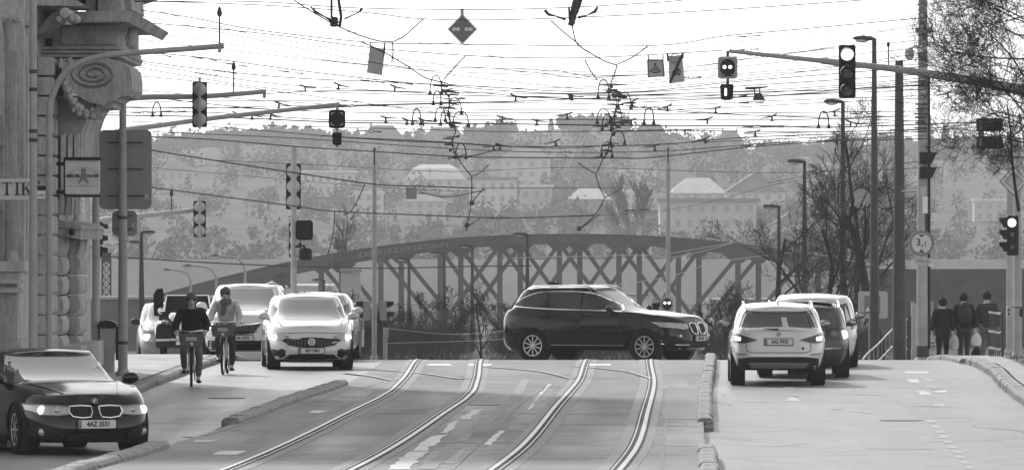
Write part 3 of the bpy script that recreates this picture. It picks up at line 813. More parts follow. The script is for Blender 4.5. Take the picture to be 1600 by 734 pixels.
# ------------------------------------------------------------------ railway bridge: two trussed arches
YB = 553.0; SB = FP / YB
br_t = thing('railway_bridge', 'riveted steel railway bridge with two trussed arches and graffiti on its top chord', 'bridge', (WX(890, YB), YB, -3))
def arch_py(px, x0): return 366 + .000243 * (px - x0) ** 2
DECK_PY = 600
for pl, (x0, Y) in enumerate(((874, 550.0), (907, 558.2))):
    # chord: deep riveted box
    mb = MB(); n = 56
    xs = [x0 - 655 + 1310 * i / n for i in range(n + 1)]
    for i in range(n):
        a, b = xs[i], xs[i + 1]
        da, db = 13.5, 13.5
        pts = [(WX(a, Y), WZ(arch_py(a, x0), Y)), (WX(b, Y), WZ(arch_py(b, x0), Y)), (WX(b, Y), WZ(arch_py(b, x0) + db, Y)), (WX(a, Y), WZ(arch_py(a, x0) + da, Y))]
        mb.prism_y(pts, Y - .35, Y + .35)
    part('arch_chord', mb, 'bridge', br_t)
    mb = MB()                                   # flanges
    for off, th in ((-.8, 1.6), (12.6, 1.6)):
        for i in range(n):
            a, b = xs[i], xs[i + 1]
            pts = [(WX(a, Y), WZ(arch_py(a, x0) + off, Y)), (WX(b, Y), WZ(arch_py(b, x0) + off, Y)), (WX(b, Y), WZ(arch_py(b, x0) + off + th, Y)), (WX(a, Y), WZ(arch_py(a, x0) + off + th, Y))]
            mb.prism_y(pts, Y - .5, Y + .5)
    part('chord_flange', mb, 'bridge', br_t)
    part('lower_chord', MB().box((WX(x0, Y), Y, WZ(DECK_PY, Y)), (ML(1330, Y), .6, .8)), 'bridge', br_t)
    for k in range(-6, 7):
        px = x0 + k * 93 + (-1 if pl else 0)
        top = WZ(arch_py(px, x0) + 12, Y); bot = WZ(DECK_PY, Y)
        part('vertical', MB().box((WX(px, Y), Y, (top + bot) / 2), (ML(8.5, Y), .5, top - bot)), 'bridge', br_t)
        # gusset at the head
        g = [(WX(px - 24, Y), top + .05), (WX(px + 24, Y), top + .05), (WX(px + 7, Y), top - ML(14, Y)), (WX(px - 7, Y), top - ML(14, Y))]
        part('gusset', MB().prism_y(g, Y - .3, Y + .3), 'bridge', br_t)
    for k in range(-6, 6):
        a = x0 + k * 93; b = a + 93
        dirs = [1] if k < -1 else ([-1] if k > 0 else [1, -1])
        if k in (-2, 1): dirs = [1, -1]
        for dd in dirs:
            hx, lx = (a, b) if dd == 1 else (b, a)
            ht = arch_py(hx, x0) + 14
            lo = min(DECK_PY, ht + (128 if k in (-2, -1, 0, 1) else 235))
            p0 = Vector((WX(hx, Y), Y + .12 * dd, WZ(ht, Y))); p1 = Vector((WX(lx, Y), Y + .12 * dd, WZ(lo, Y)))
            if k not in (-2, -1, 0, 1):
                p1 = Vector((WX(hx + (lx - hx) * 1.55, Y), Y + .12 * dd, WZ(ht + 175, Y)))
            v = p1 - p0; ang = math.atan2(v.x, v.z)
            part('diagonal', MB().box((p0 + p1) / 2, (ML(6.5, Y), .2, v.length), Matrix.Rotation(ang, 3, 'Y')), 'bridge', br_t)
            if k in (-2, -1, 0, 1):
                p2 = Vector((WX(hx, Y), Y, WZ(DECK_PY - 0, Y))); 
                v = p2 - p1; ang = math.atan2(v.x, v.z)
                part('diagonal', MB().box((p1 + p2) / 2, (ML(6.5, Y), .2, v.length), Matrix.Rotation(ang, 3, 'Y')), 'bridge', br_t)
for k in range(-6, 7):                          # portal ties between the arches
    a = Vector((WX(874 + k * 93, 550), 550, WZ(arch_py(874 + k * 93, 874) + 6, 550))); b = Vector((WX(907 + k * 93, 558.2), 558.2, WZ(arch_py(907 + k * 93, 907) + 6, 558.2)))
    part('cross_tie', MB().tube([a, b], .22, 6), 'bridge', br_t)
# stone ends and deck
part('deck', MB().box((WX(890, 554), 554, WZ(612, 554)), (90, 9, .7)), 'bridge', br_t)
for px, w in ((224, 60), (1575, 120)):
    part('pier', MB().box((WX(px, 554), 554, (WZ(478, 554) - 9) / 2), (ML(w, 554), 11, WZ(478, 554) + 9)), 'stone_dark', br_t)
# graffiti letters along the near chord, left half
for s, px in [('K', 563), ('A', 572), ('R', 581), ('K', 594), ('I', 602), ('P', 609), ('Z', 619), ('U', 629), ('P', 639), ('S', 648), ('K', 657), ('T', 666), ('H', 675), ('I', 683), ('P', 691), ('Y', 699)]:
    py = arch_py(px, 874) + 9.5
    sl = -math.atan(2 * .000243 * (px - 874))
    part('graffiti_letter', mv(text_mb(s, .56, .02, 1.1, .01), (WX(px, 549.55), 549.45, WZ(py, 549.55)), ry=-sl * .9), 'graffiti', br_t)
# light gantry and lamps of the railway line beyond, left
# ------------------------------------------------------------------ corner building at the left
YF = 112.0
bd = thing('corner_building', 'ornate stone corner building with fluted columns, rusticated blocks and a big scroll bracket', 'building', (-9.5, 118, 0))
def pxpoly(pts, Y): return [(WX(a, Y), WZ(b, Y)) for a, b in pts]
def slab(name, pts, Y0, Y1, mt='stone', parent=None):
    return part(name, MB().prism_y(pxpoly(pts, Y0), Y0, Y1), mt, parent or bd)
# main body: the wall plane runs along the street
main = part('wall', MB().box(((WX(122, 126) - 30) / 2, 119, 9.5), (WX(122, 126) + 30 , 14, 20)), 'stone', bd)
part('wall', MB().prism_z([(-30, 98), (-9.35, 98), (-9.35, 114.2), (-30, 114.2)], -.5, 19.5), 'stone', bd)
# column pair, pedestal, capitals
def column(px, w, Y, y0, y1):
    r = ML(w, Y) / 2; x = WX(px, Y); mb = MB(); n = 40; vs = []; fs = []
    zs = [WZ(y1, Y), WZ(y0, Y)]
    prof = []
    for k in range(n):
        a = 2 * PI * k / n
        rr = r * (1.0 if k % 2 == 0 else .86)
        prof.append((rr * math.cos(a), rr * math.sin(a)))
    mb.prism_z([(x + p[0], Y + p[1]) for p in prof], zs[0], zs[1])
    c = part('column', mb, 'stone', bd)
    zt = WZ(y0, Y); zb = WZ(y1, Y)
    part('capital', MB().lathe([(r * .98, zt), (r * 1.1, zt + .06), (r * 1.0, zt + .12), (r * 1.12, zt + .3), (r * 1.45, zt + .52), (r * 1.5, zt + .58)], (x, Y, 0), n=24), 'stone', c, smooth=True)
    part('column_base', MB().lathe([(r * 1.35, zb - .22), (r * 1.4, zb - .14), (r * 1.25, zb - .08), (r * 1.18, zb - .02), (r * 1.02, zb + .05)], (x, Y, 0), n=24), 'stone', c, smooth=True)
    mbx = MB()
    for s in (-1, 1): mbx.lathe([(.001, -.14), (r * .42, -.14), (r * .42, .14), (.001, .14)], (x + s * r * 1.15, Y - r * .9, zt + .56), axis='y', n=16)
    part('capital_scroll', mbx, 'stone', c)
column(17, 19, 110.6, 82, 398)
column(36, 15, 112.6, 90, 404)
slab('pedestal', [(-12, 408), (33, 408), (33, 424), (-12, 424)], 109.8, 112.3)
slab('pedestal', [(-8, 424.3), (27, 424.3), (27, 530), (-8, 530)], 109.9, 112.2)
slab('pedestal', [(-12, 530.3), (33, 530.3), (33, 575), (-12, 575)], 109.8, 112.3)
for y in (436, 450): slab('moulding', [(-12, y), (36, y), (36, y + 7), (-12, y + 7)], 109.7, 109.95)
slab('reveal_shade', [(46, 85), (56, 85), (56, 560), (46, 560)], 114.0, 114.5, 'stone_dark')  # thin dark slab painted as the shade between columns and pier
# stacked pier blocks behind the posts
for k in range(15):
    y = 88 + k * 31
    slab('stone_block', [(57, y + 1.5), (80, y + 1.5), (82, y + 5), (82, y + 26), (80, y + 29.5), (57, y + 29.5)], 114.6 + .003 * k, 116)
# bulged quoins on the street corner
for k in range(7):
    y = 401 + k * 31 if k < 6 else 340
    h = 28.5
    if k == 6: y, h = 345, 55
    Y0 = 118.0
    n = 6; mbq = MB()
    def q(t): return math.sin(PI * t) ** .5
    for seg, (x0, x1, ya, yb) in enumerate(((83, 97, 117.2, 119), (97.3, 111, 119.1, 121), (111.3, 124, 120.9, 123.0))):
        pts = []
        for i in range(n + 1):
            t = i / n; bul = 4.5 * math.sin(PI * t) ** .6
            pts.append((x1 - 3 + bul * (1.0 if seg != 1 else .4), y + h * t))
        poly = [(x0 - 1, y)] + pts + [(x0 - 1, y + h)]
        mbs = MB().prism_y(pxpoly(poly, ya), ya, yb)
        part('stone_block', mbs, 'stone' if seg != 1 else 'stone_dark', bd)  # middle strip darker: the shaded turn of the quoin put into its colour
slab('string_course', [(62, 336), (126, 352), (126, 374), (62, 362)], 117.0, 123.2)
slab('string_course', [(80, 350), (128, 354), (128, 358), (80, 354)], 116.9, 123.3)
# upper corner pier with waisted blocks
for k in range(7):
    y = 100 + k * 31
    slab('stone_block', [(80, y + 1), (90, y + 1), (93, y + 6), (91, y + 15), (93, y + 25), (88, y + 29.5), (80, y + 29.5)], 116.6 + .004 * k, 119.5)
for i, (a, b) in enumerate(((95, 103), (106, 113), (116, 123))): slab('pilaster', [(a, 212), (b, 208), (b - 1, 290), (b - 4, 336), (a - 2, 336), (a, 290)], 116.1 + .1 * i, 116.59)
# entablature: frieze, mouldings, cornice that oversails the street
slab('frieze', [(82, 40), (186, 36), (186, 74), (82, 74)], 116.8, 123)
slab('frieze_panel', [(96, 42), (182, 39), (182, 70), (96, 70)], 116.72, 116.9)
for i, (y, x1) in enumerate(((73, 190), (79, 192), (85, 190))): slab('moulding', [(60, y), (x1, y), (x1 - 2, y + 4.5), (60, y + 4.5)], 116.5 - .05 * i, 122.9)
slab('cornice', [(106, 19), (203, 16), (206, 17), (227, 30), (216, 43), (205, 38), (196, 34), (106, 35)], 115.6, 123.6)
slab('cornice', [(-20, 0), (115, -2), (131, 8), (127, 10), (60, 9), (-20, 12)], 114.0, 116.3)
slab('cornice', [(-40, -80), (200, -80), (212, -30), (150, -10), (-40, -10)], 114.3, 123.2)
slab('parapet_block', [(134, -12), (150, -14), (150, 18), (134, 18)], 116.0, 119)
slab('parapet_block', [(153, -14), (186, -16), (191, 17), (153, 17)], 115.9, 121)
slab('finial_block', [(192, -10), (204, -10), (206, 15), (192, 16)], 117, 121)
# slanting console under the pediment and its scrolls
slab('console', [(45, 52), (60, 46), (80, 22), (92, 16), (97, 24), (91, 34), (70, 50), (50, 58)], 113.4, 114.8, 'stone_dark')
for (cx, cy, r) in ((37, 28, 11), (101, 21, 9), (114, 28, 7), (92, 30, 5)):
    Y = 113.0
    part('scroll', MB().lathe([(.001, -.02), (ML(r * .35, Y), -.02), (ML(r * .4, Y), .03), (ML(r * .75, Y), .02), (ML(r, Y), .10), (ML(r, Y), .9)], (WX(cx, Y), Y, WZ(cy, Y)), axis='y', n=22), 'stone', bd)
slab('architrave', [(-30, 16), (46, 14), (46, 40), (-30, 42)], 112.2, 113.9)
slab('recess_shade', [(46, 36), (92, 40), (92, 60), (46, 62)], 115.2, 115.4, 'stone_dark')  # dark sheet painted as the shade inside the recess
# big scroll bracket carrying the corner bay
Y = 115.2
outl = [(96, 96), (130, 92), (165, 90), (188, 96), (203, 106), (206, 122), (206, 140), (200, 150), (186, 152), (178, 158), (166, 160), (162, 166), (150, 162), (138, 160), (122, 150), (110, 140), (100, 120)]
part('scroll_bracket', MB().prism_y(pxpoly(outl, Y), Y, Y + 3.4), 'stone', bd)
part('scroll_bracket', MB().prism_y(pxpoly([(205.5, 104), (209, 118), (207, 136), (200, 149), (196, 120)], Y + 1), Y + 1, Y + 3), 'stone', bd)
sp = []
for i in range(110):
    t = i / 109; a = 5.3 * PI * t + PI * .15
    rr = .16 + .84 * t
    sp.append(Vector((WX(147, Y) + ML(37 * rr, Y) * math.cos(a), Y - .015, WZ(117, Y) - ML(23 * rr, Y) * math.sin(a))))
part('scroll_groove', MB().tube(sp, .018, 6), 'stone_dark', bd)
part('scroll_relief', MB().tube([p + Vector((0, .01, .05)) for p in sp], [.028] * len(sp), 6), 'stone', bd)
slab('bracket_step', [(150, 152), (184, 148), (184, 159), (176, 160), (176, 168), (150, 170)], 115.5, 118)
slab('bracket_foot', [(92, 150), (128, 150), (150, 168), (146, 178), (136, 184)], 116.0, 118.8)
slab('bracket_foot', [(92, 150), (137, 184), (134, 192), (129, 203), (127, 230), (126, 306), (92, 306)], 116.6, 121)
for k in range(4): slab('foot_moulding', [(92, 226 + k * 22), (130, 224 + k * 22), (130, 228 + k * 22), (92, 230 + k * 22)], 116.45, 116.55)
slab('corner_shaft', [(80, 90), (93, 90), (93, 345), (80, 345)], 117.0, 120)
# garland of fruit and leaves, rosette
mb = MB()
gl = [(101, 128), (106, 140), (110, 152), (118, 166), (128, 176), (138, 180), (146, 178), (150, 172)]
for i in range(60):
    t = i / 59 * (len(gl) - 1); k = min(int(t), len(gl) - 2); f = t - k
    px = lerp(gl[k][0], gl[k + 1][0], f) + rnd.uniform(-5, 5); py = lerp(gl[k][1], gl[k + 1][1], f) + rnd.uniform(-4, 4)
    mb.ball(W(px, py, 115.1 + rnd.uniform(-.1, .1)), [rnd.uniform(.03, .07)] * 3, 7, 5)
g = part('garland', mb, 'stone', bd, smooth=True); g['kind'] = 'stuff'
mb = MB()
for i in range(26):
    a = rnd.uniform(0, 2 * PI); r = rnd.uniform(0, 8)
    mb.ball(W(206 + r * math.cos(a) * .8, 62 + r * 1.6 * math.sin(a), 117.5), [rnd.uniform(.05, .1)] * 3, 7, 5)
g = part('carved_rosette', mb, 'stone', bd, smooth=True); g['kind'] = 'stuff'
mb = MB()
for i in range(20): mb.ball(W(102 + rnd.uniform(-7, 9), 103 + rnd.uniform(-10, 10), 115.15), [rnd.uniform(.03, .06)] * 3, 7, 5)
g = part('carved_leaf', mb, 'stone', bd, smooth=True); g['kind'] = 'stuff'
slab('plinth', [(80, 540), (127, 540), (127, 580), (80, 580)], 117.0, 123.4)
# window slit, alarm lamp
slab('window', [(-40, 180), (4, 180), (4, 440), (-40, 440)], 111.7, 111.8, 'glass_dark')
for y in (210, 260, 310): slab('window_bar', [(-40, y), (6, y), (6, y + 18), (-40, y + 18)], 111.5, 111.69)
part('wall_lamp', MB().ball(W(112, 362, 116.8), (.06, .08, .07), 10, 6), 'black', bd)
part('drain_pipe', MB().tube([W(121, 308, 118.8), W(122, 330, 118.8), W(118, 345, 118.8)], .05, 8), 'mast_light', bd)

# ------------------------------------------------------------------ shop signs
def serif(ch, h):
    """heavy serif letters drawn as bars (x-z plane)"""
    w = .17 * h; s = .06 * h; mb = MB(); d = .012
    if ch == 'T':
        mb.box((0, 0, 0), (w, d, h)); mb.box((0, .001, h/2 - s/2), (.78*h, d, s)); mb.box((0, .001, -h/2 + s/2), (.42*h, d, s))
        for q in (-1, 1): mb.prism_y([(q*.39*h, h/2), (q*.39*h, h/2 - .26*h), (q*.33*h, h/2 - .05*h)], -d/2 - .002, d/2 - .002)
    elif ch == 'I':
        mb.box((0, 0, 0), (w, d, h))
        for q in (-1, 1): mb.box((0, .001, q*(h/2 - s/2)), (.42*h, d, s))
    elif ch == 'K':
        mb.box((-.22*h, 0, 0), (w, d, h))
        for q in (-1, 1): mb.box((-.22*h, .001, q*(h/2 - s/2)), (.40*h, d, s)); mb.box((.27*h, .001, q*(h/2 - s/2)), (.34*h, d, s))
        mb.prism_y([(-.14*h, -.06*h), (-.14*h, .04*h), (.26*h, h/2 - s), (.32*h, h/2 - s)], -d/2 + .002, d/2 + .002)
        mb.prism_y([(-.08*h, .04*h), (.06*h, .14*h), (.40*h, -h/2 + s), (.2*h, -h/2 + s)], -d/2 + .003, d/2 + .003)
    elif ch in 'OP':
        n = 24
        if ch == 'O': mb.ring((0, -d/2, 0), .30*h, .5*h, d, 28, .86)
        else:
            mb.box((-.18*h, 0, 0), (w, d, h))
            for q in (-1, 1): mb.box((-.18*h, .001, q*(h/2 - s/2)), (.40*h, d, s))
            mb.ring((.04*h, -d/2 - .002, .22*h), .16*h, .28*h, d, 24, 1.15)
    return mb
Y = 108.0
t = thing('shop_sign', 'white shop sign box reading OPTIK in heavy black serif letters, on the columned building', 'sign', W(0, 296, Y))
part('sign_box', MB().bbox(((WX(-36, Y) + WX(45, Y)) / 2, Y + .1, WZ(295.5, Y)), (ML(81, Y), .2, ML(33, Y)), .015), 'offwhite', t)
part('bracket', MB().tube([W(40, 285, Y + .1), W(60, 285, Y + 5)], .03, 8), 'black', t)
for ch, px in (('O', -27), ('P', -8), ('T', 11), ('I', 27), ('K', 41)):
    part('letter', mv(serif(ch, ML(20, Y)), (WX(px, Y), Y - .008, WZ(295, Y))), 'ink', t)
Y = 113.5
t = thing('small_plate_sign', 'small white plate sign with a grey line of print, between the two thick posts', 'sign', W(64, 303, Y))
part('plate', MB().bbox((WX(64, Y), Y, WZ(304, Y)), (ML(14, Y), .05, ML(12, Y)), .01), 'white', t)
part('bracket', MB().bbox((WX(64, Y), Y + .05, WZ(294, Y)), (ML(16, Y), .12, ML(7, Y)), .01), 'black', t)
part('lettering', mv(text_mb('info', ML(6, Y), .006, 1.1), (WX(65, Y), Y - .03, WZ(305, Y))), 'midgrey', t)
Y = 114.2
t = thing('hanging_logo_sign', 'square white hanging sign with a walking figure in an oval and thin lettering', 'sign', W(128, 276, Y))
part('panel', MB().bbox((WX(129, Y), Y, WZ(276, Y)), (ML(54, Y), .10, ML(54, Y)), .02), 'offwhite', t)
mb = MB()
for yy, hh in ((248, 5), (306, 4)): mb.bbox((WX(129, Y), Y - .01, WZ(yy, Y)), (ML(58, Y), .16, ML(hh, Y)), .01)
mb.bbox((WX(101, Y), Y - .012, WZ(277, Y)), (ML(2.5, Y), .15, ML(58, Y)), .008)
part('frame', mb, 'black', t)
mb = MB()
for yy in (256, 300): mb.tube([W(88, yy, Y + .05), W(102, yy, Y + .05)], .035, 6)
part('wall_bracket', mb, 'black', t)
mb = MB().ring((WX(131, Y), Y - .058, WZ(275, Y)), ML(13.4, Y), ML(13.8, Y), .006, 40, 1.75)
mb.ring((WX(131, Y), Y - .058, WZ(274, Y)), ML(9, Y), ML(9.4, Y), .006, 40, 2.2)
mb.box((WX(129, Y), Y - .054, WZ(291, Y)), (ML(48, Y), .006, ML(.8, Y)))
part('emblem_line', mb, 'midgrey', t)
part('lettering', mv(text_mb('MICELADION', ML(6.6, Y), .006, 1.25, .003), (WX(129, Y), Y - .06, WZ(275, Y))), 'ink', t)
mb = MB().disc((WX(131, Y), Y - .066, WZ(266.5, Y)), ML(4.2, Y), n=16, depth=.006)
mb.prism_y(pxpoly([(127, 270), (135, 270), (136, 280), (140, 286), (137, 286), (131, 280), (125, 286), (122, 286), (126, 279)], Y), Y - .068, Y - .062)
part('walking_figure', mb, 'midgrey', t)

# ------------------------------------------------------------------ signal masts and posts
def gpx(px, Y): return gz(WX(px, Y), Y) + (.13 if (WX(px, Y) < kl(Y) or WX(px, Y) > kr(Y)) else 0)
def post(name, label, cat, px, top, Y, w0, w1, material, group=None, bands=(), n=14, cap=True):
    x = WX(px, Y); z = gpx(px, Y); zt = WZ(top, Y)
    t = thing(name, label, cat, (x, Y, z), group=group)
    part('pole', MB().tube([(x, Y, z - .1), (x, Y, z + 1.2), (x, Y, zt)], [ML(w0, Y) / 2, ML(w0, Y) / 2, ML(w1, Y) / 2], n), material, t, smooth=True)
    part('base_collar', MB().lathe([(ML(w0, Y) * .75, z), (ML(w0, Y) * .72, z + .06), (ML(w0, Y) * .55, z + .12)], (x, Y, 0), n=16), material, t)
    for b in bands:
        zz = WZ(b, Y); r = ML(lerp(w1, w0, (b - top) / 560.0), Y) / 2
        part('band', MB().lathe([(r * 1.02, zz - .03), (r * 1.14, zz - .03), (r * 1.14, zz + .03), (r * 1.02, zz + .03)], (x, Y, 0), n=16), 'mast_dark', t)
    return t
def rounded(px, py0, px1, py1, Y, r=.06):
    x0, x1, z0, z1 = WX(px, Y), WX(px1, Y), WZ(py1, Y), WZ(py0, Y); o = []
    for cx, cz, a0 in ((x1 - r, z1 - r, 0), (x0 + r, z1 - r, 90), (x0 + r, z0 + r, 180), (x1 - r, z0 + r, 270)):
        for k in range(5):
            a = R(a0 + k * 22.5); o.append((cx + r * math.cos(a), cz + r * math.sin(a)))
    return o
post('plain_mast', 'thick pale plain mast in front of the fluted columns, nearest of the left posts', 'post', 52, -40, 101, 14, 10.5, 'mast', bands=(112, 140, 205, 219))
def arm_mast(label, px, Y, base_w, path, arm_w, mt='mast', antenna=None, endbox=None, group=None):
    """mast whose top bends over into a long arm; path = list of (px,py)"""
    x = WX(px, Y); z = gpx(px, Y)
    t = thing('signal_mast', label, 'mast', (x, Y, z), group=group)
    pts = [Vector((x, Y, z - .1)), Vector((x, Y, z + 1.0))] + [W(a, b, Y) for a, b in path[:2]]
    # smooth curve through the rest
    rest = [W(a, b, Y) for a, b in path[1:]]
    P = [Vector((x, Y, z - .1)), Vector((x, Y, z + 1.2))] + [W(a, b, Y) for a, b in path]
    C = []
    for i in range(len(P) - 1):
        p0 = P[max(i - 1, 0)]; p1 = P[i]; p2 = P[i + 1]; p3 = P[min(i + 2, len(P) - 1)]
        for k in range(4):
            u = k / 4.0
            C.append(.5 * ((2 * p1) + (p2 - p0) * u + (2 * p0 - 5 * p1 + 4 * p2 - p3) * u * u + (3 * p1 - p0 - 3 * p2 + p3) * u ** 3))
    C.append(P[-1])
    rs = [lerp(ML(base_w, Y) / 2, ML(arm_w, Y) / 2, i / (len(C) - 1)) for i in range(len(C))]
    part('pole', MB().tube(C, rs, 12), mt, t, smooth=True)
    if antenna:
        for a, b, c in antenna:
            mb = MB().tube([W(a, b, Y), W(a, c, Y)], .014, 6)
            mb.lathe([(.03, -.02), (.045, .03), (.03, .1), (.01, .14)], W(a, c, Y), n=8)
            part('antenna', mb, 'mast_dark', t)
    if endbox:
        mb = MB().bbox(W(endbox[0], endbox[1], Y) , (ML(5, Y), .1, ML(9, Y)), .01)
        part('detector', mb, 'mast', t)
    return t
arm_mast('slim mast bending right over the street below the scroll bracket, arm ending in a detector', 77, 104, 11, [(77, 300), (77, 180), (82, 150), (98, 118), (125, 98), (165, 87), (220, 82), (300, 76), (350, 72)], 8.5, antenna=[(343, 72, 24)], endbox=(343, 78))
arm_mast('curved arm mast beside the logo sign, carrying the signal with three domes', 150, 124, 13, [(150, 330), (150, 230), (154, 198), (166, 172), (186, 157), (230, 152), (310, 151), (370, 147), (416, 143)], 7.5, 'mast_light', antenna=[(365, 147, 108)], endbox=(413, 149))
arm_mast('low curved arm mast behind the big sign back, holding out the two tram signals', 136, 128, 12, [(136, 330), (135, 256), (141, 232), (156, 216), (190, 204), (250, 196), (330, 185), (430, 174), (531, 163)], 7, 'mast_light')
arm_mast('short pale signal arm low on the left with one signal at its end', 149, 140, 11, [(149, 375), (150, 354), (156, 345), (175, 342), (216, 337), (270, 332), (322, 326)], 7, 'mast_light', antenna=[(268, 331, 305)])
t = post('sign_post', 'tall grey post standing on the left pavement, big grey sign back fixed to it', 'post', 192, -40, 121, 15, 8.5, 'mast', bands=(340, 535))
# sign backs on it
def sign_back(label, x0, y0, x1, y1, Y, bars):
    s = thing('road_sign', label, 'sign', W((x0 + x1) / 2, (y0 + y1) / 2, Y))
    part('panel', MB().prism_y(rounded(x0, y0, x1, y1, Y, .10), Y, Y + .04), 'alu', s)
    for b in bars: part('rail', MB().box((WX((x0 + x1) / 2, Y), Y - .02, WZ(b, Y)), (ML((x1 - x0) * .68, Y), .035, ML(2.2, Y))), 'mast_dark', s)
    return s
s = sign_back('large grey back of a road sign with three dark rails, fixed behind the tall post', 155, 203, 237, 327, 121.2, (223, 264, 306))
part('sticker', MB().box(W(229, 307, 121.17), (ML(5, 121), .006, ML(7, 121))), 'alu_pale', s)
s = sign_back('smaller grey sign back hanging under the large one', 175, 329, 214, 369, 121.35, (337, 358))
part('sticker', MB().box(W(208, 352, 121.32), (ML(4, 121), .006, ML(7, 121))), 'alu_pale', s)

def disc_lathe(c, r, depth, out=-1, n=18, dome=.5):
    return MB().lathe([(.001, out * depth), (r * .5, out * depth * .85), (r * .85, out * depth * .45), (r, 0), (r, -out * .02), (.001, -out * .021)], c, axis='y', n=n)
def signal_back(label, px, y0, y1, w, Y, strut=True):
    """three-lamp signal seen from behind: dark backing board with three pale rounded lamp backs"""
    t = thing('traffic_signal', label, 'traffic light', W(px, (y0 + y1) / 2, Y))
    part('backing_board', MB().bbox((WX(px, Y), Y, WZ((y0 + y1) / 2, Y)), (ML(w, Y), .03, ML(y1 - y0, Y)), .015), 'black', t)
    h = (y1 - y0) / 3
    for k in range(3):
        part('lamp_back', disc_lathe(W(px, y0 + h * (k + .5), Y - .02), ML(w * .46, Y), .10), 'alu_pale', t, smooth=True)
    for k in range(3):
        part('visor', MB().tube([W(px, y0 + h * (k + .5), Y + .02), W(px, y0 + h * (k + .5), Y + .28)], ML(w * .38, Y), 14), 'black', t)
    if strut: part('strut', MB().box(W(px, (y0 + y1) / 2 - 2, Y - .14), (ML(w * .16, Y), .05, ML(y1 - y0 + 10, Y))), 'mast_light', t)
    return t
signal_back('traffic light seen from behind on the middle arm, beside the cornice', 312, 128, 199, 23, 123.6)
signal_back('traffic light seen from behind at the end of the low pale arm', 312, 314, 370, 19, 139.7)
signal_back('traffic light seen from behind at the top of the column post in the middle left', 458.5, 256, 327, 23, 146, False)
signal_back('lower traffic light seen from behind on the column post, partly behind the pole', 461, 348, 402, 19, 146, False)
t = post('signal_post', 'pale round signal column with two stacked signals seen from behind, right of the cyclists', 'post', 459, 228, 145.6, 9.5, 8.5, 'mast_light')
def signal_side(label, px, y0, y1, Y, d=1, w=9):
    """signal seen edge-on: housing with three visors pointing sideways"""
    t = thing('traffic_signal', label, 'traffic light', W(px, (y0 + y1) / 2, Y))
    h = (y1 - y0) / 3
    for k in range(3):
        yy = y0 + h * (k + .5)
        part('lamp_housing', MB().bbox(W(px, yy, Y), (ML(w, Y), .25, ML(h * .92, Y)), .02), 'black', t)
        a = W(px + d * w * .5, yy, Y); L = ML(w * .9, Y)
        mb = MB(); n = 10; vs = []
        for i in range(n + 1):
            an = PI * (-.1 + 1.2 * i / n)
            vs += [a + Vector((0, math.cos(an) * .11, math.sin(an) * ML(h * .38, Y))), a + Vector((d * L, math.cos(an) * .11, math.sin(an) * ML(h * .38, Y) * .9))]
        mb.add(vs, [(2 * i, 2 * i + 1, 2 * i + 3, 2 * i + 2) for i in range(n)])
        part('visor', mb, 'black', t)
    return t
signal_side('black traffic light seen edge-on below the sign backs on the left', 157, 346, 402, 138, 1, 8)

def tram_signal(label, px, py, w, h, Y, front, dots=(), rim='mast_light'):
    t = thing('tram_signal', label, 'tram signal', W(px, py, Y))
    part('board', MB().prism_y(rounded(px - w/2, py - h/2, px + w/2, py + h/2, Y, ML(5, Y)), Y, Y + .05), rim if front else 'black', t)
    part('face', MB().prism_y(rounded(px - w*.36, py - h*.38, px + w*.36, py + h*.38, Y, ML(2, Y)), Y - .03, Y - .002), 'blackmatt', t)
    mb = MB()
    for sx in (-1, 1):
        for sz in (-1, 1):
            mb.box((WX(px + sx * w * .26, Y), Y - .034, WZ(py + sz * h * .33, Y)), (ML(w * .2, Y), .006, ML(1.2, Y)))
            mb.box((WX(px + sx * w * .33, Y), Y - .035, WZ(py + sz * h * .27, Y)), (ML(1.2, Y), .006, ML(h * .16, Y)))
    part('corner_mark', mb, 'alu_pale', t)
    for dx, dy, r in dots:
        part('lit_dot', MB().disc(W(px + dx, py + dy, Y - .045), ML(r, Y), n=14, depth=.012), 'dot_on', t)
    return t
t = tram_signal('dark square tram signal hung at the tip of the lowest arm on the left', 526.5, 186, 26, 29, 127.6, False)
part('hanger', MB().tube([W(527, 164, 127.7), W(527, 230, 127.7)], .03, 8), 'mast_light', t)
def small_box(label, px, py, w, h, Y, slit=False):
    t = thing('route_signal', label, 'signal box', W(px, py, Y))
    part('housing', MB().prism_y(pxpoly([(px - w*.5, py - h*.38), (px - w*.42, py - h*.5), (px + w*.42, py - h*.5), (px + w*.5, py - h*.38), (px + w*.44, py + h*.42), (px + w*.2, py + h*.5), (px - w*.2, py + h*.5), (px - w*.44, py + h*.42)], Y), Y, Y + .25), 'black', t)
    part('visor', MB().box(W(px, py - h * .30, Y - .10), (ML(w * .7, Y), .2, .015)), 'black', t)
    if slit: part('lit_bar', MB().box(W(px - 2, py, Y - .01), (ML(3, Y), .012, ML(h * .45, Y))), 'dot_on', t)
    return t
small_box('small black signal box hanging under the dark tram signal on the left', 526.5, 217, 15, 20, 127.5)
# tram signal and box on the column post
t = thing('tram_signal', 'black rounded tram signal box on the right side of the column post', 'tram signal', W(475, 359, 145.2))
part('board', MB().prism_y(rounded(462, 344, 489, 375, 145.2, ML(5, 145)), 145.1, 145.3), 'black', t)
part('hood', MB().prism_y(rounded(466, 348, 485, 371, 145, ML(3, 145)), 144.98, 145.08), 'blackmatt', t)
part('arm', MB().tube([W(459, 346, 145.4), W(466, 346, 145.4)], .02, 6), 'mast', t)
t = thing('pedestrian_signal', 'black drum-shaped acoustic signal under the rounded tram signal on the column post', 'signal', W(477, 395, 145.2))
part('housing', MB().lathe([(ML(9, 145), 0), (ML(10.5, 145), .05), (ML(10.5, 145), .22), (ML(8, 145), .27)], W(477, 406, 145.2), n=18), 'black', t)
part('bracket', MB().tube([W(462, 385, 145.4), W(474, 383, 145.3), W(478, 390, 145.3)], .03, 6), 'black', t)
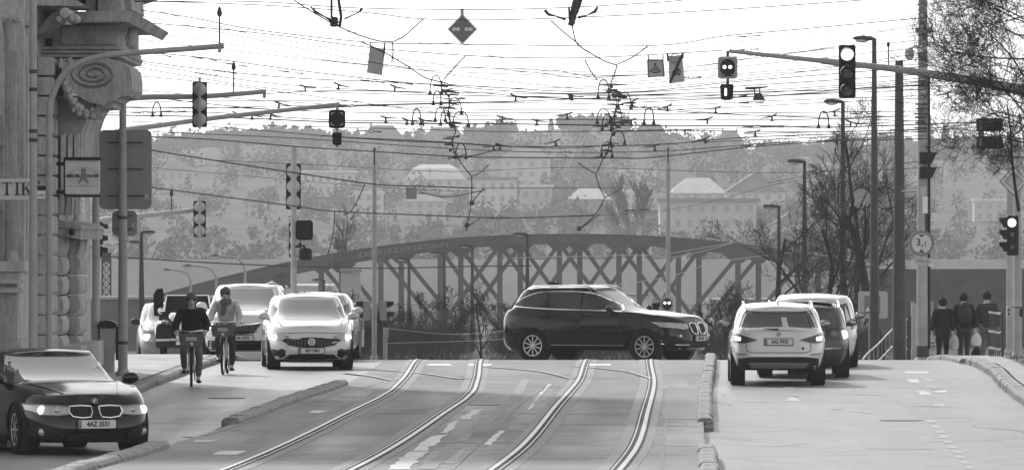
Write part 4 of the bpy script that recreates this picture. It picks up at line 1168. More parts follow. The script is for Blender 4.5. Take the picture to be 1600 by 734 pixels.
# front-facing traffic light on the right-hand arm
def signal_front(label, px, y0, y1, w, Y, lit=0, visor='up'):
    t = thing('traffic_signal', label, 'traffic light', W(px, (y0 + y1) / 2, Y))
    part('backing_board', MB().bbox((WX(px, Y), Y, WZ((y0 + y1) / 2, Y)), (ML(w, Y), .2, ML(y1 - y0, Y)), .02), 'black', t)
    h = (y1 - y0) / 3
    for k in range(3):
        c = W(px, y0 + h * (k + .5), Y - .105)
        part('lens', disc_lathe(c, ML(w * .40, Y), .03), 'lens_on' if k == lit else 'lens_off', t, smooth=True)
        mb = MB(); vs = []; n = 14
        for i in range(n + 1):
            an = PI * (-.08 + 1.16 * i / n)
            r = ML(w * .42, Y)
            vs += [c + Vector((math.cos(an) * r, 0, math.sin(an) * r)), c + Vector((math.cos(an) * r, -.22, math.sin(an) * r - .03)), c + Vector((math.cos(an) * r * .96, -.22, math.sin(an) * r * .96 - .03)), c + Vector((math.cos(an) * r * .96, 0, math.sin(an) * r * .96))]
        mb.add(vs, [(4 * i + a, 4 * i + b, 4 * i + 4 + b, 4 * i + 4 + a) for i in range(n) for a, b in ((0, 1), (1, 2), (2, 3))])
        part('visor', mb, 'trim', t)
    return t
signal_front('traffic light on the right-hand arm with its big top lamp lit', 1323.5, 71, 153, 26, 111)
Y = 112
t = thing('signal_mast', 'right-hand signal mast whose long tapering arm reaches left over the road', 'mast', (WX(1640, Y), Y, 0))
part('arm', MB().tube([W(1139, 80, Y), W(1290, 96, Y), W(1400, 108, Y), W(1520, 126, Y), W(1640, 150, Y)], [ML(3, Y), ML(4, Y), ML(5.4, Y), ML(7.5, Y), ML(9, Y)], 12), 'mast', t, smooth=True)
part('pole', MB().tube([(WX(1640, Y), Y, 0), W(1640, 120, Y)], ML(10, Y), 14), 'mast', t, smooth=True)
part('antenna', MB().tube([W(1388, 106, Y), W(1388, 72, Y)], .012, 6).ball(W(1388, 70, Y), (.03, .03, .05), 8, 6), 'mast_dark', t)
part('sleeve', MB().tube([W(1283, 95, Y), W(1318, 99.5, Y)], ML(5.2, Y), 12), 'mast', t)
t = tram_signal('pale-rimmed square tram signal with two lit dots at the tip of the right-hand arm', 1137, 106, 31, 35, 111.8, True, ((-5, -1, 2.7), (4, -1, 2.7)))
part('hanger', MB().tube([W(1137, 80, 111.9), W(1137, 132, 111.9)], .025, 8), 'mast_dark', t)
t = small_box('dark signal box with one lit upright bar, under the pale-rimmed tram signal', 1136, 144, 21, 25, 111.7, True)

# ------------------------------------------------------------------ street lamps
def lamp(px, top, Y, head=33, w0=16, w1=7, dirn=-1, label='', group=None, base_px=None, mt='mast_dark', tilt=.06):
    x = WX(px, Y); z = gpx(px, Y) if Y < 185 else gz_land(x, Y)
    zt = WZ(top, Y)
    t = thing('street_lamp', label, 'street lamp', (x, Y, z), group=group)
    mid = lerp(z, zt, .55)
    part('pole', MB().tube([(x, Y, z - .2), (x, Y, z + 1), (x, Y, mid), (x, Y, zt)], [ML(w0, Y)/2, ML(w0, Y)/2, ML(lerp(w0, w1, .55), Y)/2, ML(w1, Y)/2], 12), mt, t, smooth=True)
    L = ML(head, Y); hh = L * .2
    mb = MB(); vs = []
    secs = [(.10, .5, .0), (-.12, 1, .0), (-.55, 1.05, .02), (-.88, .8, .05), (-1.0, .45, .06)]
    for q, k, dz in secs:
        xx = x + dirn * (-q) * L
        zz = zt + (-q) * L * tilt
        for a, b in ((-.35, .0), (-.5, .4), (-.25, 1), (.25, 1), (.5, .4), (.35, .0)):
            vs.append((xx, Y + a * L * .42 * k, zz + b * hh * k))
    mb.add(vs, [(6*i+j, 6*i+(j+1) % 6, 6*i+6+(j+1) % 6, 6*i+6+j) for i in range(4) for j in range(6)] + [tuple(range(6)), tuple(range(29, 23, -1))])
    hd = part('lamp_head', mb, mt, t)
    c = Vector((x + dirn * .58 * L, Y, zt + .58 * L * tilt + .0))
    part('lamp_glass', MB().ball(c, (L * .33, L * .16, L * .13), 12, 6), 'offwhite', hd, smooth=True)
    return t
lamp(1366, 64, 159, 33, 16, 7, -1, 'tallest dark street lamp on the right, its head right of the big traffic light')
lamp(1317, 162, 182, 30, 13, 6, -1, 'second tallest dark street lamp on the right, below the big traffic light')
lamp(1257, 255, 203, 27, 12, 5, -1, 'third dark street lamp on the right, left of the taller ones')
lamp(1217, 325, 224, 25, 10, 5, -1, 'shortest dark street lamp of the right-hand row, above the white van')
lamp(824, 368, 262, 22, 9, 4.5, -1, 'dark street lamp right behind the dark off-road car')
lamp(738, 386, 290, 20, 8, 4, -1, 'street lamp left of the dark off-road car, next one along the bridge approach')
lamp(694, 397, 300, 22, 9, 4, -1, 'thick street lamp with the double-looking pole, left of middle in front of the arch')
lamp(639, 406, 320, 20, 8, 4, -1, 'street lamp right of the slim pin-topped mast, in front of the arch')
lamp(506, 439, 340, 18, 6, 4, -1, 'small street lamp just above the white hatchback roof')
lamp(432, 446, 350, 16, 6, 4, -1, 'tiny street lamp above the pale people carrier')
lamp(221, 365, 195, 22, 13, 5, 1, 'dark street lamp left of the cyclists, beside the tall sign post')
t = lamp(219, 380, 196, 18, 4, 3, -1, 'short second lamp head beside the dark left street lamp')
def gooseneck(px, top, reach, base_py, Y, label):
    x = WX(px, Y); z = gz_land(x, Y)
    t = thing('gooseneck_lamp', label, 'street lamp', (x, Y, z))
    zt = WZ(top, Y); L = ML(reach, Y)
    P = [(x, Y, z), (x, Y, zt - L * .45), (x - L * .06, Y, zt - L * .25), (x - L * .2, Y, zt - L * .08), (x - L * .4, Y, zt - L * .0), (x - L * .95, Y, zt + L * .06)]
    part('pole', MB().tube(P, [ML(2.2, Y), ML(2.0, Y), ML(1.6, Y), ML(1.5, Y), ML(1.4, Y), ML(1.2, Y)], 8), 'mast', t, smooth=True)
    hd = part('lamp_head', MB().ball((x - L * 1.05, Y, zt + L * .06), (L * .17, L * .1, L * .05), 10, 6), 'mast_dark', t, smooth=True)
    part('lamp_glass', MB().ball((x - L * 1.05, Y, zt + L * .02), (L * .15, L * .08, L * .05), 10, 6), 'white', hd, smooth=True)
gooseneck(383, 402, 46, 470, 300, 'tall gooseneck lamp bending left over the pale people carrier')
gooseneck(298, 423, 36, 470, 320, 'lower gooseneck lamp bending left, above the first cyclist')
gooseneck(338, 417, 44, 470, 340, 'gooseneck lamp with a shallow arc between the two other goosenecks')

# ------------------------------------------------------------------ slim masts in the middle
t = post('wire_mast', 'slim grey pin-topped mast in front of the left half of the arch', 'mast', 585, 258, 146, 8, 6.5, 'mast')
part('top_pin', MB().tube([W(585, 258, 146), W(585, 232, 146)], .02, 6).ball(W(585, 234, 146), (.03, .03, .06), 8, 6), 'mast_dark', t)
t = post('wire_mast', 'slim grey mast with a thin pin right of the dark off-road car', 'mast', 1044, 256, 175, 7.5, 6.5, 'mast')
part('top_pin', MB().tube([W(1044, 256, 175), W(1044, 232, 175)], .02, 6).ball(W(1044, 233, 175), (.03, .03, .06), 8, 6), 'mast_dark', t)
t = post('concrete_mast', 'thick pale concrete mast with the camera, carrying the height limit sign', 'mast', 1442, -60, 150, 20, 13, 'concrete_mast', bands=())
Y = 150
part('clamp', MB().lathe([(ML(15, Y)/2, 0), (ML(26, Y)/2, 0), (ML(26, Y)/2, .12), (ML(15, Y)/2, .12)], W(1443, 52, Y), n=16), 'mast', t)
part('cable', MB().tube([W(1451.5, 120, Y - .1), W(1452, 300, Y - .1), W(1452, 545, Y - .1)], .028, 6), 'black', t)
part('white_band', MB().lathe([(ML(18.4, Y)/2, 0), (ML(18.4, Y)/2, ML(26, Y))], W(1443.4, 333, Y), n=18), 'white', t)
part('dark_band', MB().lathe([(ML(17.9, Y)/2, 0), (ML(17.6, Y)/2, ML(40, Y))], W(1443.4, 374, Y), n=18), 'mast_dark', t)
part('dark_foot', MB().lathe([(ML(21.2, Y)/2, 0), (ML(20.6, Y)/2, ML(22, Y))], W(1442, 562, Y), n=18), 'mast_dark', t)
mb = MB()
for yy in (163, 170, 178, 184, 192, 200): mb.box(W(1441 + rnd.uniform(-3, 3), yy, Y - .12), (ML(20 + rnd.uniform(-4, 5), Y), .1, ML(2.4, Y)))
part('wire_bracket', mb, 'mast_dark', t)
c = thing('dome_camera', 'white dome camera on a curved arm at the top of the concrete mast', 'camera', W(1425, 82, 149.7))
part('arm', MB().tube([W(1436, 76, 149.7), W(1428, 72, 149.7), W(1423, 75, 149.7), W(1421, 80, 149.7)], .035, 8), 'white', c, smooth=True)
part('mount_box', MB().bbox(W(1437, 78, 149.7), (ML(8, Y), .2, ML(11, Y)), .02), 'white', c)
part('dome', MB().lathe([(.02, .16), (.10, .12), (.11, 0), (.095, -.07), (.05, -.12), (.001, -.13)], W(1421, 86, 149.7), n=16), 'alu_pale', c, smooth=True)
for yy, l in ((247, 'upper'), (270, 'lower')):
    s = thing('signal_visor_box', l + ' black hooded lamp pointing right on the concrete mast', 'signal', W(1448, yy, 149.6))
    part('housing', MB().bbox(W(1441, yy, 149.6), (ML(10, Y), .3, ML(19, Y)), .02), 'black', s)
    part('hood', MB().prism_y(pxpoly([(1446, yy - 9), (1464, yy - 9), (1456, yy + 8), (1446, yy + 9)], 149.5), 149.4, 149.8), 'black', s)
part('sticker', MB().box(W(1443, 298, Y - .145), (ML(10, Y), .01, ML(13, Y))), 'alu_pale', t)
post('dark_post', 'thick dark tapering post between the lamp row and the concrete mast', 'post', 1405, 95, 152, 21, 12.5, 'mast_dark', bands=(106, 345), n=16)
t = thing('cross_bar', 'thin horizontal bar joining the dark post to the concrete mast', 'bar', W(1425, 299, 151))
part('bar', MB().tube([W(1409, 299, 151.4), W(1437, 299, 150.2)], .02, 8), 'mast_dark', t)
# height limit sign
Y = 149.3
t = thing('height_limit_sign', 'round height limit sign reading 3,1 m with a dark rim on the concrete mast', 'sign', W(1440, 380, Y))
part('disc', MB().disc(W(1440, 380, Y), ML(20, Y), n=36, depth=.03), 'offwhite', t)
part('rim', MB().ring(W(1440, 380, Y - .012), ML(15.6, Y), ML(20.3, Y), .03, 40), 'midgrey', t)
part('lettering', mv(text_mb('3,', ML(16, Y), .008, .95, .002), (WX(1437, Y), Y - .012, WZ(379, Y))), 'ink', t)
part('lettering', mv(text_mb('1', ML(11, Y), .008, .9, .001), (WX(1446, Y), Y - .012, WZ(381, Y))), 'ink', t)
part('lettering', mv(text_mb('m', ML(7, Y), .008, 1), (WX(1440, Y), Y - .012, WZ(390, Y))), 'midgrey', t)
part('arrow', MB().prism_y(pxpoly([(1435, 366.5), (1445, 366.5), (1440, 370.5)], Y), Y - .01, Y - .002), 'ink', t)
part('arrow', MB().prism_y(pxpoly([(1435, 394.5), (1445, 394.5), (1440, 390.5)], Y), Y - .01, Y - .002), 'ink', t)
t = thing('supplementary_plate', 'small pale plate with grey print under the round height limit sign', 'sign', W(1441, 408, Y))
part('plate', MB().prism_y(rounded(1427, 403, 1455, 413, Y, .02), Y, Y + .03), 'alu_pale', t)
part('lettering', mv(text_mb('100 m', ML(7.5, Y), .006, 1.1), (WX(1441, Y), Y - .005, WZ(408, Y))), 'midgrey', t)
t = thing('dim_lamp', 'small lit lamp on the right edge of the concrete mast', 'lamp', W(1455, 414, Y))
part('lamp', MB().box(W(1454, 414.5, Y), (ML(7, Y), .1, ML(2.5, Y))), 'white', t)
# right edge: two masts, signals and the diamond sign
post('tram_mast', 'pale double-width mast near the right edge, behind the traffic light', 'mast', 1579, 205, 146, 14, 12, 'concrete_mast', bands=(560,))
post('signal_pole', 'pale round signal pole at the right edge with a push-button box', 'post', 1590, 215, 136, 13, 11, 'mast_light')
Y = 135.6
t = thing('push_button_box', 'small pale push-button box strapped between the two right-edge poles', 'box', W(1577, 486, Y))
part('housing', MB().bbox(W(1577, 487, Y), (ML(8, Y), .12, ML(16, Y)), .015), 'alu_pale', t)
mb = MB()
for yy in (484, 490): mb.box(W(1576, yy, Y - .065), (ML(3, Y), .01, ML(3.4, Y)))
part('button', mb, 'ink', t)
part('strap', MB().box(W(1589, 480, Y), (ML(15, Y), .3, ML(1.6, Y))), 'black', t)
part('black_box', MB().bbox(W(1595, 488, Y - .1), (ML(4, Y), .1, ML(13, Y)), .01), 'black', t)
t = thing('traffic_signal', 'black traffic light at the right edge, turned left with a pale lit top lamp', 'traffic light', W(1579, 368, 135.4))
Y = 135.4
part('backing_board', MB().bbox(W(1582, 368, Y), (ML(18, Y), .2, ML(62, Y)), .02), 'black', t)
for k, yy in enumerate((348, 367, 386)):
    part('lens', disc_lathe(W(1581, yy, Y - .11), ML(7 if k == 0 else 4, Y), .03), 'lens_on' if k == 0 else 'lens_off', t, smooth=True)
    part('visor', MB().prism_y(pxpoly([(1574, yy - 8), (1561, yy - 8), (1561, yy - 2), (1566, yy + 1), (1568, yy + 7), (1574, yy + 7)], Y - .1), Y - .2, Y + .05), 'black', t)
t = thing('priority_sign', 'diamond priority sign with a pale border beside the right-edge mast, edge cut by branches', 'sign', W(1584, 283, 134))
Y = 134
def dia(cx, cy, r, y0, y1): return MB().prism_y(pxpoly([(cx - r, cy), (cx, cy - r * 1.02), (cx + r, cy), (cx, cy + r * 1.02)], y0), y0, y1)
part('edge', dia(1584, 283, 23, Y, Y + .03), 'ink', t); part('border', dia(1584, 283, 21.4, Y - .006, Y - .001), 'offwhite', t); part('field', dia(1584, 283, 14.6, Y - .012, Y - .007), 'midgrey', t); part('field', dia(1584, 283, 13, Y - .018, Y - .013), 'alu_pale', t)
Y = 140
for yy, l in ((195, 'upper dark signal box half hidden by twigs near the right edge'), (223, 'lower dark signal box with a pale end plate near the right edge')):
    t = thing('signal_box', l, 'signal box', W(1546, yy, Y))
    part('housing', MB().bbox(W(1546, yy, Y), (ML(40, Y), .4, ML(20, Y)), .03), 'black', t)
    part('end_plate', MB().bbox(W(1532, yy, Y - .21), (ML(5, Y), .03, ML(15, Y)), .01), 'trim_grey', t)
    part('lug', MB().box(W(1533, yy + 14, Y), (ML(9, Y), .1, ML(8, Y))), 'trim_grey', t)
# pedestrian signals on the slim mast and the push-button post, info panel
Y = 145.5
for px, d, l in ((573, -1, 'pedestrian signal facing left on the slim pin-topped mast'), (599, 1, 'pedestrian signal facing right on the slim pin-topped mast')):
    t = thing('pedestrian_signal', l, 'pedestrian signal', W(px, 485, Y))
    part('housing', MB().bbox(W(px, 485, Y), (ML(11, Y), .28, ML(31, Y)), .02), 'alu', t)
    for yy in (475, 491):
        part('visor', MB().prism_y(pxpoly([(px + d * 5.5, yy - 5), (px + d * 17, yy - 4), (px + d * 15, yy + 2), (px + d * 5.5, yy + 6)], Y), Y - .13, Y + .13), 'black', t)
t = thing('button_post', 'short pale push-button post right of the slim pin-topped mast', 'post', (WX(602, 146), 146, gz(-2.9, 146)))
part('post', MB().tube([(WX(602, 146), 146, gz(-2.9, 146)), W(602, 512, 146)], ML(3.4, 146), 10), 'mast', t)
part('head', MB().bbox(W(603, 520, 145.9), (ML(8, 146), .15, ML(15, 146)), .02), 'mast', t)
t = thing('info_panel', 'framed street panel with dark letters behind the right mirror of the white hatchback', 'panel', W(556, 500, 150))
part('board', MB().bbox(W(556, 505, 150), (ML(26, 150), .08, ML(70, 150)), .03), 'mast', t)
part('face', MB().box(W(556, 484, 149.94), (ML(18, 150), .02, ML(22, 150))), 'white', t)
part('face', MB().box(W(557, 520, 149.94), (ML(20, 150), .02, ML(40, 150))), 'trim_grey', t)
part('print', MB().box(W(558, 483, 149.925), (ML(12, 150), .006, ML(4, 150))).box(W(557, 477, 149.925), (ML(14, 150), .006, ML(3, 150))), 'ink', t)
mb = MB()
for k in range(7): mb.box(W(567, 516 + k * 4, 149.925), (ML(3, 150), .006, ML(2.4, 150)))
part('print', mb, 'white', t)
# tram signal low beside the car bonnet
t = tram_signal('small square tram signal with two lit dots above the bonnet of the dark off-road car', 1042.5, 475, 20, 24, 156, True, ((-3.6, -2, 2), (3, -2, 2)))
part('post', MB().tube([W(1046, 486, 156.1), (WX(1046, 156), 156.1, gz(3.8, 156))], .05, 10), 'mast', t)
t = thing('pedestrian_signal', 'dark hooded signal beside the small square tram signal, facing left', 'pedestrian signal', W(1022, 476, 156))
part('housing', MB().bbox(W(1024, 477, 156), (ML(12, 156), .2, ML(20, 156)), .02), 'black', t)
part('visor', MB().prism_y(pxpoly([(1018, 468), (1030, 468), (1030, 472), (1017, 474)], 156), 155.7, 155.95), 'mast', t)
# litter bin by the tall post
Y = 124
x, z = WX(168, Y), gpx(168, Y)
t = thing('litter_bin', 'grey litter bin with a dark rounded lid, left of the tall sign post', 'litter bin', (x, Y, z))
part('body', MB().bbox((x, Y, z + .42), (ML(21, Y), .35, .84), .02), 'mast', t)
part('lid', MB().prism_y([(x - .17, z + .842), (x + .19, z + .842), (x + .19, z + .93), (x + .1, z + .98), (x - .02, z + 1.0), (x - .13, z + .97), (x - .17, z + .91)], Y - .2, Y + .2), 'black', t)
part('side_plate', MB().box((x + .2, Y, z + .55), (.07, .3, .65)), 'black', t)
# lattice tower far left
Y = 330
t = thing('lattice_mast', 'thin steel lattice mast behind the corner building, left of the tall sign post', 'mast', (WX(166, Y), Y, gz_land(WX(166, Y), Y)))
mb = MB(); zz = WZ(560, Y); zt = WZ(408, Y); hw = ML(6.5, Y)
for s in (-1, 1):
    for d in (0, 1): mb.tube([(WX(166, Y) + s * hw, Y + d * .4, zz), (WX(166, Y) + s * hw, Y + d * .4, zt)], .035, 5)
part('leg', mb, 'mast_dark', t)
mb = MB(); n = 13
for k in range(n):
    a = lerp(zz, zt, k / n); b = lerp(zz, zt, (k + 1) / n); X = WX(166, Y)
    mb.tube([(X - hw, Y, a), (X + hw, Y, b)], .025, 4); mb.tube([(X + hw, Y + .02, a), (X - hw, Y + .02, b)], .025, 4); mb.tube([(X - hw, Y, b), (X + hw, Y, b)], .02, 4)
br_ = part('lattice_brace', mb, 'mast_dark', t); br_['kind'] = 'stuff'
part('head', MB().box((WX(166, Y), Y + .2, zt + .2), (2.3 * hw, .6, .5)), 'mast_dark', t)
# ------------------------------------------------------------------ overhead wires, hangers and hanging plates
def wire(pts, Y0=120, Y1=None, r=.009, sag=0.0, name='overhead_wire', label='thin dark overhead wire stretched across the street', group='overhead wires across the street', cat='wire', mt='wire'):
    Y1 = Y0 if Y1 is None else Y1
    n = len(pts); P = []
    x0, x1 = pts[0][0], pts[-1][0]
    pw = [W(a, b, lerp(Y0, Y1, (a - x0) / (x1 - x0) if x1 != x0 else i / (n - 1))) for i, (a, b) in enumerate(pts)]
    for i in range(n - 1):
        p0 = pw[max(i - 1, 0)]; p1 = pw[i]; p2 = pw[i + 1]; p3 = pw[min(i + 2, n - 1)]
        for k in range(5):
            u = k / 5.0
            P.append(.5 * ((2 * p1) + (p2 - p0) * u + (2 * p0 - 5 * p1 + 4 * p2 - p3) * u * u + (3 * p1 - p0 - 3 * p2 + p3) * u ** 3))
    P.append(pw[-1])
    return solo(name, MB().tube(P, r, 5), mt, label, cat, group, loc=P[0])
span = [
 ([(-30, 2), (205, 3), (400, 3), (560, 13), (800, 15), (1000, 6), (1075, 0), (1110, -4)], 118, .008),
 ([(205, 2), (400, 8), (570, 20), (662, 30), (800, 31), (1000, 23), (1200, 11), (1440, -6)], 118, .008),
 ([(205, 14), (300, 28), (400, 47), (570, 66), (700, 69), (1012, 72), (1130, 57), (1250, 46), (1446, 28)], 120, .008),
 ([(205, 34), (300, 42), (430, 55), (570, 74), (727, 87), (850, 91), (960, 89), (1130, 79)], 122, .008),
 ([(205, 5), (330, 40), (480, 70), (660, 98), (800, 110), (960, 128), (1010, 126), (1200, 112), (1446, 92)], 124, .006),
 ([(205, 46), (400, 76), (560, 100), (800, 108), (1000, 112), (1250, 82), (1446, 62)], 126, .006),
 ([(205, 80), (330, 92), (480, 112), (640, 130), (725, 134), (960, 145), (1150, 128), (1300, 116), (1446, 104)], 122, .008),
 ([(205, 94), (330, 110), (470, 123), (660, 131), (800, 143), (960, 146), (1200, 132), (1446, 116)], 124, .008),
 ([(205, 96), (400, 128), (600, 142), (800, 146), (1000, 148), (1250, 138), (1446, 122)], 126, .007),
 ([(416, 147), (480, 143), (560, 142), (650, 145), (690, 148), (800, 151), (960, 150), (1200, 148)], 128, .008),
 ([(205, 148), (330, 163), (450, 172), (560, 166), (700, 162), (830, 158), (960, 152), (1100, 145), (1300, 141), (1446, 132)], 130, .009),
 ([(160, 176), (330, 176), (520, 188), (700, 188), (880, 187), (1100, 188), (1250, 187), (1400, 182)], 130, .009),
 ([(160, 180), (330, 183), (520, 191), (640, 193), (800, 194), (960, 196), (1200, 197), (1300, 199), (1560, 190)], 130, .012),
 ([(160, 166), (300, 169), (440, 166), (531, 165), (700, 161), (820, 158)], 131, .008),
 ([(205, 160), (330, 158), (500, 158), (700, 160), (960, 164), (1170, 180), (1446, 182)], 132, .007),
 ([(980, 166), (1042, 173), (1120, 178), (1300, 185), (1446, 190)], 132, .008),
 ([(330, 198), (420, 205), (530, 214), (660, 220), (770, 227), (880, 232), (960, 226)], 136, .008),
 ([(237, 214), (330, 218), (460, 229), (585, 237), (720, 245), (800, 246), (960, 247), (1020, 246), (1180, 229), (1320, 220), (1446, 217)], 138, .011),
 ([(500, 212), (600, 219), (712, 224), (800, 229), (960, 228), (1060, 224), (1180, 214), (1446, 206)], 138, .010),
 ([(237, 235), (330, 250), (460, 270), (585, 288), (660, 291), (740, 294)], 142, .013),
 ([(740, 294), (860, 294), (975, 293)], 142, .006),
 ([(237, 293), (330, 305), (460, 322), (520, 330), (660, 336), (760, 340), (830, 340), (930, 336)], 144, .012),
 ([(160, 400), (240, 405), (340, 411), (460, 416), (585, 419), (740, 416), (830, 415)], 180, .016),
 ([(330, 250), (500, 258), (700, 268), (900, 262), (1200, 270), (1446, 262)], 160, .006),
 ([(1200, 286), (1330, 262), (1446, 252)], 160, .007),
 ([(800, 340), (930, 337), (1080, 322), (1250, 280), (1440, 262)], 165, .005),
 ([(800, 106), (960, 118), (1120, 100), (1446, 36)], 126, .005),
 ([(800, 112), (1000, 118), (1200, 90), (1446, 48)], 127, .005),
 ([(1000, 160), (1200, 150), (1320, 140), (1446, 128)], 128, .008),
 ([(1180, 152), (1320, 143), (1440, 134), (1520, 138)], 129, .008),
 ([(1160, 210), (1300, 206), (1410, 204), (1446, 202), (1560, 188)], 134, .008),
 ([(1100, 222), (1250, 216), (1400, 208), (1560, 196)], 136, .008),
 ([(1452, 68), (1500, 66), (1560, 72)], 140, .006), ([(1452, 90), (1500, 70), (1540, 58)], 140, .005),
 ([(960, 206), (1080, 204), (1200, 206), (1320, 206), (1446, 202)], 134, .008),
 ([(237, 262), (585, 292), (760, 300)], 190, .006),
 ([(205, 22), (400, 62), (600, 101), (800, 128), (960, 140), (1200, 120), (1446, 82)], 121, 0.006),
 ([(205, 60), (420, 86), (640, 108), (800, 116), (1000, 118), (1446, 74)], 123, 0.006),
 ([(205, 104), (400, 136), (560, 146), (760, 150), (960, 156), (1200, 150), (1446, 140)], 127, 0.007),
 ([(160, 170), (330, 168), (560, 176), (800, 176), (1000, 178), (1446, 174)], 131, 0.008),
 ([(205, 190), (400, 196), (640, 202), (800, 206), (1000, 204), (1300, 196), (1446, 188)], 133, 0.007),
 ([(237, 206), (460, 216), (700, 232), (860, 238), (1040, 236), (1200, 224), (1446, 212)], 137, 0.008),
 ([(700, 132), (800, 138), (960, 134), (1130, 120), (1446, 100)], 125, 0.006),
 ([(690, 140), (840, 152), (1000, 154), (1200, 145), (1446, 126)], 128, 0.007),
 ([(650, 66), (800, 94), (920, 120), (1010, 124)], 122, 0.005),
 ([(470, 40), (640, 62), (800, 76), (940, 80), (1130, 66), (1446, 44)], 120, 0.005),
 ([(205, 118), (330, 130), (500, 152), (700, 178), (800, 182)], 129, 0.007),
 ([(205, 140), (420, 158), (640, 168), (800, 172), (960, 170), (1200, 158), (1446, 150)], 131, 0.007),
 ([(1130, 90), (1260, 80), (1446, 54)], 122, 0.005),
 ([(960, 172), (1100, 170), (1300, 160), (1446, 154)], 130, 0.007),
]
rank = sorted(range(len(span)), key=lambda i: interp(span[i][0], 800))
for i, (pts, Y, r) in enumerate(span):
    wire(pts, Y, None, r * 1.2, label='thin dark overhead wire, ' + nth(rank.index(i)) + ' from the top over the middle of the street')
pale = [([(1044, 404), (1100, 392), (1150, 378)], 240), ([(800, 403), (960, 399), (1044, 396), (1180, 372)], 240), ([(960, 446), (1044, 432), (1130, 408), (1260, 392)], 240), ([(600, 512), (720, 522), (860, 508)], 178), ([(600, 536), (780, 530), (860, 515)], 178)]
for i, (pts, Y) in enumerate(pale):
    wire(pts, Y, None, .012 if Y > 200 else .006, label=['pale cable behind the slim pin-topped mast, short and highest', 'long pale cable just under the top chord of the bridge', 'pale cable slanting up right below the bridge chord', 'pale sagging cable across the scrub, upper one', 'pale sagging cable across the scrub, lower one'][i], group='pale cables before the bridge', mt='alu_pale')
# curved trolley wires in front of the sky (heavier)
heavy = [
 ([(448, -8), (470, 8), (500, 26), (530, 42), (560, 55), (590, 64), (613, 66)], 118, 'dark trolley wire curving down right from the top edge, left of the diamond sign'),
 ([(565, 66), (600, 82), (640, 106), (665, 122), (700, 131)], 121, 'dark trolley wire running down right from the tilted plate to the left wire cluster'),
 ([(613, 66), (614, 82), (612, 98)], 119, 'short vertical tie wire right of the tilted grey plate'),
 ([(613, 66), (630, 58), (645, 45), (662, 30)], 119, 'slanting tie wire rising right above the tilted grey plate'),
 ([(693, 125), (708, 108), (727, 88)], 124, 'slanting tie wire rising right from the left wire cluster'),
 ([(894, 40), (898, 60), (905, 72), (930, 88), (950, 98), (964, 102)], 119, 'dark trolley wire curving down right from the right hanging insulator'),
 ([(860, 32), (880, 50), (905, 70)], 119, 'slanting tie wire joining the right trolley wire from the left'),
 ([(964, 101), (988, 90), (1013, 72)], 120, 'slanting tie wire rising right towards the square wave sign'),
 ([(964, 102), (960, 116), (954, 130)], 121, 'steep tie wire down to the right wire cluster'),
 ([(914, 94), (922, 110), (933, 125)], 121, 'steep tie wire down right to the top of the right wire cluster'),
 ([(714, 240), (720, 254), (737, 276)], 138, 'slanting wire below the left wire cluster in front of the mansard house'),
 ([(737, 276), (737, 300), (736, 316), (733, 336), (728, 360)], 139, 'hanging wire with two small weights in front of the hill'),
 ([(737, 316), (746, 306), (755, 295)], 139, 'short tie wire from the upper weight to the right'),
 ([(737, 276), (750, 270), (764, 257)], 139, 'short tie wire rising right under the loop hanger'),
 ([(733, 352), (742, 346), (751, 340)], 140, 'short tie wire beside the lower weight'),
 ([(943, 246), (937, 260), (931, 272)], 138, 'steep wire below the right wire cluster'),
 ([(903, 254), (915, 263), (930, 271)], 138, 'short wire meeting the steep wire from the left'),
 ([(931, 272), (936, 290), (945, 309)], 138, 'wire leaning right below the forked joint'),
 ([(945, 309), (958, 302), (972, 293)], 138, 'short tie wire rising right in front of the pyramid-roofed villa'),
 ([(945, 309), (930, 335), (905, 358)], 140, 'long slanting wire running down left to the small dark weight over the arch'),
 ([(905, 358), (920, 348), (937, 334)], 140, 'short tie wire beside the small dark weight over the arch'),
 ([(570, 288), (560, 310), (548, 330), (536, 336)], 143, 'slack wire hanging left of the slim pin-topped mast'),
 ([(523, 330), (522, 352), (519, 372), (512, 398)], 144, 'slack vertical wire right of the rounded tram signal'),
 ([(655, 300), (700, 308), (760, 296)], 150, 'slack thin wire right of the small hanging plate'),
 ([(700, 248), (745, 242), (780, 232)], 138, 'wire rising right from the loop hanger to the dark clamp'),
]
for pts, Y, lab in heavy: wire(pts, Y, None, .013, label=lab, group=None)
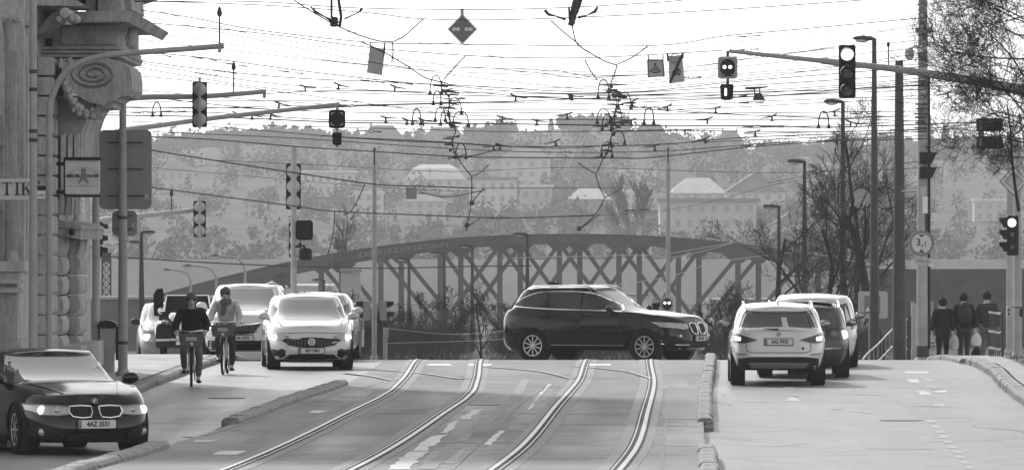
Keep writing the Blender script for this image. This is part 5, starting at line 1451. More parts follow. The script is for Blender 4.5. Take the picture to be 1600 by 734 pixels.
# hanging pairs of bars with insulators at the top edge
for i, (x0, lab) in enumerate(((521, 'ribbed insulator hanging on two rods from the top edge, left one'), (893, 'slanted dark insulator bundle hanging from the top edge, right one'))):
    t = thing('hanging_insulator', lab, 'insulator', W(x0, 34, 118))
    Y = 118
    if i == 0:
        part('rod', MB().tube([W(518, -20, Y), W(518, 30, Y)], .022, 8), 'wire', t); part('rod', MB().tube([W(526, -20, Y), W(533, 26, Y), W(531, 42, Y)], .028, 8), 'wire', t)
        part('insulator_body', MB().lathe([(.05, -.10), (.09, -.07), (.07, -.04), (.10, -.01), (.07, .02), (.09, .05), (.04, .09)], W(522, 34, Y), n=14), 'mast_dark', t)
        part('strainer', MB().tube([W(485, 10, Y), W(492, 18, Y), W(508, 27, Y), W(518, 32, Y)], [.01, .025, .014, .03], 6).tube([W(538, 30, Y), W(560, 20, Y), W(566, 14, Y)], [.018, .012, .03], 6), 'wire', t)
    else:
        part('rod', MB().tube([W(905, -20, Y), W(898, 12, Y), W(893, 38, Y)], [.06, .07, .06], 8), 'mast_dark', t); part('rod', MB().tube([W(912, -10, Y), W(901, 22, Y)], .025, 8), 'wire', t)
        part('insulator_body', MB().box(W(893, 36, Y), (.11, .1, .12), Matrix.Rotation(.4, 3, 'Y')), 'mast_dark', t)
        part('rod', MB().tube([W(889, 12, Y), W(890, 32, Y)], .02, 6), 'wire', t)
        part('strainer', MB().tube([W(851, 16, Y), W(857, 23, Y), W(870, 26, Y), W(884, 31, Y)], [.03, .03, .012, .03], 6).tube([W(903, 28, Y), W(918, 24, Y), W(930, 18, Y), W(934, 11, Y)], [.03, .012, .035, .02], 6), 'wire', t)
# wire clamps: a saddle with a slanting arm
def clamp_mb(s=1.0, flip=1):
    mb = MB()
    mb.tube([(-.36 * flip * s, 0, .03 * s), (-.05 * flip * s, 0, .07 * s), (.13 * flip * s, 0, .13 * s)], [.016 * s, .026 * s, .03 * s], 6)
    mb.tube([(.13 * flip * s, 0, .13 * s), (.2 * flip * s, 0, .17 * s)], [.03 * s, .02 * s], 6)
    mb.tube([(0.02 * flip * s, 0, .09 * s), (.03 * flip * s, 0, -.05 * s)], [.035 * s, .028 * s], 6)
    mb.box((.03 * flip * s, 0, -.06 * s), (.12 * s, .06, .035 * s))
    return mb
cl_me = {}
CL = [(478, 140, -1), (530, 137, -1), (618, 140, -1), (437, 166, -1), (424, 183, -1), (372, 182, -1), (395, 184, -1), (604, 188, -1), (637, 192, -1), (662, 192, -1), (786, 188, -1), (807, 155, -1), (895, 154, -1), (770, 232, 1), (840, 193, -1),
      (885, 183, 1), (867, 225, 1), (985, 192, 1), (1042, 171, 1), (1117, 173, 1), (1104, 190, 1), (1205, 186, 1), (1179, 210, 1), (1101, 221, 1), (1022, 232, 1), (783, 231, -1), (987, 163, 1), (1303, 178, 1), (1330, 195, -1), (1466, 124, 1), (1480, 150, 1), (215, 152, -1)]
for px, py, f in CL:
    if f not in cl_me:
        me = clamp_mb(.62, f).mesh('wire_clamp'); me.materials.append(M['wire']); cl_me[f] = me
    o = bpy.data.objects.new('wire_clamp', cl_me[f]); COL.objects.link(o); o.location = W(px, py, 130)
    o.rotation_euler = (0, rnd.uniform(-.1, .1), rnd.uniform(-.3, .3))
    tag(o, where('small dark bird-shaped wire clamp', px, py), 'wire clamp', 'wire clamps on the tram wires')
# ball strainers on span wires: small eye loops with a thick sleeve
for px, py, ry in ((453, 113, .12), (580, 127, .12), (624, 130, .1), (365, 101, .15), (349, 112, .15), (320, 116, .15), (545, 166, -.02), (575, 205, .05), (1168, 57, -.08), (1165, 78, -.05), (1074, 121, 0), (1146, 150, 0), (1172, 161, -.03), (1215, 198, 0), (1178, 198, 0), (1345, 178, 0), (1353, 193, 0), (1305, 219, -.05), (1175, 227, -.1), (1245, 212, -.05), (1082, 204, 0), (222, 176, 0), (270, 174, 0), (318, 92, .15), (247, 85, .2), (1273, 268, -.1), (993, 328, -.05), (775, 340, 0), (1410, 203, 0)):
    Y = 127
    mb = MB().ring((.09, -.008, 0), .035, .048, .016, 14, 1.7)
    mb.tube([(-.30, 0, 0), (-.02, 0, 0)], [.012, .022], 6).tube([(.18, 0, 0), (.36, 0, 0)], [.012, .02], 6)
    mv(mb, W(px, py, Y), ry=ry, s=.75)
    solo('wire_strainer', mb, 'wire', where('small eye-and-sleeve wire strainer', px, py), 'wire strainer', 'strainers in the span wires', loc=W(px, py, Y))
# loop jumpers
def loop(c, w, h, Y, r=.02, cone=True):
    mb = MB(); P = []
    for i in range(15):
        a = PI * i / 14
        P.append(W(c[0] - w / 2 * math.cos(a), c[1] + h - (h) * math.sin(a) ** .75, Y))
    mb.tube(P, r, 7)
    if cone:
        for q in (P[0], P[-1]): mb.lathe([(.04, -.04), (.035, .0), (.014, .06)], q, n=8)
    return mb
for c, w, h, Y, lab in (((651, 170), 13, 23, 130, 'thin arched jumper loop left of the left wire cluster'), ((1014, 168), 15, 24, 130, 'thin arched jumper loop right of the right wire cluster, above the square ridge villa'), ((1287, 174), 16, 24, 130, 'thin arched jumper loop below the second lamp on the right'),
                        ((720, 224), 16, 22, 138, 'thick arched jumper loop below the left wire cluster'), ((245, 160), 13, 20, 131, 'thin arched jumper loop under the middle arm on the left')):
    solo('jumper_loop', loop(c, w, h, Y, .014), 'wire', lab, 'jumper loop', 'arched jumper loops', loc=W(c[0], c[1], Y))
# the two section-insulator clusters
def cluster(lab, cx, Y, loops, bars, spine):
    t = thing('wire_cluster', lab, 'wire fittings', W(cx, 170, Y))
    part('spine', MB().tube([W(a, b, Y) for a, b in spine], [.010 if i % 2 else .020 for i in range(len(spine))], 7), 'wire', t)
    for c, w, h in loops: part('jumper', loop(c, w, h, Y + rnd.uniform(-.4, .4), .012), 'wire', t)
    for a, b, c, d, r in bars:
        part('bar', MB().tube([W(a, b, Y), W((a + c) / 2, (b + d) / 2 - .8, Y), W(c, d, Y)], [r * .4, r * .7, r * .5], 6), 'wire', t)
    mb = MB()
    for i in range(26):
        k = rnd.randrange(len(spine) - 1); f = rnd.random()
        p = W(lerp(spine[k][0], spine[k + 1][0], f) + rnd.gauss(0, 5.5), lerp(spine[k][1], spine[k + 1][1], f) + rnd.gauss(0, 1.5), Y + rnd.uniform(-.3, .3))
        if rnd.random() < .5: mb.ball(p, (rnd.uniform(.02, .04), .03, rnd.uniform(.02, .035)), 7, 5)
        else:
            d = Vector((rnd.uniform(.08, .17), 0, rnd.uniform(-.02, .04)))
            mb.tube([p - d, p + d], [.008, .015], 5)
    q = part('clamp', mb, 'wire', t); q['kind'] = 'stuff'
cluster('dense cluster of clamps and jumper loops on the tram wires, left of the middle', 700, 129,
        [((681, 118), 18, 28), ((683, 142), 12, 20), ((711, 153), 20, 24), ((688, 168), 16, 20), ((720, 174), 24, 22), ((696, 172), 15, 22)],
        [(676, 134, 700, 136, .03), (690, 142, 718, 146, .035), (697, 148, 716, 149, .03), (712, 155, 728, 154, .03), (688, 169, 712, 170, .025), (696, 192, 722, 193, .04), (640, 193, 690, 194, .025), (686, 180, 716, 184, .02), (692, 217, 708, 217, .028), (694, 226, 710, 227, .03), (700, 245, 716, 245, .03)],
        [(690, 127), (690, 138), (696, 146), (702, 150), (702, 162), (701, 172), (701, 182), (703, 190), (710, 198), (712, 206), (706, 222), (709, 236), (714, 246)])
cluster('dense cluster of clamps and jumper loops on the tram wires, right of the middle', 962, 129,
        [((943, 124), 17, 28), ((976, 144), 20, 24), ((943, 170), 20, 21), ((949, 178), 16, 24), ((966, 170), 12, 24), ((965, 204), 22, 20), ((948, 222), 17, 22)],
        [(935, 132, 978, 133, .025), (946, 142, 970, 144, .03), (948, 157, 970, 158, .03), (972, 162, 994, 161, .035), (948, 163, 968, 165, .03), (955, 175, 974, 177, .03), (925, 197, 950, 198, .03), (955, 192, 988, 192, .035), (948, 190, 970, 200, .04), (960, 150, 980, 152, .06), (940, 227, 958, 227, .03), (938, 235, 956, 236, .035), (928, 246, 948, 247, .03)],
        [(954, 132), (953, 142), (961, 150), (964, 158), (962, 172), (958, 184), (955, 196), (956, 208), (953, 224), (950, 236), (943, 248)])
# weights
for px, py, Y, lab in ((737, 317, 139, 'small square weight on the hanging wire, upper one'), (729.5, 352, 139, 'small square weight on the hanging wire, lower one'), (905, 357, 140, 'small dark weight on the slanting wire just over the arch'), (892, 153, 130, 'small dark box on the wire left of the right wire cluster')):
    solo('wire_weight', MB().box(W(px, py, Y), (ML(7, Y), .06, ML(7, Y)), Matrix.Rotation(.25, 3, 'Y')), 'mast_dark', lab, 'weight', loc=W(px, py, Y))
# hanging plates
Y = 121
t = thing('hanging_plate', 'blank grey rectangular plate hanging tilted from a trolley wire, left of the diamond sign', 'plate', W(587, 93, Y))
part('plate', MB().prism_y(pxpoly([(578, 73), (602, 77), (597, 118), (573, 114)], Y), Y, Y + .02), 'alu_pale', t)
part('hook', MB().tube([W(579, 66, Y), W(579, 76, Y)], .012, 6).tube([W(601, 68, Y), W(600, 80, Y)], .018, 6), 'mast', t)
part('edge', MB().tube([W(601.5, 74, Y - .02), W(600, 88, Y - .02)], .012, 6), 'mast_dark', t)
t = thing('diamond_sign', 'grey diamond sign with pale edge and four pale dots, hanging over mid street', 'sign', W(722, 45, 119))
Y = 119
part('edge', dia(722.5, 46, 24, Y, Y + .03), 'white', t); part('field', dia(722.5, 46, 20.4, Y - .008, Y - .002), 'ink', t); part('face', dia(722.5, 46, 19.2, Y - .016, Y - .010), 'midgrey', t)
for dx in (-13, -7, 6.5, 13): part('dot', MB().disc(W(722.5 + dx, 46, Y - .024), ML(3.2, Y), n=14, depth=.006), 'white', t)
part('hanger', MB().bbox(W(722, 20, Y), (ML(5.5, Y), .06, ML(12, Y)), .005), 'alu_pale', t)
Y = 120
t = thing('wave_sign', 'square grey plate with a dot above three curved waves, hanging under a wire', 'sign', W(1024, 106, Y))
part('plate', MB().prism_y(pxpoly([(1012, 94), (1036, 94), (1038, 119), (1013, 121)], Y), Y, Y + .02), 'alu_pale', t)
part('edge', MB().tube([W(1012, 94, Y - .01), W(1036, 94, Y - .01), W(1038, 119.5, Y - .01), W(1013, 121, Y - .01), W(1012, 94, Y - .01)], .014, 6), 'mast_dark', t)
part('hook', MB().tube([W(1013, 86, Y), W(1013, 95, Y)], .012, 6).tube([W(1036, 86, Y), W(1036, 95, Y)], .012, 6), 'mast_dark', t)
part('dot', MB().disc(W(1024, 101, Y - .012), ML(2.0, Y), n=12, depth=.008), 'ink', t)
mb = MB()
for r, d in ((5, 0), (8.5, 2), (12, 4)):
    P = [W(1024 + r * .95 * math.sin(a), 101.5 + d * .3 + r * .93 * math.cos(a), Y - .012) for a in [R(-48 + 96 * i / 12) for i in range(13)]]
    mb.tube(P, .011, 5)
part('wave', mb, 'ink', t)
t = thing('zone_end_sign', 'tilted grey plate with small print and a 40 struck through by a dark diagonal bar', 'sign', W(1057, 107, Y))
part('plate', MB().prism_y(pxpoly([(1044, 88), (1066, 86), (1070, 128), (1046, 131)], Y), Y, Y + .02), 'alu_pale', t)
part('diagonal_bar', MB().tube([W(1067, 84, Y - .03), W(1046.5, 130, Y - .03)], .022, 6), 'ink', t)
part('hook', MB().tube([W(1043, 85, Y), W(1044, 96, Y)], .02, 6).tube([W(1067, 83, Y), W(1067, 92, Y)], .018, 6).tube([W(1048, 89, Y), W(1051, 85, Y), W(1067, 83, Y)], .010, 6), 'mast_dark', t)
part('lettering', mv(text_mb('40', ML(16, Y), .008, .85, .004), (WX(1057, Y), Y - .012, WZ(113.5, Y)), ry=.04), 'ink', t)
part('lettering', mv(text_mb('Z D N', ML(6, Y), .008, 1.0), (WX(1054, Y), Y - .012, WZ(91.5, Y)), ry=.04), 'midgrey', t)
part('lettering', mv(text_mb('SEAV', ML(6, Y), .008, 1.0), (WX(1055, Y), Y - .012, WZ(97.5, Y)), ry=.04), 'midgrey', t)
t = thing('hanging_lamp', 'dark trapezoid lamp hanging on two hooks below a span wire, right of the tram signal', 'lamp', W(1185, 152, 124))
Y = 124
part('shade', MB().prism_y(pxpoly([(1179, 146), (1189, 146), (1196, 157), (1176, 157)], Y), Y - .1, Y + .1), 'mast_dark', t)
part('hook', MB().tube([W(1179, 138, Y), W(1179, 147, Y)], .012, 6).tube([W(1187, 138, Y), W(1187, 147, Y)], .012, 6).tube([W(1164, 138, Y), W(1176, 138, Y), W(1200, 136, Y)], [.022, .03, .012], 6), 'wire', t)
t = thing('small_hanging_plate', 'small faint grey plate hanging from a wire right of the slim mast', 'plate', W(642, 301, 150))
Y = 143
part('plate', MB().prism_y(pxpoly([(634, 293), (651, 293), (651, 311), (634, 311)], Y), Y, Y + .02), 'alu', t)
part('hook', MB().tube([W(636, 290, Y), W(636, 294, Y)], .01, 5).tube([W(649, 290, Y), W(649, 294, Y)], .01, 5), 'mast_dark', t)
# ------------------------------------------------------------------ cars: lofted body shells with fitted panes, lamps and trim
class Car:
    """local frame: front at -y, x to the side, z up; body = rings of a rounded plan stacked in height, cabin stacked on top"""
    def __init__(s, L, Wd, H, top, roof, zs, wy, wr, cab, n=4.6, nG=4.2, wG=((0, .93), (.5, .86), (.85, .77), (1, .70)), fr=None, rr=None, wl=None, sill=.24, arch=1.13):
        s.L, s.Wd, s.H = L, Wd, H; s.top, s.roof = top, roof; s.zs = zs; s.wy = wy; s.wr = wr; s.cab = cab; s.n, s.nG, s.wG = n, nG, wG
        s.fr = fr or [(0, .16), (.12, .05), (.3, 0), (.5, .01), (.75, .05), (.92, .12), (1, .22)]
        s.rr = rr or [(0, .14), (.12, .04), (.3, 0), (.55, .0), (.8, .03), (.95, .07), (1, .12)]
        s.wl = wl or [(0, .90), (.1, .955), (.3, .99), (.5, 1.0), (.72, .99), (.88, .965), (1, .92)]
        s.sill = sill; s.arch = arch
    def topz(s, y): return hermite(s.top, y)
    def zbot(s, y):
        z = s.zs if s.wy[0] < y < s.wy[1] else s.sill
        for w in s.wy:
            r = s.wr * s.arch; d = abs(y - w)
            if d < r: z = max(z, s.wr + math.sqrt(r * r - d * d))
        return z
    def wB(s, t): return hermite(s.wl, t) * s.Wd / 2
    def yB(s, t): return -s.L / 2 + hermite(s.fr, t), s.L / 2 - hermite(s.rr, t)
    def tB(s, y, z):
        return max(0.0, min(1.0, (z - s.sill) / max(.05, s.topz(y) - s.sill)))
    def sideB(s, y, z):
        t = s.tB(y, z); a, b = s.yB(t); yc, hl = (a + b) / 2, (b - a) / 2
        q = min(1, abs(y - yc) / hl); return s.wB(t) * (1 - q ** s.n) ** (1 / s.n)
    def endB(s, x, z, front=True):
        y = -s.L / 2 + .1 if front else s.L / 2 - .1
        for _ in range(4):
            t = s.tB(y, z); a, b = s.yB(t); yc, hl = (a + b) / 2, (b - a) / 2
            q = min(.995, abs(x) / s.wB(t)); d = hl * (1 - q ** s.n) ** (1 / s.n)
            y = yc - d if front else yc + d
        return y
    def uw(s, u): return hermite(list(s.wG), u) * s.Wd / 2
    def yG(s, u):
        a0, a1, b1, b0 = s.cab
        return lerp(a0, a1, u ** .92), lerp(b0, b1, u ** 1.1)
    def zG(s, y, u): return lerp(s.topz(y) - .03, hermite(s.roof, y), u)
    def uG(s, y, z):
        z0 = s.topz(y) - .03; return max(0., min(1., (z - z0) / max(.05, hermite(s.roof, y) - z0)))
    def sideG(s, y, z):
        u = s.uG(y, z); a, b = s.yG(u); yc, hl = (a + b) / 2, (b - a) / 2
        q = min(1, abs(y - yc) / hl); return s.uw(u) * (1 - q ** s.nG) ** (1 / s.nG)
    def endG(s, x, u, front=True):
        a, b = s.yG(u); yc, hl = (a + b) / 2, (b - a) / 2
        q = min(.995, abs(x) / s.uw(u)); d = hl * (1 - q ** s.nG) ** (1 / s.nG)
        y = yc - d if front else yc + d
        return y, s.zG(y, u)
    @staticmethod
    def _theta(n, m):
        th = []; pts = []
        for i in range(2001):
            a = -PI / 2 + PI * i / 2000
            c, q = math.cos(a), math.sin(a)
            pts.append((max(0, c) ** (2 / n), math.copysign(abs(q) ** (2 / n), q) * 2.4, a))
        d = [0]
        for i in range(2000): d.append(d[-1] + math.hypot(pts[i+1][0] - pts[i][0], pts[i+1][1] - pts[i][1]))
        j = 0
        for k in range(m + 1):
            g = d[-1] * k / m
            while j < 2000 and d[j] < g: j += 1
            th.append(pts[j][2])
        return th
    def _stack(s, n, m, levels, ring, cap):
        """half rings mirrored to a closed shell; ring(theta,level)->Vector, cap(point,f)->Vector towards the middle"""
        th = s._theta(n, m); grid = []
        for a in th:
            col = [ring(a, t) for t in levels]
            e = col[-1]
            for f in (.12, .3, .55, .8, 1.0): col.append(cap(e, f))
            grid.append(col)
        mb = MB(); h = len(grid[0])
        for sg in (1, -1):
            vs = [Vector((p.x * sg, p.y, p.z)) for col in grid for p in col]
            fs = []
            for i in range(m):
                for j in range(h - 1):
                    q = (i * h + j, (i + 1) * h + j, (i + 1) * h + j + 1, i * h + j + 1)
                    fs.append(q if sg == 1 else q[::-1])
            mb.add(vs, fs)
        return mb
    def lower(s):
        lev = [0, .04, .09, .16, .25, .35, .46, .57, .68, .78, .87, .94, 1.0]
        def ring(a, t):
            ya, yb = s.yB(t); yc, hl = (ya + yb) / 2, (yb - ya) / 2; w = s.wB(t)
            c, q = max(0, math.cos(a)), math.sin(a)
            x = w * c ** (2 / s.n); y = yc + hl * math.copysign(abs(q) ** (2 / s.n), q)
            z = s.sill + (s.topz(y) - s.sill) * t
            if x > .45 * w: z = max(z, s.zbot(y))
            return Vector((x, y, z))
        def cap(e, f):
            cr = .035 * (1 - (1 - f) ** 2)
            return Vector((e.x * (1 - f), e.y, e.z + cr))
        return s._stack(s.n, 92, lev, ring, cap)
    def cabin(s):
        lev = [0, .12, .26, .4, .55, .7, .82, .91, .96, 1.0]
        def ring(a, u):
            ya, yb = s.yG(u); yc, hl = (ya + yb) / 2, (yb - ya) / 2; w = s.uw(u)
            c, q = max(0, math.cos(a)), math.sin(a)
            x = w * c ** (2 / s.nG); y = yc + hl * math.copysign(abs(q) ** (2 / s.nG), q)
            return Vector((x, y, s.zG(y, u)))
        def cap(e, f): return Vector((e.x * (1 - f), e.y, e.z + .045 * (1 - (1 - f) ** 2)))
        return s._stack(s.nG, 70, lev, ring, cap)
    # --- fitted sheets
    def sheet(s, fn, low, up, off, rows=4, cols=None):
        """strip between two polylines in surface coordinates, lifted off along the surface normal"""
        if cols:
            def rs(pl):
                o = []; n = len(pl) - 1
                for i in range(cols + 1):
                    t = i / cols * n; k = min(int(t), n - 1); f = t - k
                    o.append((lerp(pl[k][0], pl[k+1][0], f), lerp(pl[k][1], pl[k+1][1], f)))
                return o
            low, up = rs(low), rs(up)
        n = len(low); vs = []; fs = []; e = 1e-3
        for j in range(rows + 1):
            for i in range(n):
                a = lerp(low[i][0], up[i][0], j / rows); b = lerp(low[i][1], up[i][1], j / rows)
                p = fn(a, b); pa = fn(a + e, b); pb = fn(a, b + e)
                nn = (pa - p).cross(pb - p)
                nn = nn.normalized() if nn.length > 1e-12 else Vector((0, 0, 1))
                c = Vector((0, 0, .6))
                if nn.dot(p - c) < 0: nn = -nn
                vs.append(p + nn * off)
        for j in range(rows):
            for i in range(n - 1): fs.append((j * n + i, j * n + i + 1, (j + 1) * n + i + 1, (j + 1) * n + i))
        return MB().add(vs, fs)
    def F(s, x, z): return Vector((x, s.endB(x, z, True), z))
    def Rr(s, x, z): return Vector((x, s.endB(x, z, False), z))
    def S(s, sg): return lambda y, z: Vector((sg * (s.sideG(y, z) if z > s.topz(y) - .02 else s.sideB(y, z)), y, z))
    def WS(s, front=True):
        def f(a, u):
            y, z = s.endG(a * s.uw(u), u, front); return Vector((a * s.uw(u), y, z))
        return f
def rect(x0, x1, z0, z1): return [(x0, z0), (x1, z0)], [(x0, z1), (x1, z1)]
def fill_poly(car, fn, pts, off, centre=None):
    """fan-filled outline pressed on a surface"""
    c = centre or (sum(p[0] for p in pts) / len(pts), sum(p[1] for p in pts) / len(pts))
    low = list(pts) + [pts[0]]
    up = [c] * len(low)
    return car.sheet(fn, low, up, off, rows=3)
def outline_tube(car, fn, pts, off, r, closed=True):
    P = []
    q = list(pts) + ([pts[0]] if closed else [])
    for i in range(len(q) - 1):
        for k in range(4):
            a = lerp(q[i][0], q[i+1][0], k / 4); b = lerp(q[i][1], q[i+1][1], k / 4)
            p = fn(a, b); c = Vector((0, 0, .6)); d = (p - c).normalized()
            P.append(p + d * off)
    P.append(fn(*q[-1]) + (fn(*q[-1]) - Vector((0, 0, .6))).normalized() * off)
    return MB().tube(P, r, 6)
def wheel_parts(t, x, y, r, w, spokes=10, steer=0.0, rim='rim', two=False):
    prof = [(r * .62, -w/2 + .012), (r * .70, -w/2), (r * .93, -w/2 + .004), (r, -w/2 + .035), (r, w/2 - .035), (r * .93, w/2 - .004), (r * .70, w/2), (r * .62, w/2 - .012)]
    m = Matrix.Translation((x, y, r)) @ Matrix.Rotation(steer, 4, 'Z')
    tb = MB().lathe(prof, axis='x', n=32).xf(m)
    tw = part('wheel', tb, 'tyre', t, smooth=True)
    sg = 1 if x > 0 else -1
    mb = MB().lathe([(r * .635, sg * (w/2 - .02)), (r * .66, sg * (w/2 - .004)), (r * .60, sg * (w/2 - .006)), (r * .58, sg * (w/2 - .05))], axis='x', n=32)
    for k in range(spokes):
        a = 2 * PI * k / spokes
        rot = Matrix.Rotation(a, 3, 'X')
        c = rot @ Vector((0, 0, r * .34)); c.x = sg * (w / 2 - .022)
        mb.box(c, (.03, r * .075 if not two else r * .06, r * .55), rot)
    mb.lathe([(.001, sg * (w/2 - .002)), (r * .12, sg * (w/2 - .006)), (r * .14, sg * (w/2 - .04))], axis='x', n=14)
    part('rim', mb.xf(m), rim, tw)
    part('brake_drum', MB().lathe([(.001, sg * (w/2 - .07)), (r * .6, sg * (w/2 - .07)), (r * .6, sg * (w/2 - .09))], axis='x', n=20).xf(m), 'blackmatt', tw)
def roundel(t, c, r, rear=False, rx=0.0, parent=None):
    d = -1 if not rear else 1
    par = parent or t
    e = part('emblem', mv(MB().disc((0, 0, 0), r, n=20, depth=.012), c, rx=rx), 'ink', par)
    part('emblem_ring', mv(MB().ring((0, d * .004 if d < 0 else .006, 0), r * .86, r, .012, 20), c, rx=rx), 'chrome', t)
    q = MB()
    for a0 in (0, PI):
        q.prism_y([(0, 0)] + [(r * .58 * math.cos(a0 + PI / 2 * i / 6), r * .58 * math.sin(a0 + PI / 2 * i / 6)) for i in range(7)], (-.006 if d < 0 else .013), (-.001 if d < 0 else .018))
    part('emblem_field', mv(q, c, rx=rx), 'white', t)
def plate(t, text, c, rear=False, tilt=0.0, w=.52):
    q = 1 if rear else -1
    p = part('number_plate', MB().bbox((0, 0, 0), (w, .015, .11), .012).xf(Matrix.Translation(Vector(c)) @ Matrix.Rotation(tilt, 4, 'X')), 'plate', t)
    l = text_mb(text, .092, .004, .86, .003)
    if rear: l.xf(Matrix.Rotation(PI, 4, 'Z'))
    l.xf(Matrix.Translation((.02 * (-1 if rear else 1), q * .0105, 0)))
    part('lettering', l.xf(Matrix.Translation(Vector(c)) @ Matrix.Rotation(tilt, 4, 'X')), 'ink', p)
    b = MB().box(((-w/2 + .025) * (1 if not rear else -1), q * .0095, 0), (.042, .004, .10))
    part('country_band', b.xf(Matrix.Translation(Vector(c)) @ Matrix.Rotation(tilt, 4, 'X')), 'trim_grey', p)
    f = MB().bbox((0, -q * .004, 0), (w + .03, .016, .14), .012)
    part('plate_holder', f.xf(Matrix.Translation(Vector(c)) @ Matrix.Rotation(tilt, 4, 'X')), 'trim', t)
def mirror(t, x, y, z, mt, s=1.0):
    sg = 1 if x > 0 else -1
    m = part('mirror', MB().ball((x + sg * .07 * s, y, z), (.12 * s, .07 * s, .078 * s), 14, 9).tube([(x - sg * .06, y + .02, z - .06), (x + sg * .02, y, z - .04)], [.03, .025], 6), mt, t, smooth=True)
    part('mirror_glass', MB().ball((x + sg * .07 * s, y + .035 * s, z), (.1 * s, .045 * s, .062 * s), 12, 6), 'carglass', m, smooth=True)
def make_car(name, label, cat, car, paint, X, Y, z, rz, mirrors=None, mirror_mt=None, spokes=10, steer=0, rim='rim', pitch=0.0, wheels=True):
    t = thing(name, label, cat, (X, Y, z), rz, world_coords=False)
    t.rotation_euler = (pitch, 0, rz)
    part('body', car.lower(), paint, t, smooth=True, ang=50)
    part('cabin', car.cabin(), paint, t, smooth=True, ang=50)
    wy = car.wy; tr = car.Wd / 2 - .125
    part('underbody', MB().box((0, (wy[0] + wy[1]) / 2, car.sill + .12), (car.Wd - .5, car.L * .86, .22)), 'blackmatt', t)
    for w in wy:
        for sg in (-1, 1): part('wheel_housing', MB().lathe([(car.wr * 1.1, -.12), (car.wr * 1.1, .12), (.001, .12)] if sg < 0 else [(car.wr * 1.1, .12), (car.wr * 1.1, -.12), (.001, -.12)], (sg * (tr - .04), w, car.wr + .01), axis='x', n=24), 'blackmatt', t)
    if wheels:
        for i, w in enumerate(wy):
            for sg in (-1, 1): wheel_parts(t, sg * tr, w, car.wr, .225, spokes, steer if i == 0 else 0, rim)
    if mirrors:
        y, zz, dx = mirrors
        for sg in (-1, 1): mirror(t, sg * (car.uw(.12) + dx - .02), y, zz, mirror_mt or paint)
    return t
def glasses(t, car, ws=(.06, .93, .90), rw=(.10, .88, .86), side=None, gm='carglass'):
    if ws:
        fn = car.WS(True); u0, u1, a = ws
        part('windscreen', car.sheet(fn, *[[(lerp(-a, a, i / 12), u) for i in range(13)] for u in (u0, u1)], .006, 8), gm, t, smooth=True)
    if rw:
        fn = car.WS(False); u0, u1, a = rw
        part('rear_window', car.sheet(fn, *[[(lerp(-a, a, i / 12), u) for i in range(13)] for u in (u0, u1)], .006, 8), gm, t, smooth=True)
    if side:
        for sg in (-1, 1):
            for low, up in side:
                part('side_window', car.sheet(car.S(sg), low, up, .006, 6, 14), 'cabin', t, smooth=True)
def wiper(t, car, a0, a1, u0, u1, front=True):
    fn = car.WS(front); P = []
    for i in range(7):
        p = fn(lerp(a0, a1, i / 6), lerp(u0, u1, i / 6)); P.append(p + Vector((0, -.02 if front else .02, .015)))
    part('wiper', MB().tube(P, .009, 5), 'trim', t)

# ---- dark coupe, near left, nose turned to the right of the picture
c4 = Car(4.64, 1.83, 1.37, [(-2.32, .70), (-2.1, .78), (-1.6, .87), (-.85, .95), (0, .93), (1.0, .96), (1.7, 1.0), (2.32, .96)],
         [(-1.2, .95), (-.75, 1.11), (-.2, 1.28), (.3, 1.35), (.8, 1.34), (1.5, 1.18), (2.2, .98)], .16, (-1.47, 1.34), .335, (-1.0, -.05, .85, 1.95), wG=((0, .94), (.4, .86), (.8, .76), (1, .70)), sill=.17)
rz = R(20)
Yb = 87.6
car = make_car('parked_coupe', 'dark coupe with lit headlights and plate 4AZ 3531 turning at the near left corner', 'car', c4, 'paint_black', WX(97, Yb) - .18, Yb, gz(-6, 89) , rz, (-.72, 1.0, .06), 'paint_black', 8, steer=R(-4))
car.name = 'dark_coupe'; ORG['dark_coupe'] = Vector((0, 0, 0))
glasses(car, c4, (.05, .93, .92), (.1, .85, .8), [([(-.55, .99), (.2, .98), (.9, 1.0), (1.4, 1.03)], [(-.35, 1.11), (.15, 1.265), (.8, 1.265), (1.4, 1.09)])])
F = c4.F
for sg in (-1, 1):
    lo = [(sg * .36, .555), (sg * .52, .535), (sg * .68, .545), (sg * .84, .60)]; up = [(sg * .36, .655), (sg * .52, .665), (sg * .70, .675), (sg * .85, .685)]
    h = part('headlight', c4.sheet(F, lo, up, .012, 4, 10), 'headlight_body', car, smooth=True)
    P = [p for p in lo] + up[::-1]
    part('headlight_rim', outline_tube(c4, F, P, .014, .010), 'trim_grey', h)
    for q, r, m_ in ((.70, .058, 'headlight_on'), (.52, .045, 'headlight_body')):
        p = F(sg * q, .605)
        part('headlamp_lens', disc_lathe(p + Vector((0, -.015, 0)), r, .02), m_, h, smooth=True)
        part('headlamp_ring', MB().ring(p + Vector((0, -.022, 0)), r, r + .012, .012, 20), 'chrome', h)
    k = [(sg * .055, .655), (sg * .20, .665), (sg * .35, .655), (sg * .37, .59), (sg * .32, .525), (sg * .20, .505), (sg * .075, .515), (sg * .05, .58)]
    g = part('kidney_grille', fill_poly(c4, F, k, .016), 'blackmatt', car)
    part('grille_frame', outline_tube(c4, F, k, .02, .013), 'chrome', g)
    for j in range(7):
        x = sg * (.085 + .04 * j)
        part('grille_bar', MB().tube([F(x, .53) + Vector((0, -.022, 0)), F(x, .645) + Vector((0, -.02, 0))], .005, 5), 'trim', g)
    part('fog_lamp', disc_lathe(F(sg * .70, .315) + Vector((0, -.012, 0)), .05, .02), 'headlight_body', car, smooth=True)
    lo = [(sg * .48, .22), (sg * .62, .22), (sg * .80, .27)]; up = [(sg * .42, .30), (sg * .62, .39), (sg * .82, .38)]
    part('side_intake', c4.sheet(F, lo, up, .008, 3, 8), 'blackmatt', car)
lo, up = [(-.42, .19), (0, .18), (.42, .19)], [(-.40, .29), (0, .31), (.40, .29)]
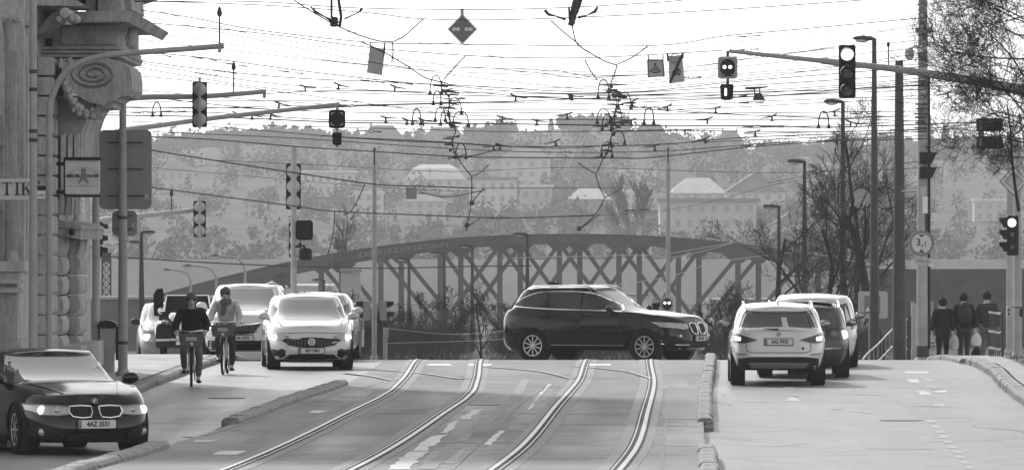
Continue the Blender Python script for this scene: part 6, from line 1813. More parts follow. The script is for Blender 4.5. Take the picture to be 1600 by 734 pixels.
part('lower_intake', c4.sheet(F, lo, up, .01, 3, 12), 'blackmatt', car)
plate(car, '4AZ 3531', F(0, .42) + Vector((0, -.03, 0)))
roundel(car, c4.F(0, .715) + Vector((0, -.03, .015)), .042, rx=-.5)
for sg in (-1, 1):
    P = [Vector((sg * lerp(.38, .66, i / 8), lerp(-2.02, -1.05, i / 8), 0)) for i in range(9)]
    part('bonnet_crease', MB().tube([Vector((p.x, p.y, c4.topz(p.y) + .028 - .035 * 0)) for p in P], .008, 5), 'paint_black', car, smooth=True)
wiper(car, c4, -.7, .1, .05, .09); wiper(car, c4, .0, .75, .05, .10)

# ---- white hatchback facing us
ct = Car(4.37, 1.79, 1.50, [(-2.18, .76), (-1.95, .87), (-1.5, .97), (-1.0, 1.02), (0, 1.0), (1.0, 1.04), (1.6, 1.06), (2.18, 1.0)],
         [(-1.3, 1.0), (-.8, 1.22), (-.3, 1.42), (.2, 1.485), (1.0, 1.47), (1.6, 1.40), (2.1, 1.1)], .19, (-1.33, 1.31), .318, (-1.12, -.18, 1.65, 2.08), wG=((0, .93), (.4, .87), (.8, .80), (1, .72)), sill=.2)
Yc = 130.5
car = make_car('white_hatchback', 'white hatchback with lit headlights and dark fog lamp pockets coming towards us over the crest', 'car', ct, 'paint_white', WX(474, Yc), Yc + 2.1, gz(-4.2, 131) - .0, R(4.5), (-.85, 1.08, .06), 'paint_silver', 8)
glasses(car, ct, (.07, .94, .93), (.1, .85, .8), [([(-.6, 1.05), (.3, 1.05), (1.2, 1.09)], [(-.35, 1.25), (.3, 1.40), (1.2, 1.36)])])
F = ct.F
for sg in (-1, 1):
    lo = [(sg * .45, .665), (sg * .62, .60), (sg * .80, .60)]; up = [(sg * .47, .70), (sg * .66, .735), (sg * .84, .77)]
    h = part('headlight', ct.sheet(F, lo, up, .012, 4, 8), 'headlight_body', car, smooth=True)
    part('headlamp_lens', MB().ball(F(sg * .72, .665) + Vector((0, -.005, 0)), (.10, .035, .055), 14, 8), 'headlight_on', h, smooth=True)
    fp = [(sg * .52, .40), (sg * .60, .435), (sg * .78, .43), (sg * .83, .37), (sg * .78, .27), (sg * .62, .255), (sg * .53, .29)]
    part('fog_pocket', fill_poly(ct, F, fp, .012), 'trim', car)
gp = [(-.60, .60), (-.52, .635), (0, .665), (.52, .635), (.60, .60), (.45, .50), (.3, .47), (0, .46), (-.3, .47), (-.45, .50)]
g = part('grille', fill_poly(ct, F, gp, .014), 'blackmatt', car)
mb = MB()
for r in range(3):
    for k in range(-7, 8):
        if abs(k) < 2: continue
        mb.box(F(k * .068, .60 - r * .045) + Vector((0, -.016, 0)), (.035, .006, .015))
part('grille_mesh', mb, 'trim_grey', g)
part('emblem', MB().ring(F(0, .575) + Vector((0, -.03, 0)), .055, .075, .015, 24), 'chrome', car); part('emblem_field', MB().disc(F(0, .575) + Vector((0, -.026, 0)), .055, depth=.012), 'trim_grey', car)
mb = MB()
for k in (-1, 0, 1): mb.box(F(k * .026, .575) + Vector((0, -.032, 0)), (.012, .008, .06))
part('emblem_letter', mb, 'chrome', car)
part('lower_intake', ct.sheet(F, [(-.56, .235), (0, .225), (.56, .235)], [(-.44, .325), (0, .325), (.44, .325)], .012, 3, 12), 'trim', car)
plate(car, '4SV 5401', F(0, .395) + Vector((0, -.025, 0)))
part('bumper_lip', ct.sheet(F, [(-.78, .205), (0, .20), (.78, .205)], [(-.76, .222), (0, .215), (.76, .222)], .01, 2, 12), 'trim', car)
def bonnet_gaps(car, c, x0, x1, y0, y1):
    for sg in (-1, 1):
        part('bonnet_gap', MB().tube([V3 for V3 in (Vector((sg * lerp(x0, x1, i / 10), lerp(y0, y1, i / 10), c.topz(lerp(y0, y1, i / 10)) + .035 * (1 - (lerp(x0, x1, i / 10) / (c.Wd / 2 * .92)) ** 2) + .001)) for i in range(11))], .006, 5), 'trim', car)
bonnet_gaps(car, ct, .60, .72, -1.90, -1.15)
part('bonnet_gap', MB().tube([F(x, .765 - .03 * abs(x)) + Vector((0, -.002, 0)) for x in [lerp(-.7, .7, i / 12) for i in range(13)]], .006, 5), 'trim', car)
part('roof_aerial', MB().tube([(0, .9, 1.52), (0, 1.1, 1.60)], .008, 5), 'trim', car)
wiper(car, ct, -.8, .05, .05, .08); wiper(car, ct, -.05, .75, .05, .09)
part('seat_row', MB().bbox((-.33, .0, 1.02), (.34, .1, .2), .04), 'trim', car)

# ---- silver car right behind it, pale people carrier behind the cyclist, small light car far left
cb = Car(4.5, 1.82, 1.46, [(-2.25, .74), (-2.0, .85), (-1.5, .95), (-.9, 1.0), (0, 1.0), (1.0, 1.02), (2.25, 1.0)],
         [(-1.2, .98), (-.7, 1.2), (-.2, 1.40), (.3, 1.45), (1.0, 1.42), (1.7, 1.2), (2.1, 1.02)], .2, (-1.35, 1.35), .32, (-1.05, -.15, 1.2, 2.0), sill=.2)
Yd = 139.0
car = make_car('silver_saloon', 'silver car almost hidden right behind the white hatchback', 'car', cb, 'paint_silver', WX(489, Yd), Yd + 2, gz(-4.2, Yd), R(-2), (-.8, 1.08, .08), None, 8)
glasses(car, cb, side=[([(-.6, 1.03), (.3, 1.03), (1.2, 1.05)], [(-.35, 1.2), (.3, 1.36), (1.0, 1.34)])])
for sg in (-1, 1):
    part('headlight', cb.sheet(cb.F, [(sg * .5, .60), (sg * .82, .62)], [(sg * .5, .70), (sg * .84, .74)], .01, 3, 6), 'headlight_body', car)
part('grille', cb.sheet(cb.F, [(-.45, .5), (.45, .5)], [(-.5, .65), (.5, .65)], .01, 2, 8), 'trim', car)
cp = Car(4.45, 1.80, 1.64, [(-2.22, .86), (-2.0, .97), (-1.6, 1.06), (-1.15, 1.12), (0, 1.08), (1.0, 1.1), (2.22, 1.05)],
         [(-1.5, 1.1), (-.9, 1.40), (-.4, 1.58), (.2, 1.63), (1.2, 1.62), (1.8, 1.52), (2.1, 1.2)], .2, (-1.33, 1.35), .325, (-1.3, -.25, 1.8, 2.1), wG=((0, .94), (.4, .89), (.8, .82), (1, .75)), sill=.2)
Yp = 141.0
car = make_car('people_carrier', 'pale people carrier with a slatted chrome-edged grille behind the second cyclist', 'car', cp, 'paint_white', WX(381, Yp), Yp + 2.2, gz(-5.5, Yp), R(-2), (-.95, 1.2, .08), None, 8)
glasses(car, cp, (.06, .94, .92), None, [([(-.7, 1.14), (.3, 1.12), (1.5, 1.15)], [(-.45, 1.36), (.3, 1.52), (1.4, 1.5)])])
F = cp.F
g = part('grille', cp.sheet(F, [(-.30, .60), (0, .57), (.30, .60)], [(-.46, .82), (0, .76), (.46, .82)], .012, 3, 12), 'blackmatt', car)
mb = MB()
for k in range(-9, 10): mb.box(F(k * .04, .70) + Vector((0, -.02, 0)), (.011, .012, .16))
part('grille_slat', mb, 'trim_grey', g)
part('grille_frame', outline_tube(cp, F, [(-.48, .83), (-.2, .79), (0, .765), (.2, .79), (.48, .83)], .02, .02, False), 'chrome', g)
part('emblem', MB().ball(F(0, .84) + Vector((0, -.02, .02)), (.08, .03, .05), 14, 8), 'chrome', car, smooth=True)
for sg in (-1, 1):
    h = part('headlight', cp.sheet(F, [(sg * .50, .66), (sg * .82, .70)], [(sg * .52, .83), (sg * .85, .88)], .012, 3, 8), 'headlight_body', car)
    part('headlamp_lens', MB().ball(F(sg * .66, .76) + Vector((0, -.005, 0)), (.09, .04, .06), 12, 8), 'headlight_on', h, smooth=True)
plate(car, '1AK 8742', F(.02, .50) + Vector((0, -.03, 0)))
part('lower_intake', cp.sheet(F, [(-.75, .25), (0, .23), (.75, .25)], [(-.72, .44), (0, .44), (.72, .44)], .012, 3, 12), 'trim', car)
Ys = 160.0
car = make_car('small_light_car', 'small light car with one bright headlight at the far left, behind the open-topped vintage car', 'car', cp, 'paint_grey', WX(263, Ys), Ys + 2, gz(-8.5, Ys) + .05, R(4), (-.95, 1.2, .08), 'trim', 8)
glasses(car, cp, (.06, .93, .92), None, [([(-.7, 1.14), (.3, 1.12), (1.5, 1.15)], [(-.45, 1.36), (.3, 1.52), (1.4, 1.5)])])
for sg in (-1, 1):
    h = part('headlight', cp.sheet(cp.F, [(sg * .50, .70), (sg * .80, .72)], [(sg * .52, .88), (sg * .84, .92)], .012, 3, 8), 'headlight_body', car)
    part('headlamp_lens', MB().ball(cp.F(sg * .66, .82) + Vector((0, -.005, 0)), (.11, .05, .08), 12, 8), 'headlight_on', h, smooth=True)
part('grille', cp.sheet(cp.F, [(-.4, .55), (.4, .55)], [(-.42, .72), (.42, .72)], .01, 2, 8), 'trim', car)

# ---- dark off-road car crossing from left to right, nose turned a little towards us
cx = Car(4.89, 1.94, 1.76, [(-2.44, .92), (-2.2, 1.04), (-1.6, 1.12), (-1.0, 1.18), (0, 1.17), (1.0, 1.20), (1.8, 1.24), (2.44, 1.18)],
         [(-1.35, 1.18), (-.8, 1.45), (-.25, 1.66), (.3, 1.73), (1.2, 1.725), (1.9, 1.66), (2.3, 1.36)], .28, (-1.49, 1.44), .378, (-1.08, -.10, 1.95, 2.28), wG=((0, .93), (.4, .88), (.8, .80), (1, .73)), sill=.27, n=5.0)
Yx = 149.5
rzx = R(62)
car = make_car('dark_offroad_car', 'shiny black off-road car with chrome window line crossing the crest to the right', 'car', cx, 'paint_black', WX(947, Yx), Yx + .4, gz(2, Yx) - .0, rzx, (-.62, 1.25, .10), 'paint_black', 10)
side_low = [(-.72, 1.19), (0, 1.21), (1.0, 1.235), (1.72, 1.27)]
side_up = [(-.66, 1.26), (-.05, 1.60), (.9, 1.63), (1.72, 1.46)]
glasses(car, cx, (.05, .93, .92), (.1, .85, .84), None)
for sg in (-1, 1):
    S = cx.S(sg)
    for a, b in ((-.72, .16), (.22, 1.05), (1.11, 2.0)):
        ys = [lerp(a, b, i / 10) for i in range(11)]
        lowf = lambda y: hermite([(-.8, 1.195), (0, 1.215), (1.0, 1.24), (2.1, 1.30)], y)
        upf = lambda y: hermite([(-.78, 1.20), (-.45, 1.40), (0, 1.585), (.5, 1.625), (1.2, 1.615), (1.7, 1.50), (2.05, 1.31)], y)
        part('side_window', cx.sheet(S, [(y, lowf(y)) for y in ys], [(y, max(upf(y), lowf(y) + .005)) for y in ys], .008, 6), 'cabin', car, smooth=True)
    pts = [(y, lowf(y) - .01) for y in [lerp(-.78, 2.0, i / 14) for i in range(15)]] + [(y, upf(y) + .01) for y in [lerp(2.04, -.76, i / 20) for i in range(21)]]
    part('chrome_window_line', outline_tube(cx, S, pts, .012, .014), 'chrome', car)
    for a in (.19, 1.08):
        part('door_gap', MB().tube([S(a + (.06 * (z < .7)), z) for z in [lerp(.36, 1.2, i / 8) for i in range(9)]], .006, 5), 'blackmatt', car)
    part('door_gap', MB().tube([S(-.85, z) for z in [lerp(.42, 1.15, i / 8) for i in range(9)]], .006, 5), 'blackmatt', car)
    part('sill_trim', MB().tube([S(lerp(-.95, .95, i / 8), .40) + Vector((sg * .012, 0, 0)) for i in range(9)], .014, 6), 'chrome', car)
    for a in (.02, .92): part('door_handle', MB().bbox(S(a, 1.10) + Vector((sg * .02, 0, 0)), (.03, .20, .035), .01), 'paint_black', car)
    part('character_line', MB().tube([S(lerp(-1.6, 2.1, i / 14), 1.06) + Vector((sg * .002, 0, 0)) for i in range(15)], .011, 5), 'paint_black', car, smooth=True)
    part('roof_rail', MB().tube([Vector((sg * (cx.uw(.98) - .02), lerp(-.1, 1.7, i / 10), hermite(cx.roof, lerp(-.1, 1.7, i / 10)) + .045 - (.05 if i in (0, 10) else 0))) for i in range(11)], .018, 6), 'chrome', car, smooth=True)
    F = cx.F
    h = part('headlight', cx.sheet(F, [(sg * .44, .80), (sg * .62, .77), (sg * .90, .83)], [(sg * .44, .90), (sg * .64, .915), (sg * .92, .945)], .012, 3, 10), 'headlight_body', car, smooth=True)
    for q in (.56, .74): part('headlamp_lens', disc_lathe(F(sg * q, .85) + Vector((0, -.015, 0)), .05, .02), 'offwhite', h, smooth=True)
    k = [(sg * .05, .90), (sg * .22, .92), (sg * .36, .90), (sg * .38, .82), (sg * .33, .70), (sg * .20, .66), (sg * .07, .67), (sg * .045, .78)]
    g = part('kidney_grille', fill_poly(cx, F, k, .016), 'blackmatt', car); part('grille_frame', outline_tube(cx, F, k, .02, .018), 'chrome', g)
    part('fog_lamp', disc_lathe(F(sg * .72, .62) + Vector((0, -.012, 0)), .045, .02), 'chrome', car, smooth=True)
    part('bumper_blade', MB().tube([F(sg * .50, .42) + Vector((0, -.02, 0)), F(sg * .72, .42) + Vector((0, -.02, 0)), F(sg * .90, .45) + Vector((0, -.02, 0)), F(sg * .90, .54) + Vector((0, -.02, 0))], .018, 6), 'chrome', car)
    part('tail_light', cx.sheet(cx.Rr, [(sg * .50, .93), (sg * .90, .90)], [(sg * .55, 1.06), (sg * .92, 1.08)], .012, 3, 8), 'taillight', car)
part('lower_intake', cx.sheet(cx.F, [(-.60, .34), (0, .33), (.60, .34)], [(-.62, .50), (0, .50), (.62, .50)], .01, 3, 12), 'blackmatt', car)
part('skid_trim', MB().tube([cx.F(x, .335) + Vector((0, -.01, 0)) for x in (-.7, -.35, 0, .35, .7)], .014, 6), 'chrome', car)
plate(car, '2AB 5136', cx.F(0, .56) + Vector((0, -.03, 0)))
roundel(car, cx.F(0, .955) + Vector((0, -.03, .01)), .045, rx=-.6)
part('roof_fin', MB().prism_y([(-.03, 0), (.03, 0), (0, .08)], 1.25, 1.5).xf(Matrix.Translation((0, 0, 1.77))), 'paint_black', car)

# ---- white crossover seen from behind
c1 = Car(4.45, 1.80, 1.52, [(-2.22, .80), (-1.9, .92), (-1.2, 1.02), (0, 1.04), (1.0, 1.06), (1.8, 1.08), (2.22, 1.05)],
         [(-1.3, 1.02), (-.8, 1.22), (-.2, 1.45), (.4, 1.50), (1.2, 1.49), (1.75, 1.42), (2.1, 1.15)], .24, (-1.4, 1.36), .345, (-1.1, -.15, 1.72, 2.16), wG=((0, .93), (.35, .885), (.75, .82), (1, .72)), rr=[(0, .12), (.12, .03), (.35, 0), (.5, .03), (.7, .05), (.9, .07), (1, .10)], sill=.30, n=5.0)
Y1 = 119.0
car = make_car('white_crossover', 'white crossover with plate 3A5 7975 driving away on the right lane', 'car', c1, 'paint_white', WX(1220, Y1), Y1 + 2.2, gz(5, Y1), PI + R(-1), (-.75, 1.12, .09), 'trim', 8)
glasses(car, c1, (.06, .93, .9), None, [([(-.55, 1.08), (.3, 1.08), (1.5, 1.10)], [(-.35, 1.24), (.3, 1.41), (1.5, 1.36)])])
Rf = c1.Rr; RW = c1.WS(False)
rw = part('rear_window', c1.sheet(RW, [(lerp(-.84, .84, i / 12), .12 + .02 * abs(i - 6) / 6) for i in range(13)], [(lerp(-.80, .80, i / 12), .84 - .05 * (abs(i - 6) / 6) ** 3) for i in range(13)], .008, 8), 'rearglass', car, smooth=True)
part('window_edge', c1.sheet(RW, [(lerp(-.89, .89, i / 12), .07) for i in range(13)], [(lerp(-.86, .86, i / 12), .88) for i in range(13)], .005, 8), 'trim', car, smooth=True)
part('window_sticker', c1.sheet(RW, [(-.24, .30), (-.10, .30)], [(-.20, .70), (-.07, .70)], .012, 3, 4), 'offwhite', rw)
part('brake_light', c1.sheet(RW, [(-.26, .90), (.26, .90)], [(-.25, .965), (.25, .965)], .02, 2, 6), 'white', car)
part('spoiler', MB().add(*(lambda m: (m.v, m.f))(c1.sheet(RW, [(lerp(-.88, .88, i / 12), .90) for i in range(13)], [(lerp(-.86, .86, i / 12), .99) for i in range(13)], .012, 3))), 'paint_white', car, smooth=True)
for sg in (-1, 1):
    lo = [(sg * .40, .80), (sg * .62, .795), (sg * .86, .80)]; up = [(sg * .36, .845), (sg * .62, .93), (sg * .88, 1.015)]
    h = part('tail_light', c1.sheet(Rf, [(sg * .40, .845), (sg * .62, .795), (sg * .87, .80)], [(sg * .39, .86), (sg * .64, .93), (sg * .89, 1.02)], .012, 4, 10), 'taillight', car, smooth=True)
    part('lit_lamp', c1.sheet(Rf, [(sg * .69, .84), (sg * .79, .84)], [(sg * .69, .905), (sg * .80, .92)], .020, 3, 5), 'taillight_on', h)
    part('reflector', c1.sheet(Rf, [(sg * .58, .575), (sg * .78, .585)], [(sg * .58, .595), (sg * .78, .607)], .012, 2, 6), 'trim_grey', car)
    part('rear_gap', MB().tube([Rf(sg * .60, z) + Vector((0, .008, 0)) for z in (.79, .72, .66)] + [Rf(sg * .52, .625) + Vector((0, .008, 0))], .006, 5), 'trim', car)
    part('roof_rail', MB().tube([Vector((sg * (c1.uw(.98) - .02), lerp(-.1, 1.6, i / 10), hermite(c1.roof, lerp(-.1, 1.6, i / 10)) + .05 - (.05 if i in (0, 10) else 0))) for i in range(11)], .02, 6), 'chrome', car, smooth=True)
part('rear_gap', MB().tube([Rf(x, .622) + Vector((0, .008, 0)) for x in [lerp(-.52, .52, i / 8) for i in range(9)]], .006, 5), 'trim', car)
bp = [(-.86, .30), (-.5, .30), (0, .30), (.5, .30), (.86, .30)]
part('bumper_cladding', c1.sheet(Rf, [(lerp(-.83, .83, i / 16), .30) for i in range(17)], [(lerp(-.83, .83, i / 16), .555 - .045 * (abs(i - 8) / 8 > .6) * (abs(i - 8) / 8 - .6) / .4 - .01) for i in range(17)], .010, 5), 'trim', car, smooth=True)
part('skid_plate', c1.sheet(Rf, [(-.50, .345), (0, .34), (.50, .345)], [(-.56, .44), (0, .445), (.56, .44)], .022, 3, 12), 'trim_grey', car, smooth=True)
plate(car, '3A5 7975', Rf(0, .82) + Vector((0, .02, 0)), True)
roundel(car, Rf(0, .965) + Vector((0, .015, 0)), .042, True)
part('rear_wiper', MB().tube([RW(0, .10) + Vector((0, .03, .01)), RW(.25, .16) + Vector((0, .025, .01)), RW(.52, .17) + Vector((0, .02, .01))], [.016, .01, .006], 6), 'trim', car)
part('key_cap', MB().ball(Rf(-.45, .70) + Vector((0, .005, 0)), (.025, .02, .025), 10, 6), 'trim', car)
part('exhaust', MB().tube([(-.35, 1.6, .28), (-.35, 2.0, .25)], .05, 10).box((-.38, 1.75, .26), (.4, .3, .1)), 'blackmatt', car)
part('roof_aerial', MB().ball((0, 1.35, 1.56), (.03, .07, .035), 10, 6), 'paint_white', car)

# ---- dark estate beside it and the white minivan in front
ce = Car(4.4, 1.80, 1.44, [(-2.2, .76), (-1.9, .88), (-1.3, .95), (0, .96), (1.8, .99), (2.2, .96)],
         [(-1.4, .95), (-.9, 1.16), (-.3, 1.37), (.4, 1.43), (1.3, 1.42), (1.85, 1.35), (2.12, 1.1)], .22, (-1.35, 1.33), .32, (-1.2, -.25, 1.86, 2.14), wG=((0, .94), (.4, .90), (.8, .84), (1, .76)), sill=.24)
Y2 = 124.5
car = make_car('dark_estate', 'dark grey estate with roof rails and round tail lamps, half hidden by the white crossover', 'car', ce, 'paint_dark', WX(1262, Y2), Y2 + 2.2, gz(6, Y2), PI + R(-1.5), (-.8, 1.05, .10), 'trim', 8)
glasses(car, ce, (.06, .93, .9), None, [([(-.6, 1.0), (.3, 1.0), (1.6, 1.03)], [(-.4, 1.16), (.3, 1.34), (1.6, 1.30)])])
RW = ce.WS(False)
part('rear_window', ce.sheet(RW, [(lerp(-.86, .86, i / 12), .12) for i in range(13)], [(lerp(-.84, .84, i / 12), .88) for i in range(13)], .008, 8), 'rearglass', car, smooth=True)
for sg in (-1, 1):
    h = part('tail_light', ce.sheet(ce.Rr, [(sg * .50, .80), (sg * .87, .76)], [(sg * .52, .93), (sg * .88, .94)], .012, 3, 8), 'taillight', car, smooth=True)
    part('round_lamp', disc_lathe(ce.Rr(sg * .76, .85) + Vector((0, .03, 0)), .085, .03, 1), 'taillight_on', h, smooth=True)
    part('round_lamp', disc_lathe(ce.Rr(sg * .56, .85) + Vector((0, .03, 0)), .075, .03, 1), 'trim_grey', h, smooth=True)
    part('roof_rail', MB().tube([Vector((sg * (ce.uw(.98) - .02), lerp(-.1, 1.7, i / 10), hermite(ce.roof, lerp(-.1, 1.7, i / 10)) + .06 - (.06 if i in (0, 10) else 0))) for i in range(11)], .022, 6), 'chrome', car, smooth=True)
part('roof_highlight', MB().box((0, .7, 1.485), (1.15, 1.7, .01)), 'paint_silver', car)  # silver sheet painted as the highlight on the dark roof
part('bumper_trim', ce.sheet(ce.Rr, [(-.80, .58), (0, .57), (.80, .58)], [(-.80, .60), (0, .59), (.80, .60)], .012, 2, 12), 'chrome', car)
part('number_plate', MB().bbox(ce.Rr(0, .68) + Vector((0, .02, 0)), (.52, .015, .11), .01), 'plate', car)
cv = Car(4.6, 1.84, 1.5, [(-2.3, .76), (-2.0, .86), (-1.4, .95), (0, .96), (1.8, .98), (2.3, .95)],
         [(-1.6, .94), (-1.0, 1.2), (-.5, 1.42), (.3, 1.49), (1.5, 1.48), (2.0, 1.40), (2.25, 1.1)], .20, (-1.4, 1.4), .32, (-1.4, -.4, 2.0, 2.24), wG=((0, .95), (.4, .91), (.8, .85), (1, .76)), sill=.22)
Y3 = 133.0
car = make_car('white_wagon', 'white wagon farther ahead whose bright roof shows above the dark estate', 'car', cv, 'paint_white', WX(1277, Y3), Y3 + 2.2, gz(6, Y3), PI + R(-1), (-1.0, 1.05, .12), 'trim', 8)
RW = cv.WS(False)
glasses(car, cv, (.06, .93, .9), None, [([(-.8, .99), (.3, .98), (1.7, 1.0)], [(-.6, 1.18), (.3, 1.38), (1.7, 1.36)])])
part('rear_window', cv.sheet(RW, [(lerp(-.86, .86, i / 12), .10) for i in range(13)], [(lerp(-.84, .84, i / 12), .80) for i in range(13)], .008, 8), 'rearglass', car, smooth=True)
for sg in (-1, 1): part('tail_light', cv.sheet(cv.Rr, [(sg * .75, .80), (sg * .89, .80)], [(sg * .78, .94), (sg * .89, .94)], .012, 3, 6), 'taillight', car)

# ---- open-topped vintage car behind the first cyclist
Yv = 152.0; X0 = WX(293, Yv); z = gz(-7.6, Yv) + .12
t = thing('vintage_car', 'black open-topped vintage car with rounded front wings, behind the first cyclist', 'car', (X0, Yv, z), R(3), world_coords=False)
def lathe_wing(sx):
    mb = MB(); vs = []; fs = []
    prof = [(-.20, .0), (-.21, .3), (-.19, .52), (-.12, .60), (0, .63), (.12, .60), (.19, .52), (.21, .3), (.20, .0)]
    ys = [(-.1, .9), (0, 1.0), (.35, 1.05), (.8, 1.0), (1.1, .8)]
    for y, s in ys:
        for a, b in prof: vs.append((sx + a * s, y, .28 + b * s))
    n = len(prof)
    for j in range(4):
        for i in range(n - 1): fs.append((j*n+i, j*n+i+1, (j+1)*n+i+1, (j+1)*n+i))
    fs.append(tuple(range(n)))
    return mb.add(vs, fs)
for sx in (-.57, .57):
    part('wing', lathe_wing(sx), 'paint_black', t, smooth=True)
    wheel_parts(t, sx, .45, .34, .17, 12)
    part('headlamp', MB().lathe([(.001, -.06), (.10, -.045), (.125, 0), (.12, .1), (.06, .2)], (sx * .55, -.05, .98), axis='y', n=18), 'chrome', t, smooth=True)
part('bonnet', MB().prism_y([(-.30, .3), (-.32, .8), (-.26, .98), (-.1, 1.04), (.1, 1.04), (.26, .98), (.32, .8), (.30, .3)], .1, 1.5), 'paint_black', t)
part('radiator', MB().prism_y([(-.27, .34), (-.28, .8), (-.2, .97), (.2, .97), (.28, .8), (.27, .34)], .05, .1), 'chrome', t)
part('tub', MB().bbox((0, 2.4, .72), (1.36, 1.9, .75), .1), 'paint_black', t)
part('bumper', MB().tube([(-.75, -.25, .46), (0, -.3, .46), (.75, -.25, .46)], .035, 8), 'chrome', t)
part('windscreen_frame', MB().tube([(-.58, 1.55, 1.02), (-.50, 1.65, 1.48), (.50, 1.65, 1.48), (.58, 1.55, 1.02)], .028, 8), 'chrome', t)
part('folded_hood', MB().prism_y([(-.80, 1.0), (-.82, 1.5), (-.74, 1.64), (-.60, 1.66), (-.56, 1.5), (-.60, 1.0)], 2.0, 3.1), 'cloth_black', t)
part('folded_hood', MB().prism_y([(-.6, 1.0), (-.6, 1.2), (.7, 1.25), (.72, 1.0)], 2.6, 3.2), 'cloth_black', t)
part('seat', MB().bbox((0, 2.3, 1.2), (1.1, .2, .5), .08), 'trim', t)
part('mirror', MB().ball((-.62, 1.3, 1.12), (.09, .05, .08), 10, 7), 'chrome', t, smooth=True)
part('horn', MB().lathe([(.02, .3), (.03, .1), (.09, 0)], (-.36, .3, 1.02), axis='y', n=12), 'chrome', t)
# ------------------------------------------------------------------ people: skinned skeletons, clothing grown on the same joints
def skin_mesh(name, verts, edges, radii, root, levels=2):
    me = bpy.data.meshes.new(name); me.from_pydata([Vector(v) for v in verts], edges, [])
    o = bpy.data.objects.new(name, me); COL.objects.link(o)
    m = o.modifiers.new('skin', 'SKIN'); m.use_smooth_shade = True
    sv = me.skin_vertices[0].data
    for i, r in enumerate(radii):
        sv[i].radius = r if isinstance(r, tuple) else (r, r); sv[i].use_root = (i == root)
    s = o.modifiers.new('sub', 'SUBSURF'); s.levels = levels; s.render_levels = levels
    dg = bpy.context.evaluated_depsgraph_get()
    out = bpy.data.meshes.new_from_object(o.evaluated_get(dg))
    bpy.data.objects.remove(o); bpy.data.meshes.remove(me)
    out.name = name
    out.polygons.foreach_set('use_smooth', [True] * len(out.polygons))
    return out
class Skel:
    def __init__(s): s.v = []; s.e = []; s.r = []; s.ix = {}
    def j(s, key, p, r, par=None):
        s.ix[key] = len(s.v); s.v.append(Vector(p)); s.r.append(r)
        if par is not None: s.e.append((s.ix[par], s.ix[key]))
